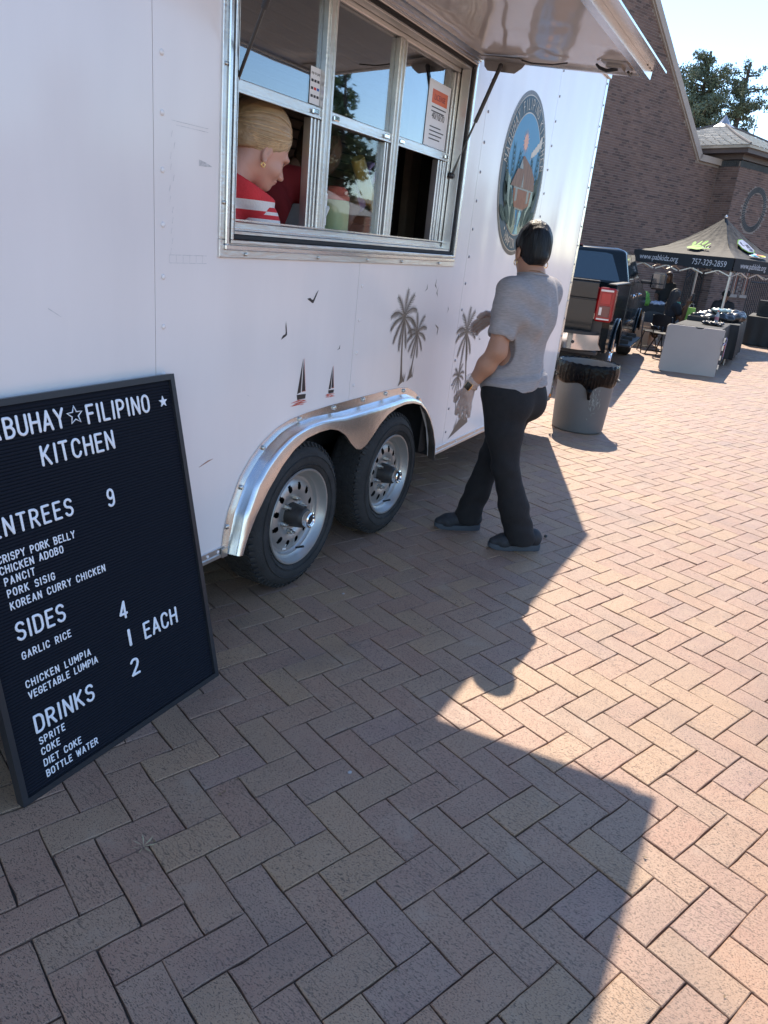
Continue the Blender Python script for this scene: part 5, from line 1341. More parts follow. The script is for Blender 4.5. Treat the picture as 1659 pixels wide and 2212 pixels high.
# shirt: red with white bands
def band_mat(name, bands, base=(.62, .035, .045)):
    mt = pbr(name, base, .85, var=.12, scale=12, bump=.3, bscale=140); n = mt.node_tree.nodes; l = mt.node_tree.links
    tc = n.new('ShaderNodeTexCoord'); sx = n.new('ShaderNodeSeparateXYZ'); l.new(tc.outputs['Object'], sx.inputs[0])
    src = n['Principled BSDF'].inputs['Base Color'].links[0].from_socket
    mr = n.new('ShaderNodeMapRange'); mr.inputs[1].default_value = -.7; mr.inputs[2].default_value = .3; l.new(sx.outputs['Z'], mr.inputs[0])
    cr = n.new('ShaderNodeValToRGB'); cr.color_ramp.interpolation = 'CONSTANT'
    e = cr.color_ramp.elements; e[0].position = 0; e[0].color = (0, 0, 0, 1); e[1].position = .9999; e[1].color = (0, 0, 0, 1)
    for z0, z1 in bands:
        q = e.new((z0 + .7)); q.color = (1, 1, 1, 1); q = e.new((z1 + .7)); q.color = (0, 0, 0, 1)
    l.new(mr.outputs[0], cr.inputs[0])
    mx = n.new('ShaderNodeMix'); mx.data_type = 'RGBA'; mx.inputs[7].default_value = (.74, .70, .68, 1)
    l.new(cr.outputs[0], mx.inputs[0]); l.new(src, mx.inputs[6]); l.new(mx.outputs[2], n['Principled BSDF'].inputs['Base Color']); return mt
M_REDW = band_mat('red_shirt_white_band', [(-.212, -.180), (-.29, -.262)]); M_SLV = band_mat('white_sleeve_red_band', [(-.60, -.240), (-.225, -.213), (-.197, .25)])
sh = SDF(); shr = lady_l(2.372, 1.905, 1.672); shl_ = lady_l(2.20, 2.10, 1.745)
sh.cap(shr, shl_, .074, .07, .06); sh.cap(shr, lady_l(2.412, 1.882, 1.615), .072, .071, .04); sh.ell(lady_l(2.275, 2.01, 1.46), (.135, .185, .21), None, .07); sh.ell(nk + [-.01, .01, -.045], (.095, .10, .06), None, .05)
sh.ell(lady_l(2.34, 1.98, 1.25), (.14, .18, .2), None, .05)
V, Q = sh.mesh(.007, cuts=[(nk + [0, 0, .012], (.45, -.1, 1))], disp=lambda X, Y, Z: .004 * np.sin(35 * X + 28 * Z) + .003 * np.sin(50 * Y + 30 * Z)); sho = raw_obj('shirt', V, Q, M_REDW, lady, world=False)
sv = SDF(); elb_ = lady_l(2.44, 1.85, 1.475); sv.chain([lady_l(2.425, 1.875, 1.572), lady_l(2.432, 1.86, 1.52), elb_], [.066, .063, .058], .03); sv.cap(elb_, lady_l(2.50, 1.90, 1.47), .055, .052, .02)
V, Q = sv.mesh(.006, disp=lambda X, Y, Z: .003 * np.sin(70 * Z + 30 * X)); raw_obj('sleeve', V, Q, M_SLV, lady, world=False)
M_NUM = pbr('white_print', (.74, .70, .68), .8)
fa_ = SDF(); fa_.chain([lady_l(2.49, 1.90, 1.475), lady_l(2.56, 1.95, 1.475), lady_l(2.66, 1.99, 1.475)], [.036, .034, .026], .01); hand(fa_, lady_l(2.66, 1.99, 1.475), (1, .1, -.1), (0, 0, -1), (.2, 1, 0), .95, .8, .3)
V, Q = fa_.mesh(.006); raw_obj('forearm', V, Q, M_SKINF, lady, world=False)
ch = lady_l(2.40, 1.90, 1.69)
MB().tube([tuple(lady_l(*q)) for q in ((2.335, 1.885, 1.70), (2.345, 1.862, 1.66), (2.36, 1.845, 1.625), (2.375, 1.845, 1.61))], .0012, 5).build('necklace', M_GOLD, lady, world=False)

# ---- second cook behind the middle pane
cook = thing('person', 'cook in dark red shirt bending behind the middle window with purple gloves', 'person', (3.05, 2.55, .46))
M_DRED = pbr('dark_red_shirt', (.28, .018, .022), .85, var=.15, scale=10)
M_PURP = pbr('purple_glove', (.38, .25, .48), .35, var=.1, bump=.4, bscale=60)
c_ = SDF(); c_.ell((3.50, 2.30, 1.90), (.085, .085, .11), None, .02); c_.cap((3.45, 2.34, 1.86), (3.34, 2.40, 1.74), .055, .07, .03); c_.ell((3.18, 2.45, 1.56), (.17, .15, .25), None, .05)
c_.ell((3.16, 2.5, 1.1), (.17, .14, .3), None, .05)
c_.cap((3.12, 2.48, .96), (3.1, 2.45, .48), .10, .07, .03); c_.cap((3.26, 2.58, .96), (3.26, 2.6, .48), .10, .07, .03)
for k_, (dx, dy) in enumerate(((0, 0),)):
    c_.chain([(3.38, 2.28, 1.70), (3.48, 2.16, 1.60), (3.60, 2.13, 1.72)], [.055, .045, .030], .02)
c_.chain([(3.30, 2.52, 1.70), (3.50, 2.42, 1.58), (3.66, 2.24, 1.70)], [.055, .045, .030], .02)
hand(c_, np.array((3.58, 2.135, 1.74)), (.35, .1, .9), (1, 0, 0), (0, -1, .2), .95, .8, .6)
c_.build('body', pbr('brown_skin', (.22, .12, .08), .5), cook, .008)
c_ = SDF(); c_.ell((3.48, 2.32, 1.92), (.105, .10, .115), None, .03); c_.ell((3.42, 2.33, 1.84), (.07, .07, .10), None, .03)
c_.build('hair', pbr('brown_curls', (.10, .06, .035), .6, var=.5, scale=30, bump=1, bscale=50), cook, .008, cuts=[((3.55, 2.27, 1.88), (1, -.6, -.5))], disp=lambda X, Y, Z: .006 * np.sin(70 * X) * np.sin(70 * Y) * np.sin(70 * Z))
c_ = SDF(); c_.ell((3.19, 2.45, 1.56), (.185, .165, .26), None, .06); c_.cap((3.10, 2.62, 1.74), (3.36, 2.32, 1.74), .075, .075, .05); c_.ell((3.16, 2.5, 1.2), (.185, .155, .2), None, .05)
c_.chain([(3.38, 2.29, 1.71), (3.45, 2.2, 1.63)], [.072, .065], .03)
c_.build('shirt', M_DRED, cook, .009, disp=lambda X, Y, Z: .005 * np.sin(30 * X + 25 * Z))
c_ = SDF(); hand(c_, np.array((3.58, 2.135, 1.74)), (.35, .1, .9), (1, 0, 0), (0, -1, .2), .95, .8, .6); c_.cap((3.60, 2.13, 1.72), (3.57, 2.135, 1.68), .034, .036, .01)
c_.build('glove', M_PURP, cook, .006, grow=.003)
cook.location = (3.05 - .27, 2.55 - .17, .46)
TF[cook.name] = TF[cook.name].copy()
# bottles, card reader and stand on the counter
M_MUST = pbr('mustard_plastic', (.62, .42, .10), .35); M_LIME = pbr('pale_lime_plastic', (.62, .68, .36), .4); M_CORALP = pbr('coral_cap', (.78, .17, .12), .4)
bt = thing('squeeze_bottle', 'amber squeeze bottle tipped nozzle down in the purple glove', 'squeeze bottle', (3.275, 1.93, 1.79))
ax3 = Vector((.17, -.02, -.25)).normalized()
MB().lathe([(0, -.10), (.030, -.10), (.034, -.09), (.034, .08), (.028, .10), (.030, .102), (.030, .115), (.012, .125), (.004, .18)], (3.275, 1.93, 1.79), ax3, 20).build('bottle_body', M_MUST, bt, angle=40)
bt = thing('squeeze_bottle', 'pale lime squeeze bottle with coral cap standing behind the middle window', 'squeeze bottle', (2.975, 1.885, 1.44))
MB().lathe([(0, 0), (.060, 0), (.063, .01), (.063, .215), (.059, .235)], (2.975, 1.885, 1.44), n=28).build('bottle_body', M_LIME, bt, angle=40)
MB().lathe([(.061, .236), (.061, .252), (.057, .254), (.052, .275), (.038, .290), (.0, .293)], (2.975, 1.885, 1.44), n=28).build('cap', M_CORALP, bt, angle=50)
pos = thing('tablet_stand', 'white tablet on an angled stand at the open serving window', 'tablet', (2.80, 1.92, 1.44))
Mt = Matrix.Rotation(rad(-20), 3, 'Z') @ Matrix.Rotation(rad(24), 3, 'Y')
M_WP = pbr('white_plastic', (.62, .66, .66), .35)
t1 = MB().box((2.80, 1.93, 1.56), (.016, .26, .18), M=Mt, bev=.006).build('tablet', M_WP, pos)
MB().box((2.795, 1.925, 1.56), (.002, .23, .15), M=Mt).build('screen', pbr('screen_black', (.01, .012, .015), .08), t1)
MB().box((2.87, 1.93, 1.505), (.10, .10, .12), M=Matrix.Rotation(rad(-20), 3, 'Z') @ Matrix.Rotation(rad(-18), 3, 'Y'), bev=.012).build('stand', M_WP, pos)
# ------------------------------------------------------------------ pickup truck
truck = thing('pickup_truck', 'black crew cab pickup truck with chrome bumper parked ahead of the food trailer', 'pickup truck', (9.42, 1.91, 0), .0923)
truck.scale = (.886, .886, .886)
M_PAINT = pbr('black_car_paint', (.006, .010, .013), .10, var=.1, coat=0, spec=.4)
M_CGLASS = pbr('dark_car_glass', (.012, .03, .045), .05, var=.05, spec=.9, coat=.6)
M_PLAST = pbr('black_trim_plastic', (.02, .02, .022), .55)
M_TAILR = pbr('tail_lamp_red', (.26, .003, .006), .25, coat=0); M_TAILD = pbr('tail_lamp_dark', (.10, .012, .015), .2, coat=.3)
M_CLEAR = pbr('tail_lamp_clear', (.55, .50, .50), .2, coat=1.0)
WT = 2.03
def tb(mb, name, mt, par=truck, **kw): return mb.build(name, mt, par, world=False, **kw)
def side_prof(z_top_pts, l0, l1, arches, zb=.50):
    pts = [(l0, zb + .12), (l0, z_top_pts[0][1])] + z_top_pts[1:-1] + [(l1, z_top_pts[-1][1]), (l1, zb)]
    for c_, r_ in sorted(arches, reverse=True):
        n = 14; a0 = math.asin(max(-1, (zb - .40) / r_))
        pts += [(c_ + r_ * math.cos(a0 + (PI - 2 * a0) * k / n), .40 + r_ * math.sin(a0 + (PI - 2 * a0) * k / n)) for k in range(n + 1)]
    pts.append((l0 + .1, zb)); return pts
# bed side with a slightly bulged loft: 3 layers
def skin(prof, ys, name, par, ins):
    b = MB(); n = len(prof); cx = sum(p[0] for p in prof) / n; cz = 1.0
    vs = []
    for y_, k in zip(ys, ins): vs += [(p[0], y_, cz + (p[1] - cz) * (1 - k)) for p in prof]
    fs = [tuple(range(n))] + [(r_ * n + i, r_ * n + (i + 1) % n, (r_ + 1) * n + (i + 1) % n, (r_ + 1) * n + i) for r_ in range(len(ys) - 1) for i in range(n)]
    fs.append(tuple((len(ys) - 1) * n + i for i in range(n))[::-1]); b.add(vs, fs); return tb(b, name, M_PAINT, par, angle=40)
bedp = side_prof([(.12, 1.38), (.16, 1.42), (1.99, 1.43)], .12, 2.0, [(1.25, .50)])
skin(bedp, (.0, .10), 'bed_side', truck, (0, 0)); skin(bedp, (WT, WT - .10), 'bed_side', truck, (0, 0))
tb(MB().box2((.13, .10, .60), (2.0, WT - .10, .95)), 'bed_floor', M_PLAST)
tb(MB().box2((.10, .01, 1.425), (1.99, .12, 1.445), bev=.008), 'bed_rail_cap', M_PLAST); tb(MB().box2((.10, WT - .12, 1.425), (1.99, WT - .01, 1.455), bev=.01), 'bed_rail_cap', M_PLAST)
tg = tb(MB().prism([(.70, .09), (1.0, .075), (1.20, .085), (1.23, .06), (1.40, .045), (1.46, .07), (1.46, .16), (.70, .16)], (0, .235, 0), (0, 0, 1), (1, 0, 0), (0, WT - .47, 0)), 'tailgate', M_PAINT, angle=30)
tb(MB().box2((.05, .24, 1.452), (.15, WT - .24, 1.468), bev=.005), 'tailgate_cap', M_PLAST, tg)
tb(MB().box2((.070, .245, 1.205), (.0760, WT - .245, 1.222)), 'tailgate_crease', M_PLAST, tg)
tb(MB().box2((.064, .85, 1.07), (.078, 1.18, 1.13), bev=.01), 'gate_handle', M_PLAST, tg)
# cab lower body, hood
cabp = side_prof([(2.02, 1.43), (2.2, 1.45), (4.30, 1.40), (4.42, 1.32), (5.55, 1.20), (5.80, 1.05)], 2.02, 5.84, [(4.93, .50)])
skin(cabp, (.0, .06, .12), 'cab_side', truck, (0, 0, 0)); skin(cabp, (WT, WT - .12), 'cab_side', truck, (0, 0))
tb(MB().box2((2.03, .12, .50), (4.40, WT - .12, 1.39)), 'cab_floor', M_PAINT); tb(MB().box2((4.40, .12, .75), (5.83, WT - .12, 1.19), bev=.05), 'hood', M_PAINT)
# greenhouse
bl = [(2.05, .04, 1.40), (4.45, .04, 1.36), (4.45, WT - .04, 1.36), (2.05, WT - .04, 1.40)]
tl = [(2.20, .20, 1.90), (3.62, .20, 1.92), (3.62, WT - .20, 1.92), (2.20, WT - .20, 1.90)]
rf = [(2.32, .36, 1.945), (3.45, .36, 1.96), (3.45, WT - .36, 1.96), (2.32, WT - .36, 1.945)]
gb_ = MB(); gb_.add(bl + tl + rf, [(0, 1, 5, 4), (1, 2, 6, 5), (2, 3, 7, 6), (3, 0, 4, 7), (4, 5, 9, 8), (5, 6, 10, 9), (6, 7, 11, 10), (7, 4, 8, 11), (8, 9, 10, 11)])
bmg = bmesh.new(); vv_ = [bmg.verts.new(p) for p in gb_.v]; [bmg.faces.new([vv_[i] for i in f]) for f in gb_.f]
bmesh.ops.bevel(bmg, geom=[e for e in bmg.edges if len(e.link_faces) == 2], offset=.05, segments=3, affect='EDGES', profile=.6)
gb2_ = MB(); bmg.verts.index_update(); gb2_.add([v.co.copy() for v in bmg.verts], [[v.index for v in f.verts] for f in bmg.faces]); bmg.free()
gh = tb(gb2_, 'cab_roof', M_PAINT, angle=40)
def on_quad(q, uv): 
    a, b_, c_, d_ = [Vector(p) for p in q]; out = []
    nrm = (b_ - a).cross(d_ - a).normalized()
    for u_, v_ in uv: out.append((a.lerp(b_, u_)).lerp(d_.lerp(c_, u_), v_))
    return out, nrm
def patch(q, uv, name, mt, off, par=truck, thick=.006, ctr=Vector((3.2, 1.0, 1.5))):
    P, nr = on_quad(q, uv); 
    if (P[0] - ctr).dot(nr) < 0: nr = -nr
    A = [p + nr * off for p in P]; B = [p + nr * (off - thick) for p in P]; n = len(P)
    return tb(MB().add(A + B, [tuple(range(n)), tuple(range(n, 2 * n))[::-1]] + [(i, (i + 1) % n, n + (i + 1) % n, n + i) for i in range(n)]), name, mt, par)
sideq = [bl[0], bl[1], tl[1], tl[0]]; rearq = [bl[0], bl[3], tl[3], tl[0]]; sideL = [bl[3], bl[2], tl[2], tl[3]]
patch(rearq, [(.07, .06), (.93, .06), (.90, .50), (.87, .86), (.82, .90), (.18, .90), (.13, .86), (.10, .50)], 'rear_window', M_CGLASS, .006)
for q in (sideq, sideL):
    patch(q, [(.06, .05), (.42, .05), (.42, .90), (.07, .90)], 'side_window', M_CGLASS, .006); patch(q, [(.455, .05), (.93, .05), (.90, .30), (.80, .90), (.455, .90)], 'side_window', M_CGLASS, .006)
    patch(q, [(.04, -.01), (.97, -.01), (.97, .025), (.04, .025)], 'window_trim', M_CHROME, .008)
patch([bl[1], bl[2], tl[2], tl[1]], [(.04, .05), (.96, .05), (.96, .95), (.04, .95)], 'windscreen', M_CGLASS, .006)
for l_ in (2.26, 3.22, 4.30): tb(MB().box2((l_ - .005, -.0025, .56), (l_ + .005, .012, 1.41)), 'door_seam', M_PLAST)
for l_ in (2.95, 3.98): 
    tb(MB().box2((l_ - .10, -.045, 1.19), (l_ + .10, -.020, 1.235), bev=.012), 'door_handle', M_CHROME); tb(MB().ball((l_, .0, 1.20), .05, 6, (1.3, .35, .8)), 'handle_cup', M_CHROME, smooth=True)
tb(MB().box2((1.98, -.006, .56), (2.03, .02, 1.42)), 'bed_gap', M_PLAST)
tb(MB().tube([(2.3, -.004, .80), (3.2, -.012, .79), (4.3, -.004, .80)], .012, 6), 'body_crease', M_PAINT, smooth=True)
# fuel door, fender flares, bumper, step, mirror, lamps
for c_ in (1.25, 4.93):
    for y_, s_ in ((-.001, -1), (WT + .001, 1)):
        pts = [(c_ + .515 * math.cos(a), y_ + .016 * s_, .40 + .515 * math.sin(a)) for a in np.linspace(rad(8), rad(172), 22)]
        tb(MB().tube(pts, .018, 8), 'wheel_arch_flare', M_PAINT, smooth=True)
    tb(MB().box2((c_ - .50, .12, .42), (c_ + .50, WT - .12, .93)), 'wheel_house', M_PLAST)
bm_ = MB().prism([(0.02, .16), (-.10, .30), (-.14, .55), (-.14, WT - .55), (-.10, WT - .30), (.02, WT - .16), (.26, WT - .02), (.26, .02)], (0, 0, .53), (1, 0, 0), (0, 1, 0), (0, 0, .21))
bo_ = tb(bm_, 'rear_bumper', M_CHROME, angle=50)
tb(MB().prism([(0.03, .18), (-.09, .32), (-.12, .56), (-.12, WT - .56), (-.09, WT - .32), (.03, WT - .18), (.25, WT - .05), (.25, .05)], (0, 0, .742), (1, 0, 0), (0, 1, 0), (0, 0, .035)), 'bumper_step', M_PLAST, bo_)
tb(MB().box2((.02, .1, .45), (.25, WT - .1, .528), bev=.02), 'bumper_valance', M_PLAST, bo_)
tb(MB().cyl((-.125, .42, .63), (-.148, .42, .63), .022), 'parking_sensor', M_PLAST, bo_)
tb(MB().box2((-.145, .85, .56), (-.139, 1.18, .69)), 'plate_recess', M_PLAST, bo_)
for y0, y1 in ((-.008, .225), (WT - .225, WT + .008)):
    lo_ = tb(MB().box2((.075, y0, .93), (.30, y1, 1.385), bev=.02), 'tail_lamp', M_TAILR)
    ya, yb = min(y0, y1) + .03, max(y0, y1) - .03
    tb(MB().box2((.066, ya + .02, 1.17), (.0748, yb - .02, 1.315), bev=.003), 'lamp_lens', pbr('lamp_lens_red', (.34, .005, .009), .2, coat=0), lo_)
    tb(MB().box2((.066, ya, 1.335), (.0745, yb, 1.36), bev=.002), 'lamp_strip', M_CLEAR, lo_); tb(MB().box2((.066, ya, .955), (.0745, yb, .975), bev=.002), 'lamp_strip', M_CLEAR, lo_)
    tb(MB().box2((.066, ya + .01, .995), (.0745, yb - .01, 1.145), bev=.003), 'lamp_lens', M_TAILD, lo_); tb(MB().box2((.064, yb - .055, 1.02), (.0655, yb - .02, 1.12), bev=.001), 'reverse_lamp', M_CLEAR, lo_)
tb(MB().box2((2.35, -.16, .40), (4.25, .06, .435), bev=.01), 'running_board', M_PLAST); tb(MB().box2((2.33, -.175, .405), (4.27, -.162, .432), bev=.004), 'running_board_edge', M_CHROME)
for l_ in (2.6, 3.3, 4.0): tb(MB().box2((l_ - .03, -.1, .43), (l_ + .03, .15, .50)), 'board_bracket', M_PLAST)
mr_ = tb(MB().box2((4.14, -.40, 1.32), (4.28, -.14, 1.62), bev=.04), 'side_mirror', M_PLAST); tb(MB().box2((4.20, -.15, 1.40), (4.30, .04, 1.46), bev=.015), 'mirror_arm', M_PLAST, mr_)
tb(MB().box2((4.132, -.375, 1.43), (4.139, -.165, 1.60), bev=.003), 'mirror_glass', M_CGLASS, mr_); tb(MB().box2((4.132, -.375, 1.345), (4.139, -.165, 1.415), bev=.003), 'mirror_glass', M_CGLASS, mr_)
tb(MB().box2((2.25, .9, 1.93), (2.33, 1.13, 1.955), bev=.008), 'brake_lamp', M_TAILD)
tb(MB().ball((2.45, 1.2, 1.97), .035, 6, (2.4, .6, 1)), 'roof_antenna', M_PAINT, smooth=True)
for l_, y_, s_ in ((1.25, .02, 1), (4.93, .02, 1), (1.25, WT - .02, -1), (4.93, WT - .02, -1)):
    t = MB(); t.lathe([(.24, .01), (.27, -.005), (.34, .0), (.385, .03), (.40, .06), (.40, .22), (.38, .26), (.24, .27)], (l_, y_, .40), (0, s_, 0), 40); wo_ = tb(t, 'wheel', M_TYRE, angle=35)
    t = MB(); t.lathe([(.245, .0), (.235, -.002), (.225, .02), (.22, .07), (.06, .055), (.05, .03), (0, .03)], (l_, y_, .40), (0, s_, 0), 40)
    for k in range(6):
        a = k * PI / 3; t.bar((l_ + .05 * math.cos(a), y_ + .02 * s_, .4 + .05 * math.sin(a)), (l_ + .225 * math.cos(a), y_ + .012 * s_, .4 + .225 * math.sin(a)), .03, .055, up=(0, 1, 0))
    tb(t, 'rim', M_CHROME, wo_, angle=30)
tb(MB().cyl((1.25, .2, .40), (1.25, WT - .2, .40), .06), 'axle', M_PLAST); tb(MB().box2((.3, .5, .48), (5.5, .6, .56)), 'chassis_rail', M_PLAST); tb(MB().box2((.3, 1.43, .48), (5.5, 1.53, .56)), 'chassis_rail', M_PLAST)

# ------------------------------------------------------------------ church wall, brick by brick
E_ = Vector((.8988, -.4384, 0)); TD = Vector((-.4384, -.8988, 0)); P0 = Vector((29.08, 3.36, 0)); OC = P0 + TD * .78
def wall_brick_mat(name, cols):
    mt = bpy.data.materials.new(name); mt.use_nodes = True; n = mt.node_tree.nodes; l = mt.node_tree.links; b = n['Principled BSDF']
    at = n.new('ShaderNodeAttribute'); at.attribute_name = 'tint'; cr = n.new('ShaderNodeValToRGB'); e = cr.color_ramp.elements
    e[0].color = (*cols[0], 1); e[1].color = (*cols[-1], 1)
    for i, c in enumerate(cols[1:-1]): q = e.new((i + 1) / (len(cols) - 1)); q.color = (*c, 1)
    l.new(at.outputs['Fac'], cr.inputs[0])
    nz = n.new('ShaderNodeTexNoise'); nz.inputs['Scale'].default_value = .5; nz.inputs['Detail'].default_value = 6; ge = n.new('ShaderNodeNewGeometry'); l.new(ge.outputs['Position'], nz.inputs['Vector'])
    mx = n.new('ShaderNodeMix'); mx.data_type = 'RGBA'; mx.blend_type = 'MULTIPLY'; mx.inputs[0].default_value = .6
    r2 = n.new('ShaderNodeValToRGB'); r2.color_ramp.elements[0].position = .3; r2.color_ramp.elements[0].color = (.7, .68, .68, 1); r2.color_ramp.elements[1].position = .7; r2.color_ramp.elements[1].color = (1.15, 1.12, 1.1, 1)
    l.new(nz.outputs['Fac'], r2.inputs[0]); l.new(cr.outputs[0], mx.inputs[6]); l.new(r2.outputs[0], mx.inputs[7]); l.new(mx.outputs[2], b.inputs['Base Color']); b.inputs['Roughness'].default_value = .85
    return mt
M_WB = wall_brick_mat('wall_brick', [(.085, .056, .050), (.14, .086, .070), (.18, .108, .086), (.165, .105, .09), (.22, .135, .105)])
M_SOL = pbr('soldier_brick', (.045, .050, .052), .7, var=.25, scale=3)
M_MORT = pbr('mortar', (.27, .225, .195), .9, var=.15, scale=4)
M_CAPST = pbr('cast_trim', (.40, .33, .28), .7, var=.08, scale=1.5)
BRICKQ = []
def wall_bricks(o, d, nrm, u0, u1, z0, z1, inside, name, par, rng, n_ind=0, near=None):
    d = np.array(d); nrm = np.array(nrm); o = np.array(o); C = []
    row = 0; z = z0
    while z < z1:
        u_ = u0 - (.105 if row % 2 else 0)
        while u_ < u1:
            a, b_ = max(u_, u0), min(u_ + .203, u1)
            if b_ - a > .03 and inside((a + b_) / 2, z + .03): C.append((a, b_, z))
            u_ += .213
        z += .0705; row += 1
    C = np.array(C); n = len(C)
    if n_ind:
        ctr = o[None] + d[None] * ((C[:, 0] + C[:, 1]) / 2)[:, None]; ctr[:, 2] = C[:, 2]
        vis = near(C) ; dd = np.linalg.norm(ctr - cpos, axis=1) + np.where(vis, 0, 1e6); full = (C[:, 1] - C[:, 0]) > .2
        idx = np.argsort(dd + np.where(full, 0, 1e6))[:n_ind]
    else: idx = np.array([], int)
    msk = np.ones(n, bool); msk[idx] = False
    K = C[msk]; m_ = len(K); pr = .003 + rng.random(m_) * .003
    V = np.zeros((m_, 8, 3))
    for q, (uu, zz, nn) in enumerate([(0, 0, 0), (1, 0, 0), (1, 1, 0), (0, 1, 0), (0, 0, 1), (1, 0, 1), (1, 1, 1), (0, 1, 1)]):
        U = K[:, uu]; Zz = K[:, 2] + zz * .0605
        V[:, q] = o + d * U[:, None] + np.array([0, 0, 1]) * Zz[:, None] + nrm * (np.where(nn, pr, -.01))[:, None]
    BFc = np.array([(4, 5, 6, 7), (0, 1, 5, 4), (1, 2, 6, 5), (2, 3, 7, 6), (3, 0, 4, 7)])
    F = (np.arange(m_)[:, None, None] * 8 + BFc[None]).reshape(-1, 4)
    ob = raw_obj(name, V.reshape(-1, 3), F, M_WB, par, smooth=False, kind='stuff'); set_tint(ob.data, np.repeat(rng.random(m_) ** .8, 8))
    if len(idx):
        Fr = root_frame(par); Fi = Fr.inverted()
        vv = []
        for q in range(14):
            me = bpy.data.meshes.new('brick'); w_ = .203; pj = .003 + .003 * rng.random()
            me.from_pydata([(x * w_, y, z * .0605) for x, y, z in ((0, .01, 0), (1, .01, 0), (1, .01, 1), (0, .01, 1), (0, -pj, 0), (1, -pj, 0), (1, -pj, 1), (0, -pj, 1))], [], [tuple(f) for f in BFc]); me.materials.append(M_WB); set_tint(me, np.full(8, rng.random() ** .8)); vv.append(me)
        ang_ = math.atan2(d[1], d[0])
        for i in idx:
            p = Vector(o + d * C[i, 0]); p.z = C[i, 2]; b_ = bpy.data.objects.new('brick', vv[rng.integers(0, 14)]); COL.objects.link(b_); b_.parent = par; b_.matrix_local = Fi @ Matrix.Translation(p) @ Matrix.Rotation(ang_, 4, 'Z')
church = thing('church', 'large brown brick church gable with pale stone coping behind the truck', 'church', (29.08, 3.36, 0))
NW = -Vector(E_.cross(Vector((0, 0, 1)))); NW = TD.copy()
def gable_top(u_): 
    if u_ > -1.27: return 4.88
    return 4.88 + (-1.27 - u_) * .94
rngw = np.random.default_rng(3)
HG = 12.6; ua = -1.27 - (HG - 4.88) / .94
wall_poly = [(0, -.05), (0, 4.88), (-1.27, 4.88), (ua, HG), (2 * ua + 1.27, 4.88), (2 * ua + 1.27, -.05)]
MB().prism(wall_poly, P0, E_, (0, 0, 1), -TD * .4).build('gable_wall', M_MORT, church)
wall_bricks(P0, E_, TD, -8.6, 0, 0, 11.2, lambda u_, z: z + .07 < gable_top(u_), 'bricks', church, rngw, 300, near=lambda C: (C[:, 0] > -5.9) & (C[:, 2] > 1.7) & (C[:, 2] < 6))
# coping: up the rake and the level return
def coping(p, q, w_, name='coping'):
    (u0, z0), (u1, z1) = p, q; dx, dz = u1 - u0, z1 - z0; L = math.hypot(dx, dz); nx, nz = -dz / L, dx / L
    if nz < 0: nx, nz = -nx, -nz
    b = MB().prism([(u0, z0), (u1, z1), (u1 + nx * w_, z1 + nz * w_), (u0 + nx * w_, z0 + nz * w_)], P0 + TD * .10, E_, (0, 0, 1), -TD * .6); return b.build(name, M_CAPST, church)
coping((-1.27, 4.86), (ua, HG - .02), .20); coping((ua, HG - .02), (2 * ua + 1.27, 4.86), .20); coping((.10, 4.86), (-1.262, 4.86), .19)
MB().prism([(-1.27, 4.80), (ua, HG - .08), (ua, HG - .03), (-1.27, 4.85)], P0 + TD * .05, E_, (0, 0, 1), -TD * .3).build('coping_drip', M_CAPST, church)
# roof behind the gable
rfm = pbr('slate_roof', (.12, .11, .11), .8, var=.2)
MB().prism([(.1, 4.9), (ua, HG), (2 * ua + 1.17, 4.9)], P0 - TD * .62, E_, (0, 0, 1), -TD * 12).build('church_roof', rfm, church)
# projecting block at the right with pyramid roof
tower = thing('brick_pavilion', 'square brick pavilion with pale shingled pyramid roof and dark brick ring beside the gable', 'building', (28.738, 2.659, 0))
MB().prism([(0.002, 0), (.78, 0), (.78, -7.5), (.002, -7.5)], P0 + E_ * .002, TD, -E_, (0, 0, 5.0)).build('pavilion_wall', M_MORT, tower)
wall_bricks(P0, TD, -E_, .02, .78, 0, 4.80, lambda a, b_: True, 'bricks', tower, rngw)
win_u = [(1.32, 1.62), (2.02, 2.34)]
def in_t(u_, z):
    if ((u_ - 1.5) ** 2 + (z + .03 - 3.65) ** 2) ** .5 < .765 and ((u_ - 1.5) ** 2 + (z + .03 - 3.65) ** 2) ** .5 > .53: return False
    for a, b_ in win_u:
        if a - .1 < u_ < b_ + .1 and .80 < z < 2.0: return False
    return True
wall_bricks(OC, E_, TD, .0, 7.4, 0, 4.80, in_t, 'bricks', tower, rngw)
def soldier(o, d, nrm, u0, u1, z0, z1):
    u_ = u0
    while u_ < u1 - .05:
        a = Vector(o) + Vector(d) * u_; MB().prism([(0, z0), (.060, z0), (.060, z1), (0, z1)], a, d, (0, 0, 1), Vector(nrm) * .012).build('soldier_brick', M_SOL, tower); u_ += .0705
soldier(P0 + TD * .03, TD, -E_, 0, .75, 4.83, 5.02); soldier(OC, E_, TD, .0, 3.4, 4.83, 5.02)
for k in range(52):
    a = 2 * PI * k / 52; rr0, rr1 = .545, .725; da = .046; P = []
    for rr_, aa in ((rr0, a - da * 1.0), (rr1, a - da * .95), (rr1, a + da * .95), (rr0, a + da * 1.0)): P.append((1.5 + rr_ * math.cos(aa), 3.65 + rr_ * math.sin(aa)))
    MB().prism(P, OC, E_, (0, 0, 1), TD * .014).build('ring_brick', M_SOL, tower)
MB().lathe([(.53, .0), (.53, .005), (.74, .005), (.74, .0)], OC + E_ * 1.5 + Vector((0, 0, 3.65)), TD, 60).build('ring_mortar', M_MORT, tower)
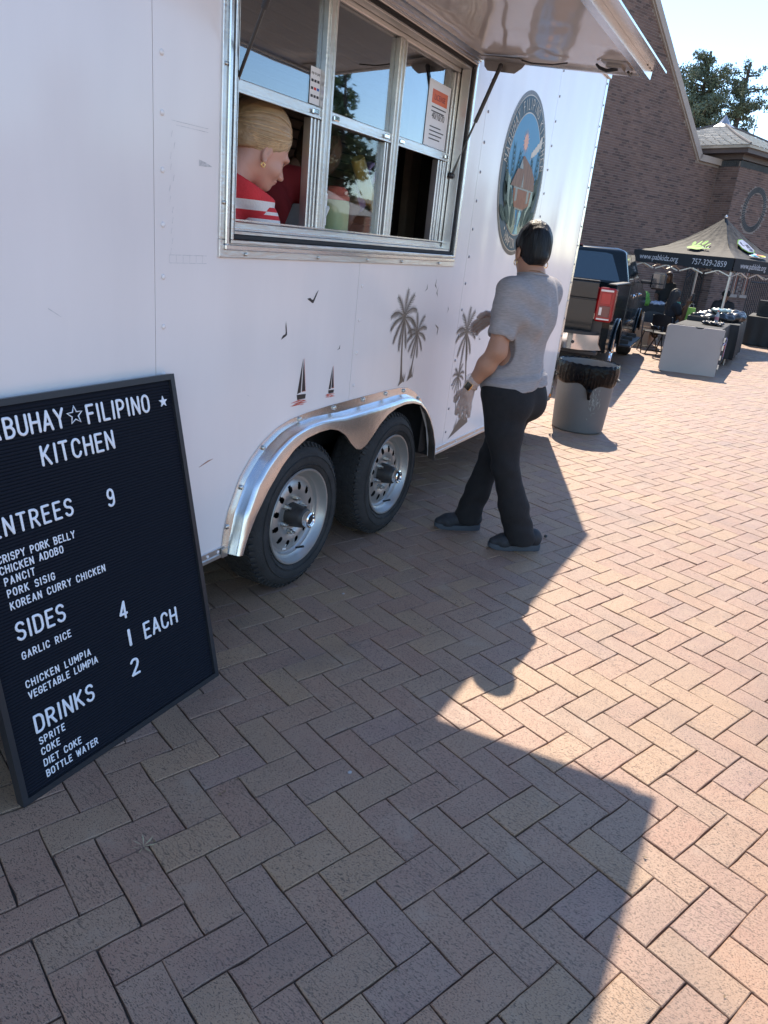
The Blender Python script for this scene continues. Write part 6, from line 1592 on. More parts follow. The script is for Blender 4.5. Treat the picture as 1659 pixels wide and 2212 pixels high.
for a, b_ in win_u:
    wo_ = MB().prism([(a, .84), (b_, .84), (b_, 1.95), (a, 1.95)], OC + TD * .004, E_, (0, 0, 1), TD * .01).build('window', M_CGLASS, tower)
    MB().prism([(a - .12, .73), (b_ + .10, .73), (b_ + .10, .83), (a - .12, .83)], OC, E_, (0, 0, 1), TD * .07).build('window_sill', M_CAPST, wo_)
    for q in ((a - .03, a), (b_, b_ + .03)): MB().prism([(q[0], .84), (q[1], .84), (q[1], 1.95), (q[0], 1.95)], OC, E_, (0, 0, 1), TD * .03).build('window_frame', M_DARK, wo_)
    MB().prism([(a + .10, .84), (a + .14, .84), (a + .14, 1.95), (a + .10, 1.95)], OC + TD * .014, E_, (0, 0, 1), TD * .01).build('glazing_bar', M_CAPST, wo_)
M_SOFF = pbr('brown_fascia', (.10, .078, .072), .6, var=.05)
def tp(a, b_, z): p = OC - E_ * 0 + TD * a + E_ * b_; return (p.x, p.y, z)
b = MB(); V = []
b.box((0, 0, 0), (0.001, .001, .001)); b = MB()
def slab(a0, a1, b0, b1, z0, z1): return MB().add([tp(a0, b0, z0), tp(a1, b0, z0), tp(a1, b1, z0), tp(a0, b1, z0), tp(a0, b0, z1), tp(a1, b0, z1), tp(a1, b1, z1), tp(a0, b1, z1)], [(0, 1, 2, 3), (4, 5, 6, 7), (0, 1, 5, 4), (1, 2, 6, 5), (2, 3, 7, 6), (3, 0, 4, 7)])
slab(.06, -5.5, -.06, 5.6, 5.04, 5.24).build('fascia', M_SOFF, tower); slab(.36, -5.8, -.36, 5.9, 5.20, 5.34).build('soffit', M_SOFF, tower)
slab(.42, -5.86, -.42, 5.96, 5.341, 5.42).build('gutter', pbr('pale_gutter', (.45, .40, .32), .5), tower)
M_SHIN = pbr('pale_shingle', (.60, .56, .49), .85, var=.18, scale=14)
CTR = (-2.72, 2.77); eav = [(.44, -.44), (.44, 5.98), (-5.88, 5.98), (-5.88, -.44)]; ZR = 6.62
def rp(i, t): a = eav[i % 4]; return Vector(tp(a[0] + (CTR[0] - a[0]) * t, a[1] + (CTR[1] - a[1]) * t, 5.425 + (ZR - 5.425) * (t ** 1.12)))
rs2 = random.Random(4)
for i in range(4):
    b = MB(); nrow = 26
    for r_ in range(nrow):
        t0, t1 = r_ / nrow * .97, (r_ + 1) / nrow * .97; A, B_, C_, D_ = rp(i, t0), rp(i + 1, t0), rp(i + 1, t1), rp(i, t1)
        nn = max(1, int((B_ - A).length / .30)); up_ = Vector((0, 0, .012))
        for k in range(nn):
            s0, s1 = k / nn + .004, (k + 1) / nn - .002; j = Vector((0, 0, rs2.uniform(0, .010)))
            b.add([A.lerp(B_, s0) + up_ * 1.6 + j, A.lerp(B_, s1) + up_ * 1.6 + j, D_.lerp(C_, s1), D_.lerp(C_, s0), A.lerp(B_, s0), A.lerp(B_, s1)], [(0, 1, 2, 3), (0, 4, 5, 1)])
    b.build('roof_shingles', M_SHIN, tower, kind='stuff')
    MB().tube([rp(i, 0) + Vector((0, 0, .03)), rp(i, .5) + Vector((0, 0, .045)), rp(i, .98) + Vector((0, 0, .05))], .035, 6).build('hip_ridge', rfm, tower)
MB().lathe([(.42, 6.50), (.22, 6.64), (.06, 6.86), (0, 6.95)], tp(CTR[0], CTR[1], 0), n=10).build('roof_cap', pbr('lead_cap', (.35, .36, .38), .4, metal=.5), tower)

# ------------------------------------------------------------------ iron gate and fence
M_IRON = pbr('wrought_iron', (.012, .012, .014), .5)
gate = thing('iron_gate', 'ornate black wrought iron gate with scrolled arch against the gable wall', 'gate', tuple(P0 + E_ * -.62 + TD * .5))
g0 = P0 + TD * .5
def gp(u_, z, n_=0): p = g0 + E_ * u_ + TD * n_; return Vector((p.x, p.y, z))
for k in range(9):
    u_ = -1.02 + k * .095; zt = 1.20 + .22 * math.sin(PI * k / 8); MB().tube([gp(u_, .02), gp(u_, zt)], .014, 6).build('bar', M_IRON, gate)
for u_ in (-1.12, -.14):
    MB().tube([gp(u_, 0), gp(u_, 1.42)], .024, 6).build('post', M_IRON, gate); MB().lathe([(.0, 1.42), (.03, 1.44), (.015, 1.47), (.03, 1.50), (0, 1.60)], gp(u_, 0), n=8).build('finial', M_IRON, gate)
for dz, rr_ in ((0, .02), (.12, .014)): MB().tube([gp(-1.12 + .98 * t, 1.22 + dz + .24 * math.sin(PI * t)) for t in np.linspace(0, 1, 14)], rr_, 6).build('arch_rail', M_IRON, gate)
MB().tube([gp(-1.12, .35), gp(-.14, .35)], .02, 6).build('rail', M_IRON, gate)
for c_, s_ in ((-.78, 1), (-.48, -1)):
    for q in (1, .6):
        MB().tube([gp(c_ + s_ * (.13 * q * math.cos(a)) * (1 - a / 12), 1.66 + .13 * q * math.sin(a) * (1 - a / 12)) for a in np.linspace(0, 7, 22)], .012, 5).build('scroll', M_IRON, gate)
MB().tube([gp(-.63, 1.48), gp(-.63, 1.92)], [.02, .006], 6).build('centre_spike', M_IRON, gate)
fence = thing('iron_fence', 'black iron picket fence at the right edge behind the black table', 'fence', (25.6, .95, 0))
for k in range(18):
    p = Vector((25.7, 1.28, 0)) + E_ * (k * .11) * 1.0; MB().tube([p, p + Vector((0, 0, 1.55))], .014, 5).build('picket', M_IRON, fence)
for z in (.15, 1.35): MB().tube([Vector((25.7, 1.28, z)), Vector((25.7, 1.28, z)) + E_ * 1.87], .02, 5).build('rail', M_IRON, fence)

# ------------------------------------------------------------------ canopy tent
TA = Vector((16.95, 1.24, 0)); T1 = Vector((.44, .898, 0)) * 2.42; T2 = Vector((.898, -.44, 0)) * 2.6
tent = thing('canopy_tent', 'black pop-up canopy tent printed with a green hand and web address', 'canopy tent', tuple(TA + (T1 + T2) / 2))
M_CAN = pbr('black_canopy', (.024, .024, .026), .75, var=.15, scale=2, bump=1.0, bscale=9, spec=.35)
M_VAL = pbr('black_valance', (.010, .013, .017), .7)
zt_, zp_ = 1.825, 2.66; ctr = TA + (T1 + T2) / 2
cor = [TA, TA + T1, TA + T1 + T2, TA + T2]
def cpt(i, s_, t): # i side from cor[i] to cor[i+1]; t to the peak
    a, b_ = cor[i % 4], cor[(i + 1) % 4]; e_ = a.lerp(b_, s_); p = e_.lerp(ctr, t)
    sag = -.17 * math.sin(PI * min(1, t * 1.0)) * (1 - .25 * (1 - abs(2 * s_ - 1))) - .05 * (1 - abs(2 * s_ - 1)) * (1 - t) * 0
    wr_ = .012 * math.sin(s_ * 40 + t * 9) * math.sin(PI * t) + .008 * math.sin(s_ * 23 - t * 31) * math.sin(PI * t)
    return Vector((p.x, p.y, zt_ + (zp_ - zt_) * t + sag * .9 + wr_ * (1 - .6 * t)))
roof = MB(); NS, NT = 26, 18
for i in range(4):
    vs = [cpt(i, s_ / NS, t / NT) for t in range(NT + 1) for s_ in range(NS + 1)]
    roof.add(vs, [(t * (NS + 1) + s_, t * (NS + 1) + s_ + 1, (t + 1) * (NS + 1) + s_ + 1, (t + 1) * (NS + 1) + s_) for t in range(NT) for s_ in range(NS)])
ro_ = roof.build('canopy', M_CAN, tent, angle=35)
MB().lathe([(.03, 0), (.035, .03), (.015, .06), (0, .065)], ctr + Vector((0, 0, zp_ - .01)), n=10).build('peak_cap', M_ALU, ro_)
for i in range(4):
    a, b_ = cor[i], cor[(i + 1) % 4]; n = 30; vs = []
    out = ((a + b_) / 2 - ctr).normalized()
    for z, o_ in ((zt_ + .003, .012), (zt_ - .12, .014), (zt_ - .245, .018)):
        for k in range(n + 1):
            s_ = k / n; p = a.lerp(b_, s_) + out * (o_ + .004 * math.sin(s_ * 30) * (z < zt_)); vs.append((p.x, p.y, z + (.008 * math.cos(s_ * 2 * PI * 4) if z < zt_ - .2 else 0)))
    MB().add(vs, [(r_ * (n + 1) + k, r_ * (n + 1) + k + 1, (r_ + 1) * (n + 1) + k + 1, (r_ + 1) * (n + 1) + k) for r_ in (0, 1) for k in range(n)]).build('valance', M_VAL, tent)
M_LEG = pbr('tent_leg', (.55, .53, .50), .35, metal=.7)
for i, c_ in enumerate(cor):
    q = c_.lerp(ctr, .02); MB().box((q.x, q.y, .78), (.035, .035, 1.56), rz=math.atan2(T1.y, T1.x)).build('leg', M_LEG, tent); MB().box((q.x, q.y, .008), (.09, .09, .014)).build('foot', M_LEG, tent)
    d_ = cor[(i + 1) % 4]
    for k in range(4):
        a_ = c_.lerp(d_, k / 4 + .01); b_ = c_.lerp(d_, (k + 1) / 4 - .01)
        for za, zb_ in ((1.66, 1.48), (1.48, 1.66)): MB().bar((a_.x, a_.y, za), (b_.x, b_.y, zb_), .012, .022).build('truss_bar', M_LEG, tent)
M_WPRT = pbr('white_print_tent', (.55, .55, .58), .7); M_GPRT = pbr('green_print', (.16, .40, .02), .7)
fo = (-T2).normalized() * 0.024; u1 = (-T1).normalized()
text_on('lettering', 'www.pabkidz.org', .165, cor[1] + fo + u1 * .18 + Vector((0, 0, zt_ - .175)), u1, (0, 0, 1), M_WPRT, tent, width=.98)
text_on('lettering', '757-329-2859', .165, cor[1] + fo + u1 * 1.50 + Vector((0, 0, zt_ - .185)), u1, (0, 0, 1), M_WPRT, tent, width=.78)
u2 = T2.normalized(); fo2 = (-T1).normalized() * .024
text_on('lettering', 'www.pabkidz.org', .165, cor[0] + fo2 + u2 * .22 + Vector((0, 0, zt_ - .175)), u2, (0, 0, 1), M_WPRT, tent, width=1.0)
def on_roof(i, s_, t, off=.012):
    off = off + .022
    p = cpt(i, s_, t); q = cpt(i, min(1, s_ + .02), t) - p; r_ = cpt(i, s_, min(1, t + .02)) - p; n_ = q.cross(r_).normalized()
    if n_.z < 0: n_ = -n_
    return p + n_ * off
def roof_poly(i, pts, name, mt, par, off=.02, cx=.5, cy=.3, sc=.1, asp=1.0, flip=1, flatn=True):
    """print shapes on canopy side i; pts in local units; fan triangulated through centre"""
    P = [on_roof(i, cx + flip * p[0] * sc / (1 - cy - p[1] * sc * asp * .5 + 1e-6), cy + p[1] * sc * asp, off) for p in pts]
    c_ = sum((q for q in P), Vector()) / len(P); n = len(P)
    return MB().add(P + [c_], [(k, (k + 1) % n, n) for k in range(n)]).build(name, mt, par)
def ell_pts(cx, cy, rx, ry, a=0, n=16): return [(cx + rx * math.cos(t) * math.cos(a) - ry * math.sin(t) * math.sin(a), cy + rx * math.cos(t) * math.sin(a) + ry * math.sin(t) * math.cos(a)) for t in np.linspace(0, 2 * PI, n + 1)[:-1]]
# side 0 runs from the near right corner to the left, so mirrored
hm = dict(cx=.44, cy=.29, sc=.085, asp=1.55, flip=-1)
roof_poly(0, ell_pts(-.15, -.35, .95, .62), 'hand_print', M_GPRT, tent, **hm)
for x, y, rx, ry, a in ((-.85, .55, .17, .42, .25), (-.30, .85, .18, .52, -.05), (.30, .88, .17, .50, -.22), (.85, .62, .16, .45, -.45), (1.05, -.45, .42, .16, .1)):
    roof_poly(0, ell_pts(x, y, rx, ry, a), 'hand_print', M_GPRT, tent, **hm)
for k in range(3): roof_poly(0, ell_pts(.55 + k * .32, -.12, .10, .10), 'small_print', M_WPRT, tent, off=.026, **hm)
ho = dict(cx=.40, cy=.46, sc=.12, asp=1.35, flip=1)
octp = [(.45, 1), (1, .5), (1, -.5), (.45, -1), (-.45, -1), (-1, -.5), (-1, .5), (-.45, 1)]
oc_ = roof_poly(3, octp, 'octagon_print', M_GPRT, tent, off=.018, cx=.62, cy=.42, sc=.085, asp=1.9, flip=-1)
roof_poly(3, [(a * .9, b_ * .9) for a, b_ in octp], 'octagon_print', pbr('pale_lilac_print', (.38, .40, .50), .7), tent, off=.026, cx=.62, cy=.42, sc=.085, asp=1.9, flip=-1)
for i_, (x, y, w_, h_) in enumerate(((-.45, .15, .08, .5), (-.2, .3, .08, .28), (-.28, .05, .2, .06), (.1, .15, .08, .5), (.3, .2, .2, .07), (.45, .0, .08, .3), (0, -.45, .55, .05), (0, -.6, .5, .04), (.1, -.72, .4, .04), (-.05, .65, .08, .25), (.15, .65, .08, .25))):
    roof_poly(3, [(x - w_, y - h_), (x + w_, y - h_), (x + w_, y + h_), (x - w_, y + h_)], 'octagon_lettering', pbr('navy_print', (.03, .04, .09), .6), tent, off=.033, cx=.62, cy=.42, sc=.085, asp=1.9, flip=-1)
bd = dict(cx=.60, cy=.13, sc=.085, asp=.75, flip=-1)
for k, (x, y, rx, ry, c_) in enumerate(((-.1, 0, 1.45, .95, (.75, .72, .7)), (-.65, .05, .62, .62, (.06, .45, .70)), (.45, .30, .60, .45, (.75, .05, .06)), (.62, -.25, .55, .40, (.80, .62, .08)), (-.45, -.35, .35, .25, (.7, .2, .08)), (.05, -.3, .35, .3, (.25, .55, .12)), (-.6, .15, .25, .3, (.75, .8, .85)))):
    roof_poly(3, ell_pts(x, y, rx, ry), 'badge_print', pbr('badge_%s' % ('white', 'cyan', 'crimson', 'yellow', 'rust', 'lime', 'ice')[k], c_, .6), tent, off=.020 + .006 * k, **bd)

# ------------------------------------------------------------------ tables under and before the tent
M_GRYP = pbr('grey_table_plastic', (.36, .33, .31), .6, var=.05, scale=2); M_CLOTH = pbr('black_cloth', (.014, .016, .018), .75, bump=.4, bscale=20)
ft = thing('folded_table', 'pale grey folded plastic table standing on edge in front of the cloth covered tables', 'folding table', (12.50, 1.20, 0))
fbl = Vector((12.38, 1.61, 0)); fbr = Vector((12.60, .79, 0)); fu = (fbr - fbl).normalized(); wF = (fbr - fbl).length; fnv = Vector((-fu.y, fu.x, 0)); fnv = fnv if fnv.x < 0 else -fnv
def rr_poly(w_, h_, r_, notch=True):
    P = []
    for cx, cy, a0 in ((w_ - .012, .012, -90), (w_ - .012, h_ - .012, 0)): P += [(cx + .012 * math.cos(rad(a0 + 15 * k)), cy + .012 * math.sin(rad(a0 + 15 * k))) for k in range(7)]
    if notch: P += [(w_ * .64 - .065 * math.cos(rad(180 - 18 * k)) * -1 if False else w_ * .56 + .07 * math.cos(rad(-18 * k)), h_ + .035 * math.sin(rad(-18 * k)) * .8) for k in range(11)]
    for cx, cy, a0 in ((r_, h_ - r_, 90), (r_, r_, 180)): P += [(cx + r_ * math.cos(rad(a0 + 10 * k)), cy + r_ * math.sin(rad(a0 + 10 * k))) for k in range(10)]
    return P
lean = Vector((.04, .01, 1)).normalized()
fo_ = MB().prism(rr_poly(wF, .715, .05), fbl, fu, lean, -fnv * .032).build('table_half', M_GRYP, ft)
MB().prism(rr_poly(wF, .715, .05, False), fbl - fnv * .036, fu, lean, -fnv * .03).build('table_half', M_GRYP, ft)
MB().tube([fbl + fu * (wF * .56 - .06) + lean * .70 - fnv * .033, fbl + fu * (wF * .56 + .06) + lean * .70 - fnv * .033], .012, 6).build('carry_handle', M_PLAST, ft)
for z in (.16, .30, .45, .57): MB().box(fbr + Vector((.02, -.008, z)), (.035, .022, .07), rz=math.atan2(fu.y, fu.x) + PI / 2).build('hinge_latch', M_LEG, ft)
def cloth_table(name, label, x0, x1, y0, y1, h_, drop, seed, rz=0, mt=None, group=None):
    r_ = random.Random(seed); t = thing(name, label, 'table', ((x0 + x1) / 2, (y0 + y1) / 2, 0), 0, group)
    per = []; 
    for a, b_ in (((x0, y0), (x1, y0)), ((x1, y0), (x1, y1)), ((x1, y1), (x0, y1)), ((x0, y1), (x0, y0))):
        L = math.hypot(b_[0] - a[0], b_[1] - a[1]); n = max(4, int(L / .045))
        for k in range(n): per.append((a[0] + (b_[0] - a[0]) * k / n, a[1] + (b_[1] - a[1]) * k / n))
    cx, cy = (x0 + x1) / 2, (y0 + y1) / 2; N_ = len(per); vs = []
    for z, g in ((h_, -.02), (h_ - .006, 0), (h_ - .12, .3), (h_ - drop * .6, .8), (h_ - drop, 1.0)):
        for k, (px, py) in enumerate(per):
            d_ = Vector((px - cx, py - cy)); ox = (1 if px >= x1 - 1e-6 else -1 if px <= x0 + 1e-6 else 0); oy = (1 if py >= y1 - 1e-6 else -1 if py <= y0 + 1e-6 else 0)
            w_ = .010 + .022 * math.sin(k * 1.1 + seed) * g + .012 * math.sin(k * .37) * g if g > 0 else g
            vs.append((px + ox * (w_ if g > 0 else g), py + oy * (w_ if g > 0 else g), z + (.015 * math.sin(k * .3) if g == 1.0 else 0)))
    fs = [(i * N_ + k, i * N_ + (k + 1) % N_, (i + 1) * N_ + (k + 1) % N_, (i + 1) * N_ + k) for i in range(4) for k in range(N_)] + [tuple(range(N_))]
    MB().add(vs, fs).build('tablecloth', mt or M_CLOTH, t, angle=40)
    MB().box2((x0 + .01, y0 + .01, h_ - .045), (x1 - .01, y1 - .01, h_ - .008)).build('tabletop', M_GRYP, t)
    for x in (x0 + .12, x1 - .12):
        for y in (y0 + .1, y1 - .1): MB().tube([(x, y, 0), (x, y, h_ - .045)], .013, 6).build('leg', M_LEG, t)
    return t
ct1 = cloth_table('covered_table', 'black clothed table directly behind the grey folded table with scrunchies and a bottle', 12.72, 14.35, .86, 1.56, .715, .62, 1, group=None)
ct2 = cloth_table('covered_table', 'black clothed table heaped with black garments under the tent edge', 14.45, 16.6, .72, 1.50, .715, .60, 2)
for k in range(3): MB().box2((13.3 + .16 * k, .825, .50), (13.42 + .16 * k, .829, .535)).build('cloth_print', pbr('lilac_print', (.45, .42, .60), .6), ct1)
for k in range(3): MB().box2((13.3 + .16 * k, .825, .42), (13.42 + .16 * k, .829, .455)).build('cloth_print', MATS['lilac_print'], ct1)
MB().box2((13.62, .824, .36), (13.72, .829, .40)).build('cloth_print', M_REDV, ct1); MB().box2((13.9, .824, .20), (13.93, .829, .42)).build('cloth_print', M_REDV, ct1)
MB().box2((14.0, .824, .15), (14.03, .829, .5)).build('cloth_print', MATS['lilac_print'], ct1)
def lump(name, label, cat, prims, mt, amp=.02, fr=22, h=.018, par=None):
    t = SDF()
    for p in prims: t.ell(p[:3], p[3:6], None, .05)
    c_ = prims[0][:3]; o = None
    V, Q = t.mesh(h, disp=lambda X, Y, Z: amp * (np.sin(fr * X + 11 * Z) * np.cos(fr * 1.1 * Y + 7 * Z) + .5 * np.sin(fr * 2.1 * X + 17 * Y) * np.sin(fr * 1.9 * Z)))
    o = raw_obj(name, V, Q, mt, par)
    if label: tag(o, label, cat)
    return o
M_SATIN = pbr('black_satin', (.02, .021, .023), .28, bump=1, bscale=14)
lump('garment_pile', 'heap of shiny black garments on the clothed table under the tent', 'clothes', [(14.85, 1.12, .78, .30, .30, .11), (15.1, .92, .80, .24, .22, .10), (14.65, 1.35, .77, .2, .2, .08)], M_SATIN)
lump('garment_pile', 'second black garment heap near the right tent leg', 'clothes', [(15.75, .95, .79, .36, .25, .11), (15.5, 1.2, .78, .2, .2, .09)], M_SATIN)
lump('plastic_bag', 'crumpled pale green plastic bag on top of the black garments', 'bag', [(14.75, 1.15, .90, .13, .10, .035), (14.9, 1.02, .90, .13, .08, .03)], pbr('pale_green_bag', (.40, .50, .46), .3, bump=1, bscale=20), .014, 30, .012)
sc_ = MB(); r7 = random.Random(6)
for k in range(16):
    cx, cy = 13.45 + r7.uniform(-.16, .16), 1.06 + r7.uniform(-.13, .13); 
    sc_.tube([(cx + .045 * math.cos(a) + r7.uniform(-.006, .006), cy + .045 * math.sin(a), .735 + r7.uniform(0, .03) + .008 * math.sin(a * 3)) for a in np.linspace(0, 2 * PI, 12)[:-1]], .017, 6, closed=True)
tag(sc_.build('scrunchie_pile', M_SATIN, None, smooth=True), 'small pile of black scrunchies near the folded table edge', 'scrunchies')
tray = thing('display_tray', 'low black tray on the near left of the clothed table', 'tray', (14.1, 1.42, .716))
MB().box2((13.98, 1.20, .717), (14.25, 1.54, .725)).build('tray_base', M_PLAST, tray)
for q in (((13.98, 1.20), (14.0, 1.54)), ((14.23, 1.20), (14.25, 1.54)), ((14.0, 1.20), (14.23, 1.22)), ((14.0, 1.52), (14.23, 1.54))): MB().box2((*q[0], .7255), (*q[1], .79)).build('tray_wall', M_PLAST, tray)
bt2 = thing('drink_bottle', 'clear plastic drink bottle with red label standing on the black tablecloth', 'bottle', (13.96, 1.07, .716))
M_PET = pbr('clear_bottle', (.55, .58, .60), .08, alpha=.55)
MB().lathe([(0, .003), (.032, .003), (.034, .02), (.034, .12), (.030, .14), (.014, .185), (.013, .20)], (13.96, 1.07, .716), n=16).build('bottle_body', M_PET, bt2, angle=40)
MB().lathe([(.0345, .06), (.0345, .115)], (13.96, 1.07, .716), n=16).build('label', pbr('bottle_label', (.55, .12, .14), .5, col2=(.2, .2, .25), scale=40), bt2)
MB().cyl((13.96, 1.07, .916), (13.96, 1.07, .935), .015, .015, 10).build('cap', M_REDV, bt2)
# back table with stock, plant, and right-hand black table
ct3 = cloth_table('covered_table', 'black clothed table along the back of the tent holding stock', 17.4, 19.4, 2.35, 2.95, .73, .18, 3)
lump('potted_greenery', 'bright green leafy plant at the left end of the back table', 'plant', [(17.15, 2.82, .86, .08, .07, .13), (17.2, 2.78, .78, .07, .06, .08)], pbr('plant_green', (.10, .28, .05), .6, var=.4, scale=30), .02, 60, .012)
lump('clear_packages', 'pale blue and clear plastic packages on the back table beside the plant', 'packages', [(17.55, 2.62, .76, .12, .14, .045), (17.8, 2.56, .76, .10, .10, .04)], pbr('pale_pack', (.38, .42, .52), .25, var=.3, scale=30), .014, 40, .012)
lump('fabric_bundle', 'teal green fabric lying at the right end of the back table', 'fabric', [(18.9, 2.05 + .35, .765, .14, .10, .03)], pbr('teal_fabric', (.08, .36, .27), .7), .008, 30, .012)
lump('garment_pile', 'dark garments on the back table between the standing person and the tent leg', 'clothes', [(18.3, 2.45, .78, .28, .14, .05)], M_CLOTH, .012, 25, .014)
ct4 = cloth_table('covered_table', 'floor length black clothed table at the right edge of the plaza', 19.6, 21.4, -.3, .84, .66, .655, 4)
sp = thing('speaker_box', 'black loudspeaker box standing on the right black table', 'speaker', (20.1, .55, .662))
MB().box2((19.98, .38, .663), (20.25, .70, 1.02), bev=.012).build('cabinet', M_PLAST, sp)
MB().cyl((19.979, .54, .80), (19.972, .54, .80), .11, .11, 20).build('cone', M_BLACKRUB, sp); MB().cyl((19.979, .54, .95), (19.972, .54, .95), .035, .035, 14).build('tweeter', M_BLACKRUB, sp)
gb2 = thing('gift_bag', 'lime green paper bag standing behind the phone holder', 'bag', (15.35, 1.66, .0))
MB().prism([(-.09, .55), (.09, .55), (.075, .86), (-.075, .86)], (15.35, 1.66, 0), (0, 1, 0), (0, 0, 1), (.08, 0, 0)).build('bag_body', pbr('lime_paper', (.35, .60, .10), .6), gb2)
MB().tube([(15.35, 1.62, .86), (15.35, 1.63, .93), (15.35, 1.69, .93), (15.35, 1.70, .86)], .004, 5).build('handle', M_WPRT, gb2)
MB().box2((15.25, 1.55, .0), (15.50, 1.80, .545)).build('stand', M_PLAST, gb2)
# cardboard box
cb = thing('cardboard_box', 'brown cardboard box on the pavers between the truck and folding chairs', 'box', (15.9, 2.52, 0))
M_CARD = pbr('cardboard', (.42, .29, .19), .8, var=.08, scale=8)
MB().box2((15.45, 2.32, 0), (16.2, 2.75, .40)).build('box_body', M_CARD, cb)
MB().prism([(2.32, .402), (2.75, .402), (2.73, .52), (2.34, .50)], (15.45, 0, 0), (0, 1, 0), (0, 0, 1), (.006, 0, 0)).build('box_flap', M_CARD, cb)
MB().prism([(15.46, .402), (16.19, .402), (16.17, .33), (15.48, .33)], (0, 2.31, 0), (1, 0, 0), (0, 0, 1), (0, -.006, 0)).build('box_flap', M_CARD, cb)
lump('dark_jacket', 'black jacket lying over the cardboard box', 'jacket', [(15.75, 2.30, .40, .28, .10, .10), (15.6, 2.24, .30, .14, .07, .12)], M_SATIN, .015, 26, .014)
# folding chairs
def fold_chair(loc, rz, label):
    t = thing('folding_chair', label, 'chair', loc, rz, 'black folding chairs'); M = M_PLAST; s = .88
    def T(pts, r_, name): MB().tube([tuple(c * s for c in p) for p in pts], r_ * s, 7).build(name, M, t, world=False, smooth=True)
    for y in (-.21, .21):
        T([(.30, y, 0), (-.06, y, .45), (-.20, y, .80)], .012, 'leg'); T([(-.26, y * .92, 0), (.14, y * .92, .43)], .012, 'leg')
    T([(.26, -.21, .06), (.26, .21, .06)], .009, 'crossbar'); T([(-.20, -.195, .10), (-.20, .195, .10)], .009, 'crossbar')
    b = MB(); vs = []
    for k in range(9):
        y = -.20 + .40 * k / 8; z_ = .83 - .05 * (abs(y) / .2) ** 4; x = -.20 + .03 * (1 - (y / .2) ** 2) * -1
        vs += [(x * s, y * s, .60 * s), (x * s - .02, y * s, z_ * s)]
    b.add(vs, [(2 * k, 2 * k + 2, 2 * k + 3, 2 * k + 1) for k in range(8)]); b.add([(x + .012, y, z) for x, y, z in vs], [(2 * k, 2 * k + 2, 2 * k + 3, 2 * k + 1) for k in range(8)]); b.build('backrest', M, t, world=False)
    MB().box((.03 * s, 0, .445 * s), (.38 * s, .38 * s, .022 * s), bev=.008).build('seat', M, t, world=False); return t
fold_chair((14.45, 1.92, 0), rad(-20), 'black folding chair standing empty right behind the grey folded table'); fold_chair((14.70, 2.16, 0), rad(200), 'black folding chair nearest the truck turned side on')

# ------------------------------------------------------------------ people under the tent
M_TOPB = pbr('black_top', (.012, .012, .014), .85); M_BRAID = pbr('braids', (.018, .012, .010), .6, var=.5, scale=60, bump=1, bscale=80)
def small_person(label, loc, fdir, hz, pose, hairc, topm, botm, s=.87, cap=False):
    t = thing('person', label, 'person', loc); o = np.array(loc, float); f = np.array([math.cos(fdir), math.sin(fdir), 0]); l = np.array([-f[1], f[0], 0])
    M = np.stack([f, l, [0, 0, 1]], 1); P = lambda a, b_, z: o + (f * a + l * b_) * s + np.array([0, 0, z])
    hd = P(.03, 0, hz - .12 * s)
    sk = SDF(); sk.ell(hd, (.095 * s, .075 * s, .115 * s), M, .01); sk.cap(hd + f * .09 * s - [0, 0, .02], hd + f * .11 * s - [0, 0, .03], .01, .012, .01); sk.cap(hd - [0, 0, .08 * s], P(0, 0, hz - .30 * s), .055 * s, .06 * s, .02)
    up = SDF(); zs = hz - .33 * s
    up.cap(P(0, .15, zs), P(0, -.15, zs), .075 * s, .075 * s, .05); up.ell(P(0, 0, zs - .20 * s), (.12 * s, .18 * s, .27 * s), M, .05); up.ell(P(-.01, 0, zs - .42 * s), (.14 * s, .19 * s, .16 * s), M, .05)
    lo = SDF(); zh = zs - .52 * s
    if pose == 'sit':
        for b_ in (-.1, .1): lo.chain([P(0, b_, zh), P(.40, b_ * 1.3, zh + .02), P(.44, b_ * 1.3, .06)], [.095 * s, .07 * s, .045 * s], .03); lo.cap(P(.42, b_ * 1.3, .04), P(.58, b_ * 1.4, .03), .035 * s, .03 * s, .02)
    else:
        for b_ in (-.1, .1): lo.chain([P(0, b_, zh), P(.03, b_, zh * .5), P(0, b_, .06)], [.10 * s, .07 * s, .05 * s], .03); lo.cap(P(0, b_, .04), P(.16, b_, .03), .035 * s, .03 * s, .02)
    lo.ell(P(-.02, 0, zh + .02), (.14 * s, .18 * s, .11 * s), M, .04)
    return t, sk, up, lo, P, hd, f, l, M, zs
# seated, filming with a phone
t, sk, up, lo, P, hd, f, l, M, zs = small_person('person with long braids in black seated filming with a raised phone', (15.45, 2.02, 0), rad(-50), 1.13, 'sit', None, None, None)
ph_p = np.array([15.21, 1.66, 1.03])
sk.chain([P(.02, -.19, zs - .02), P(.16, -.24, zs - .26), ph_p + [.03, .06, -.05]], [.050, .042, .026], .02); sk.chain([P(.02, .19, zs - .02), P(.22, .14, zs - .26), ph_p + [.10, .02, -.05]], [.050, .042, .026], .02)
hand(sk, ph_p + np.array([.03, .06, -.06]), (-.2, -.4, .8), (1, 0, 0), (0, -1, .3), .85, .8, .5)
sk.build('body', M_SKIND, t, .010); up.chain([P(.02, -.17, zs), P(.06, -.22, zs - .10)], [.07, .065], .03); up.chain([P(.02, .17, zs), P(.08, .19, zs - .10)], [.07, .065], .03); up.build('top', M_TOPB, t, .013); lo.build('trousers', M_TOPB, t, .013)
hs = SDF(); hs.ell(hd - f * .01 + [0, 0, .02], (.105, .095, .12), M, .03); hs.ell(hd - f * .05 + [0, 0, -.14], (.075, .11, .19), M, .04); hs.ell(hd - f * .07 + [0, 0, -.30], (.05, .10, .12), M, .04)
hs.build('hair', M_BRAID, t, .011, cuts=[(hd + f * .05, f - np.array([0, 0, .4]))], disp=lambda X, Y, Z: .006 * np.sin(120 * X + 60 * Y))
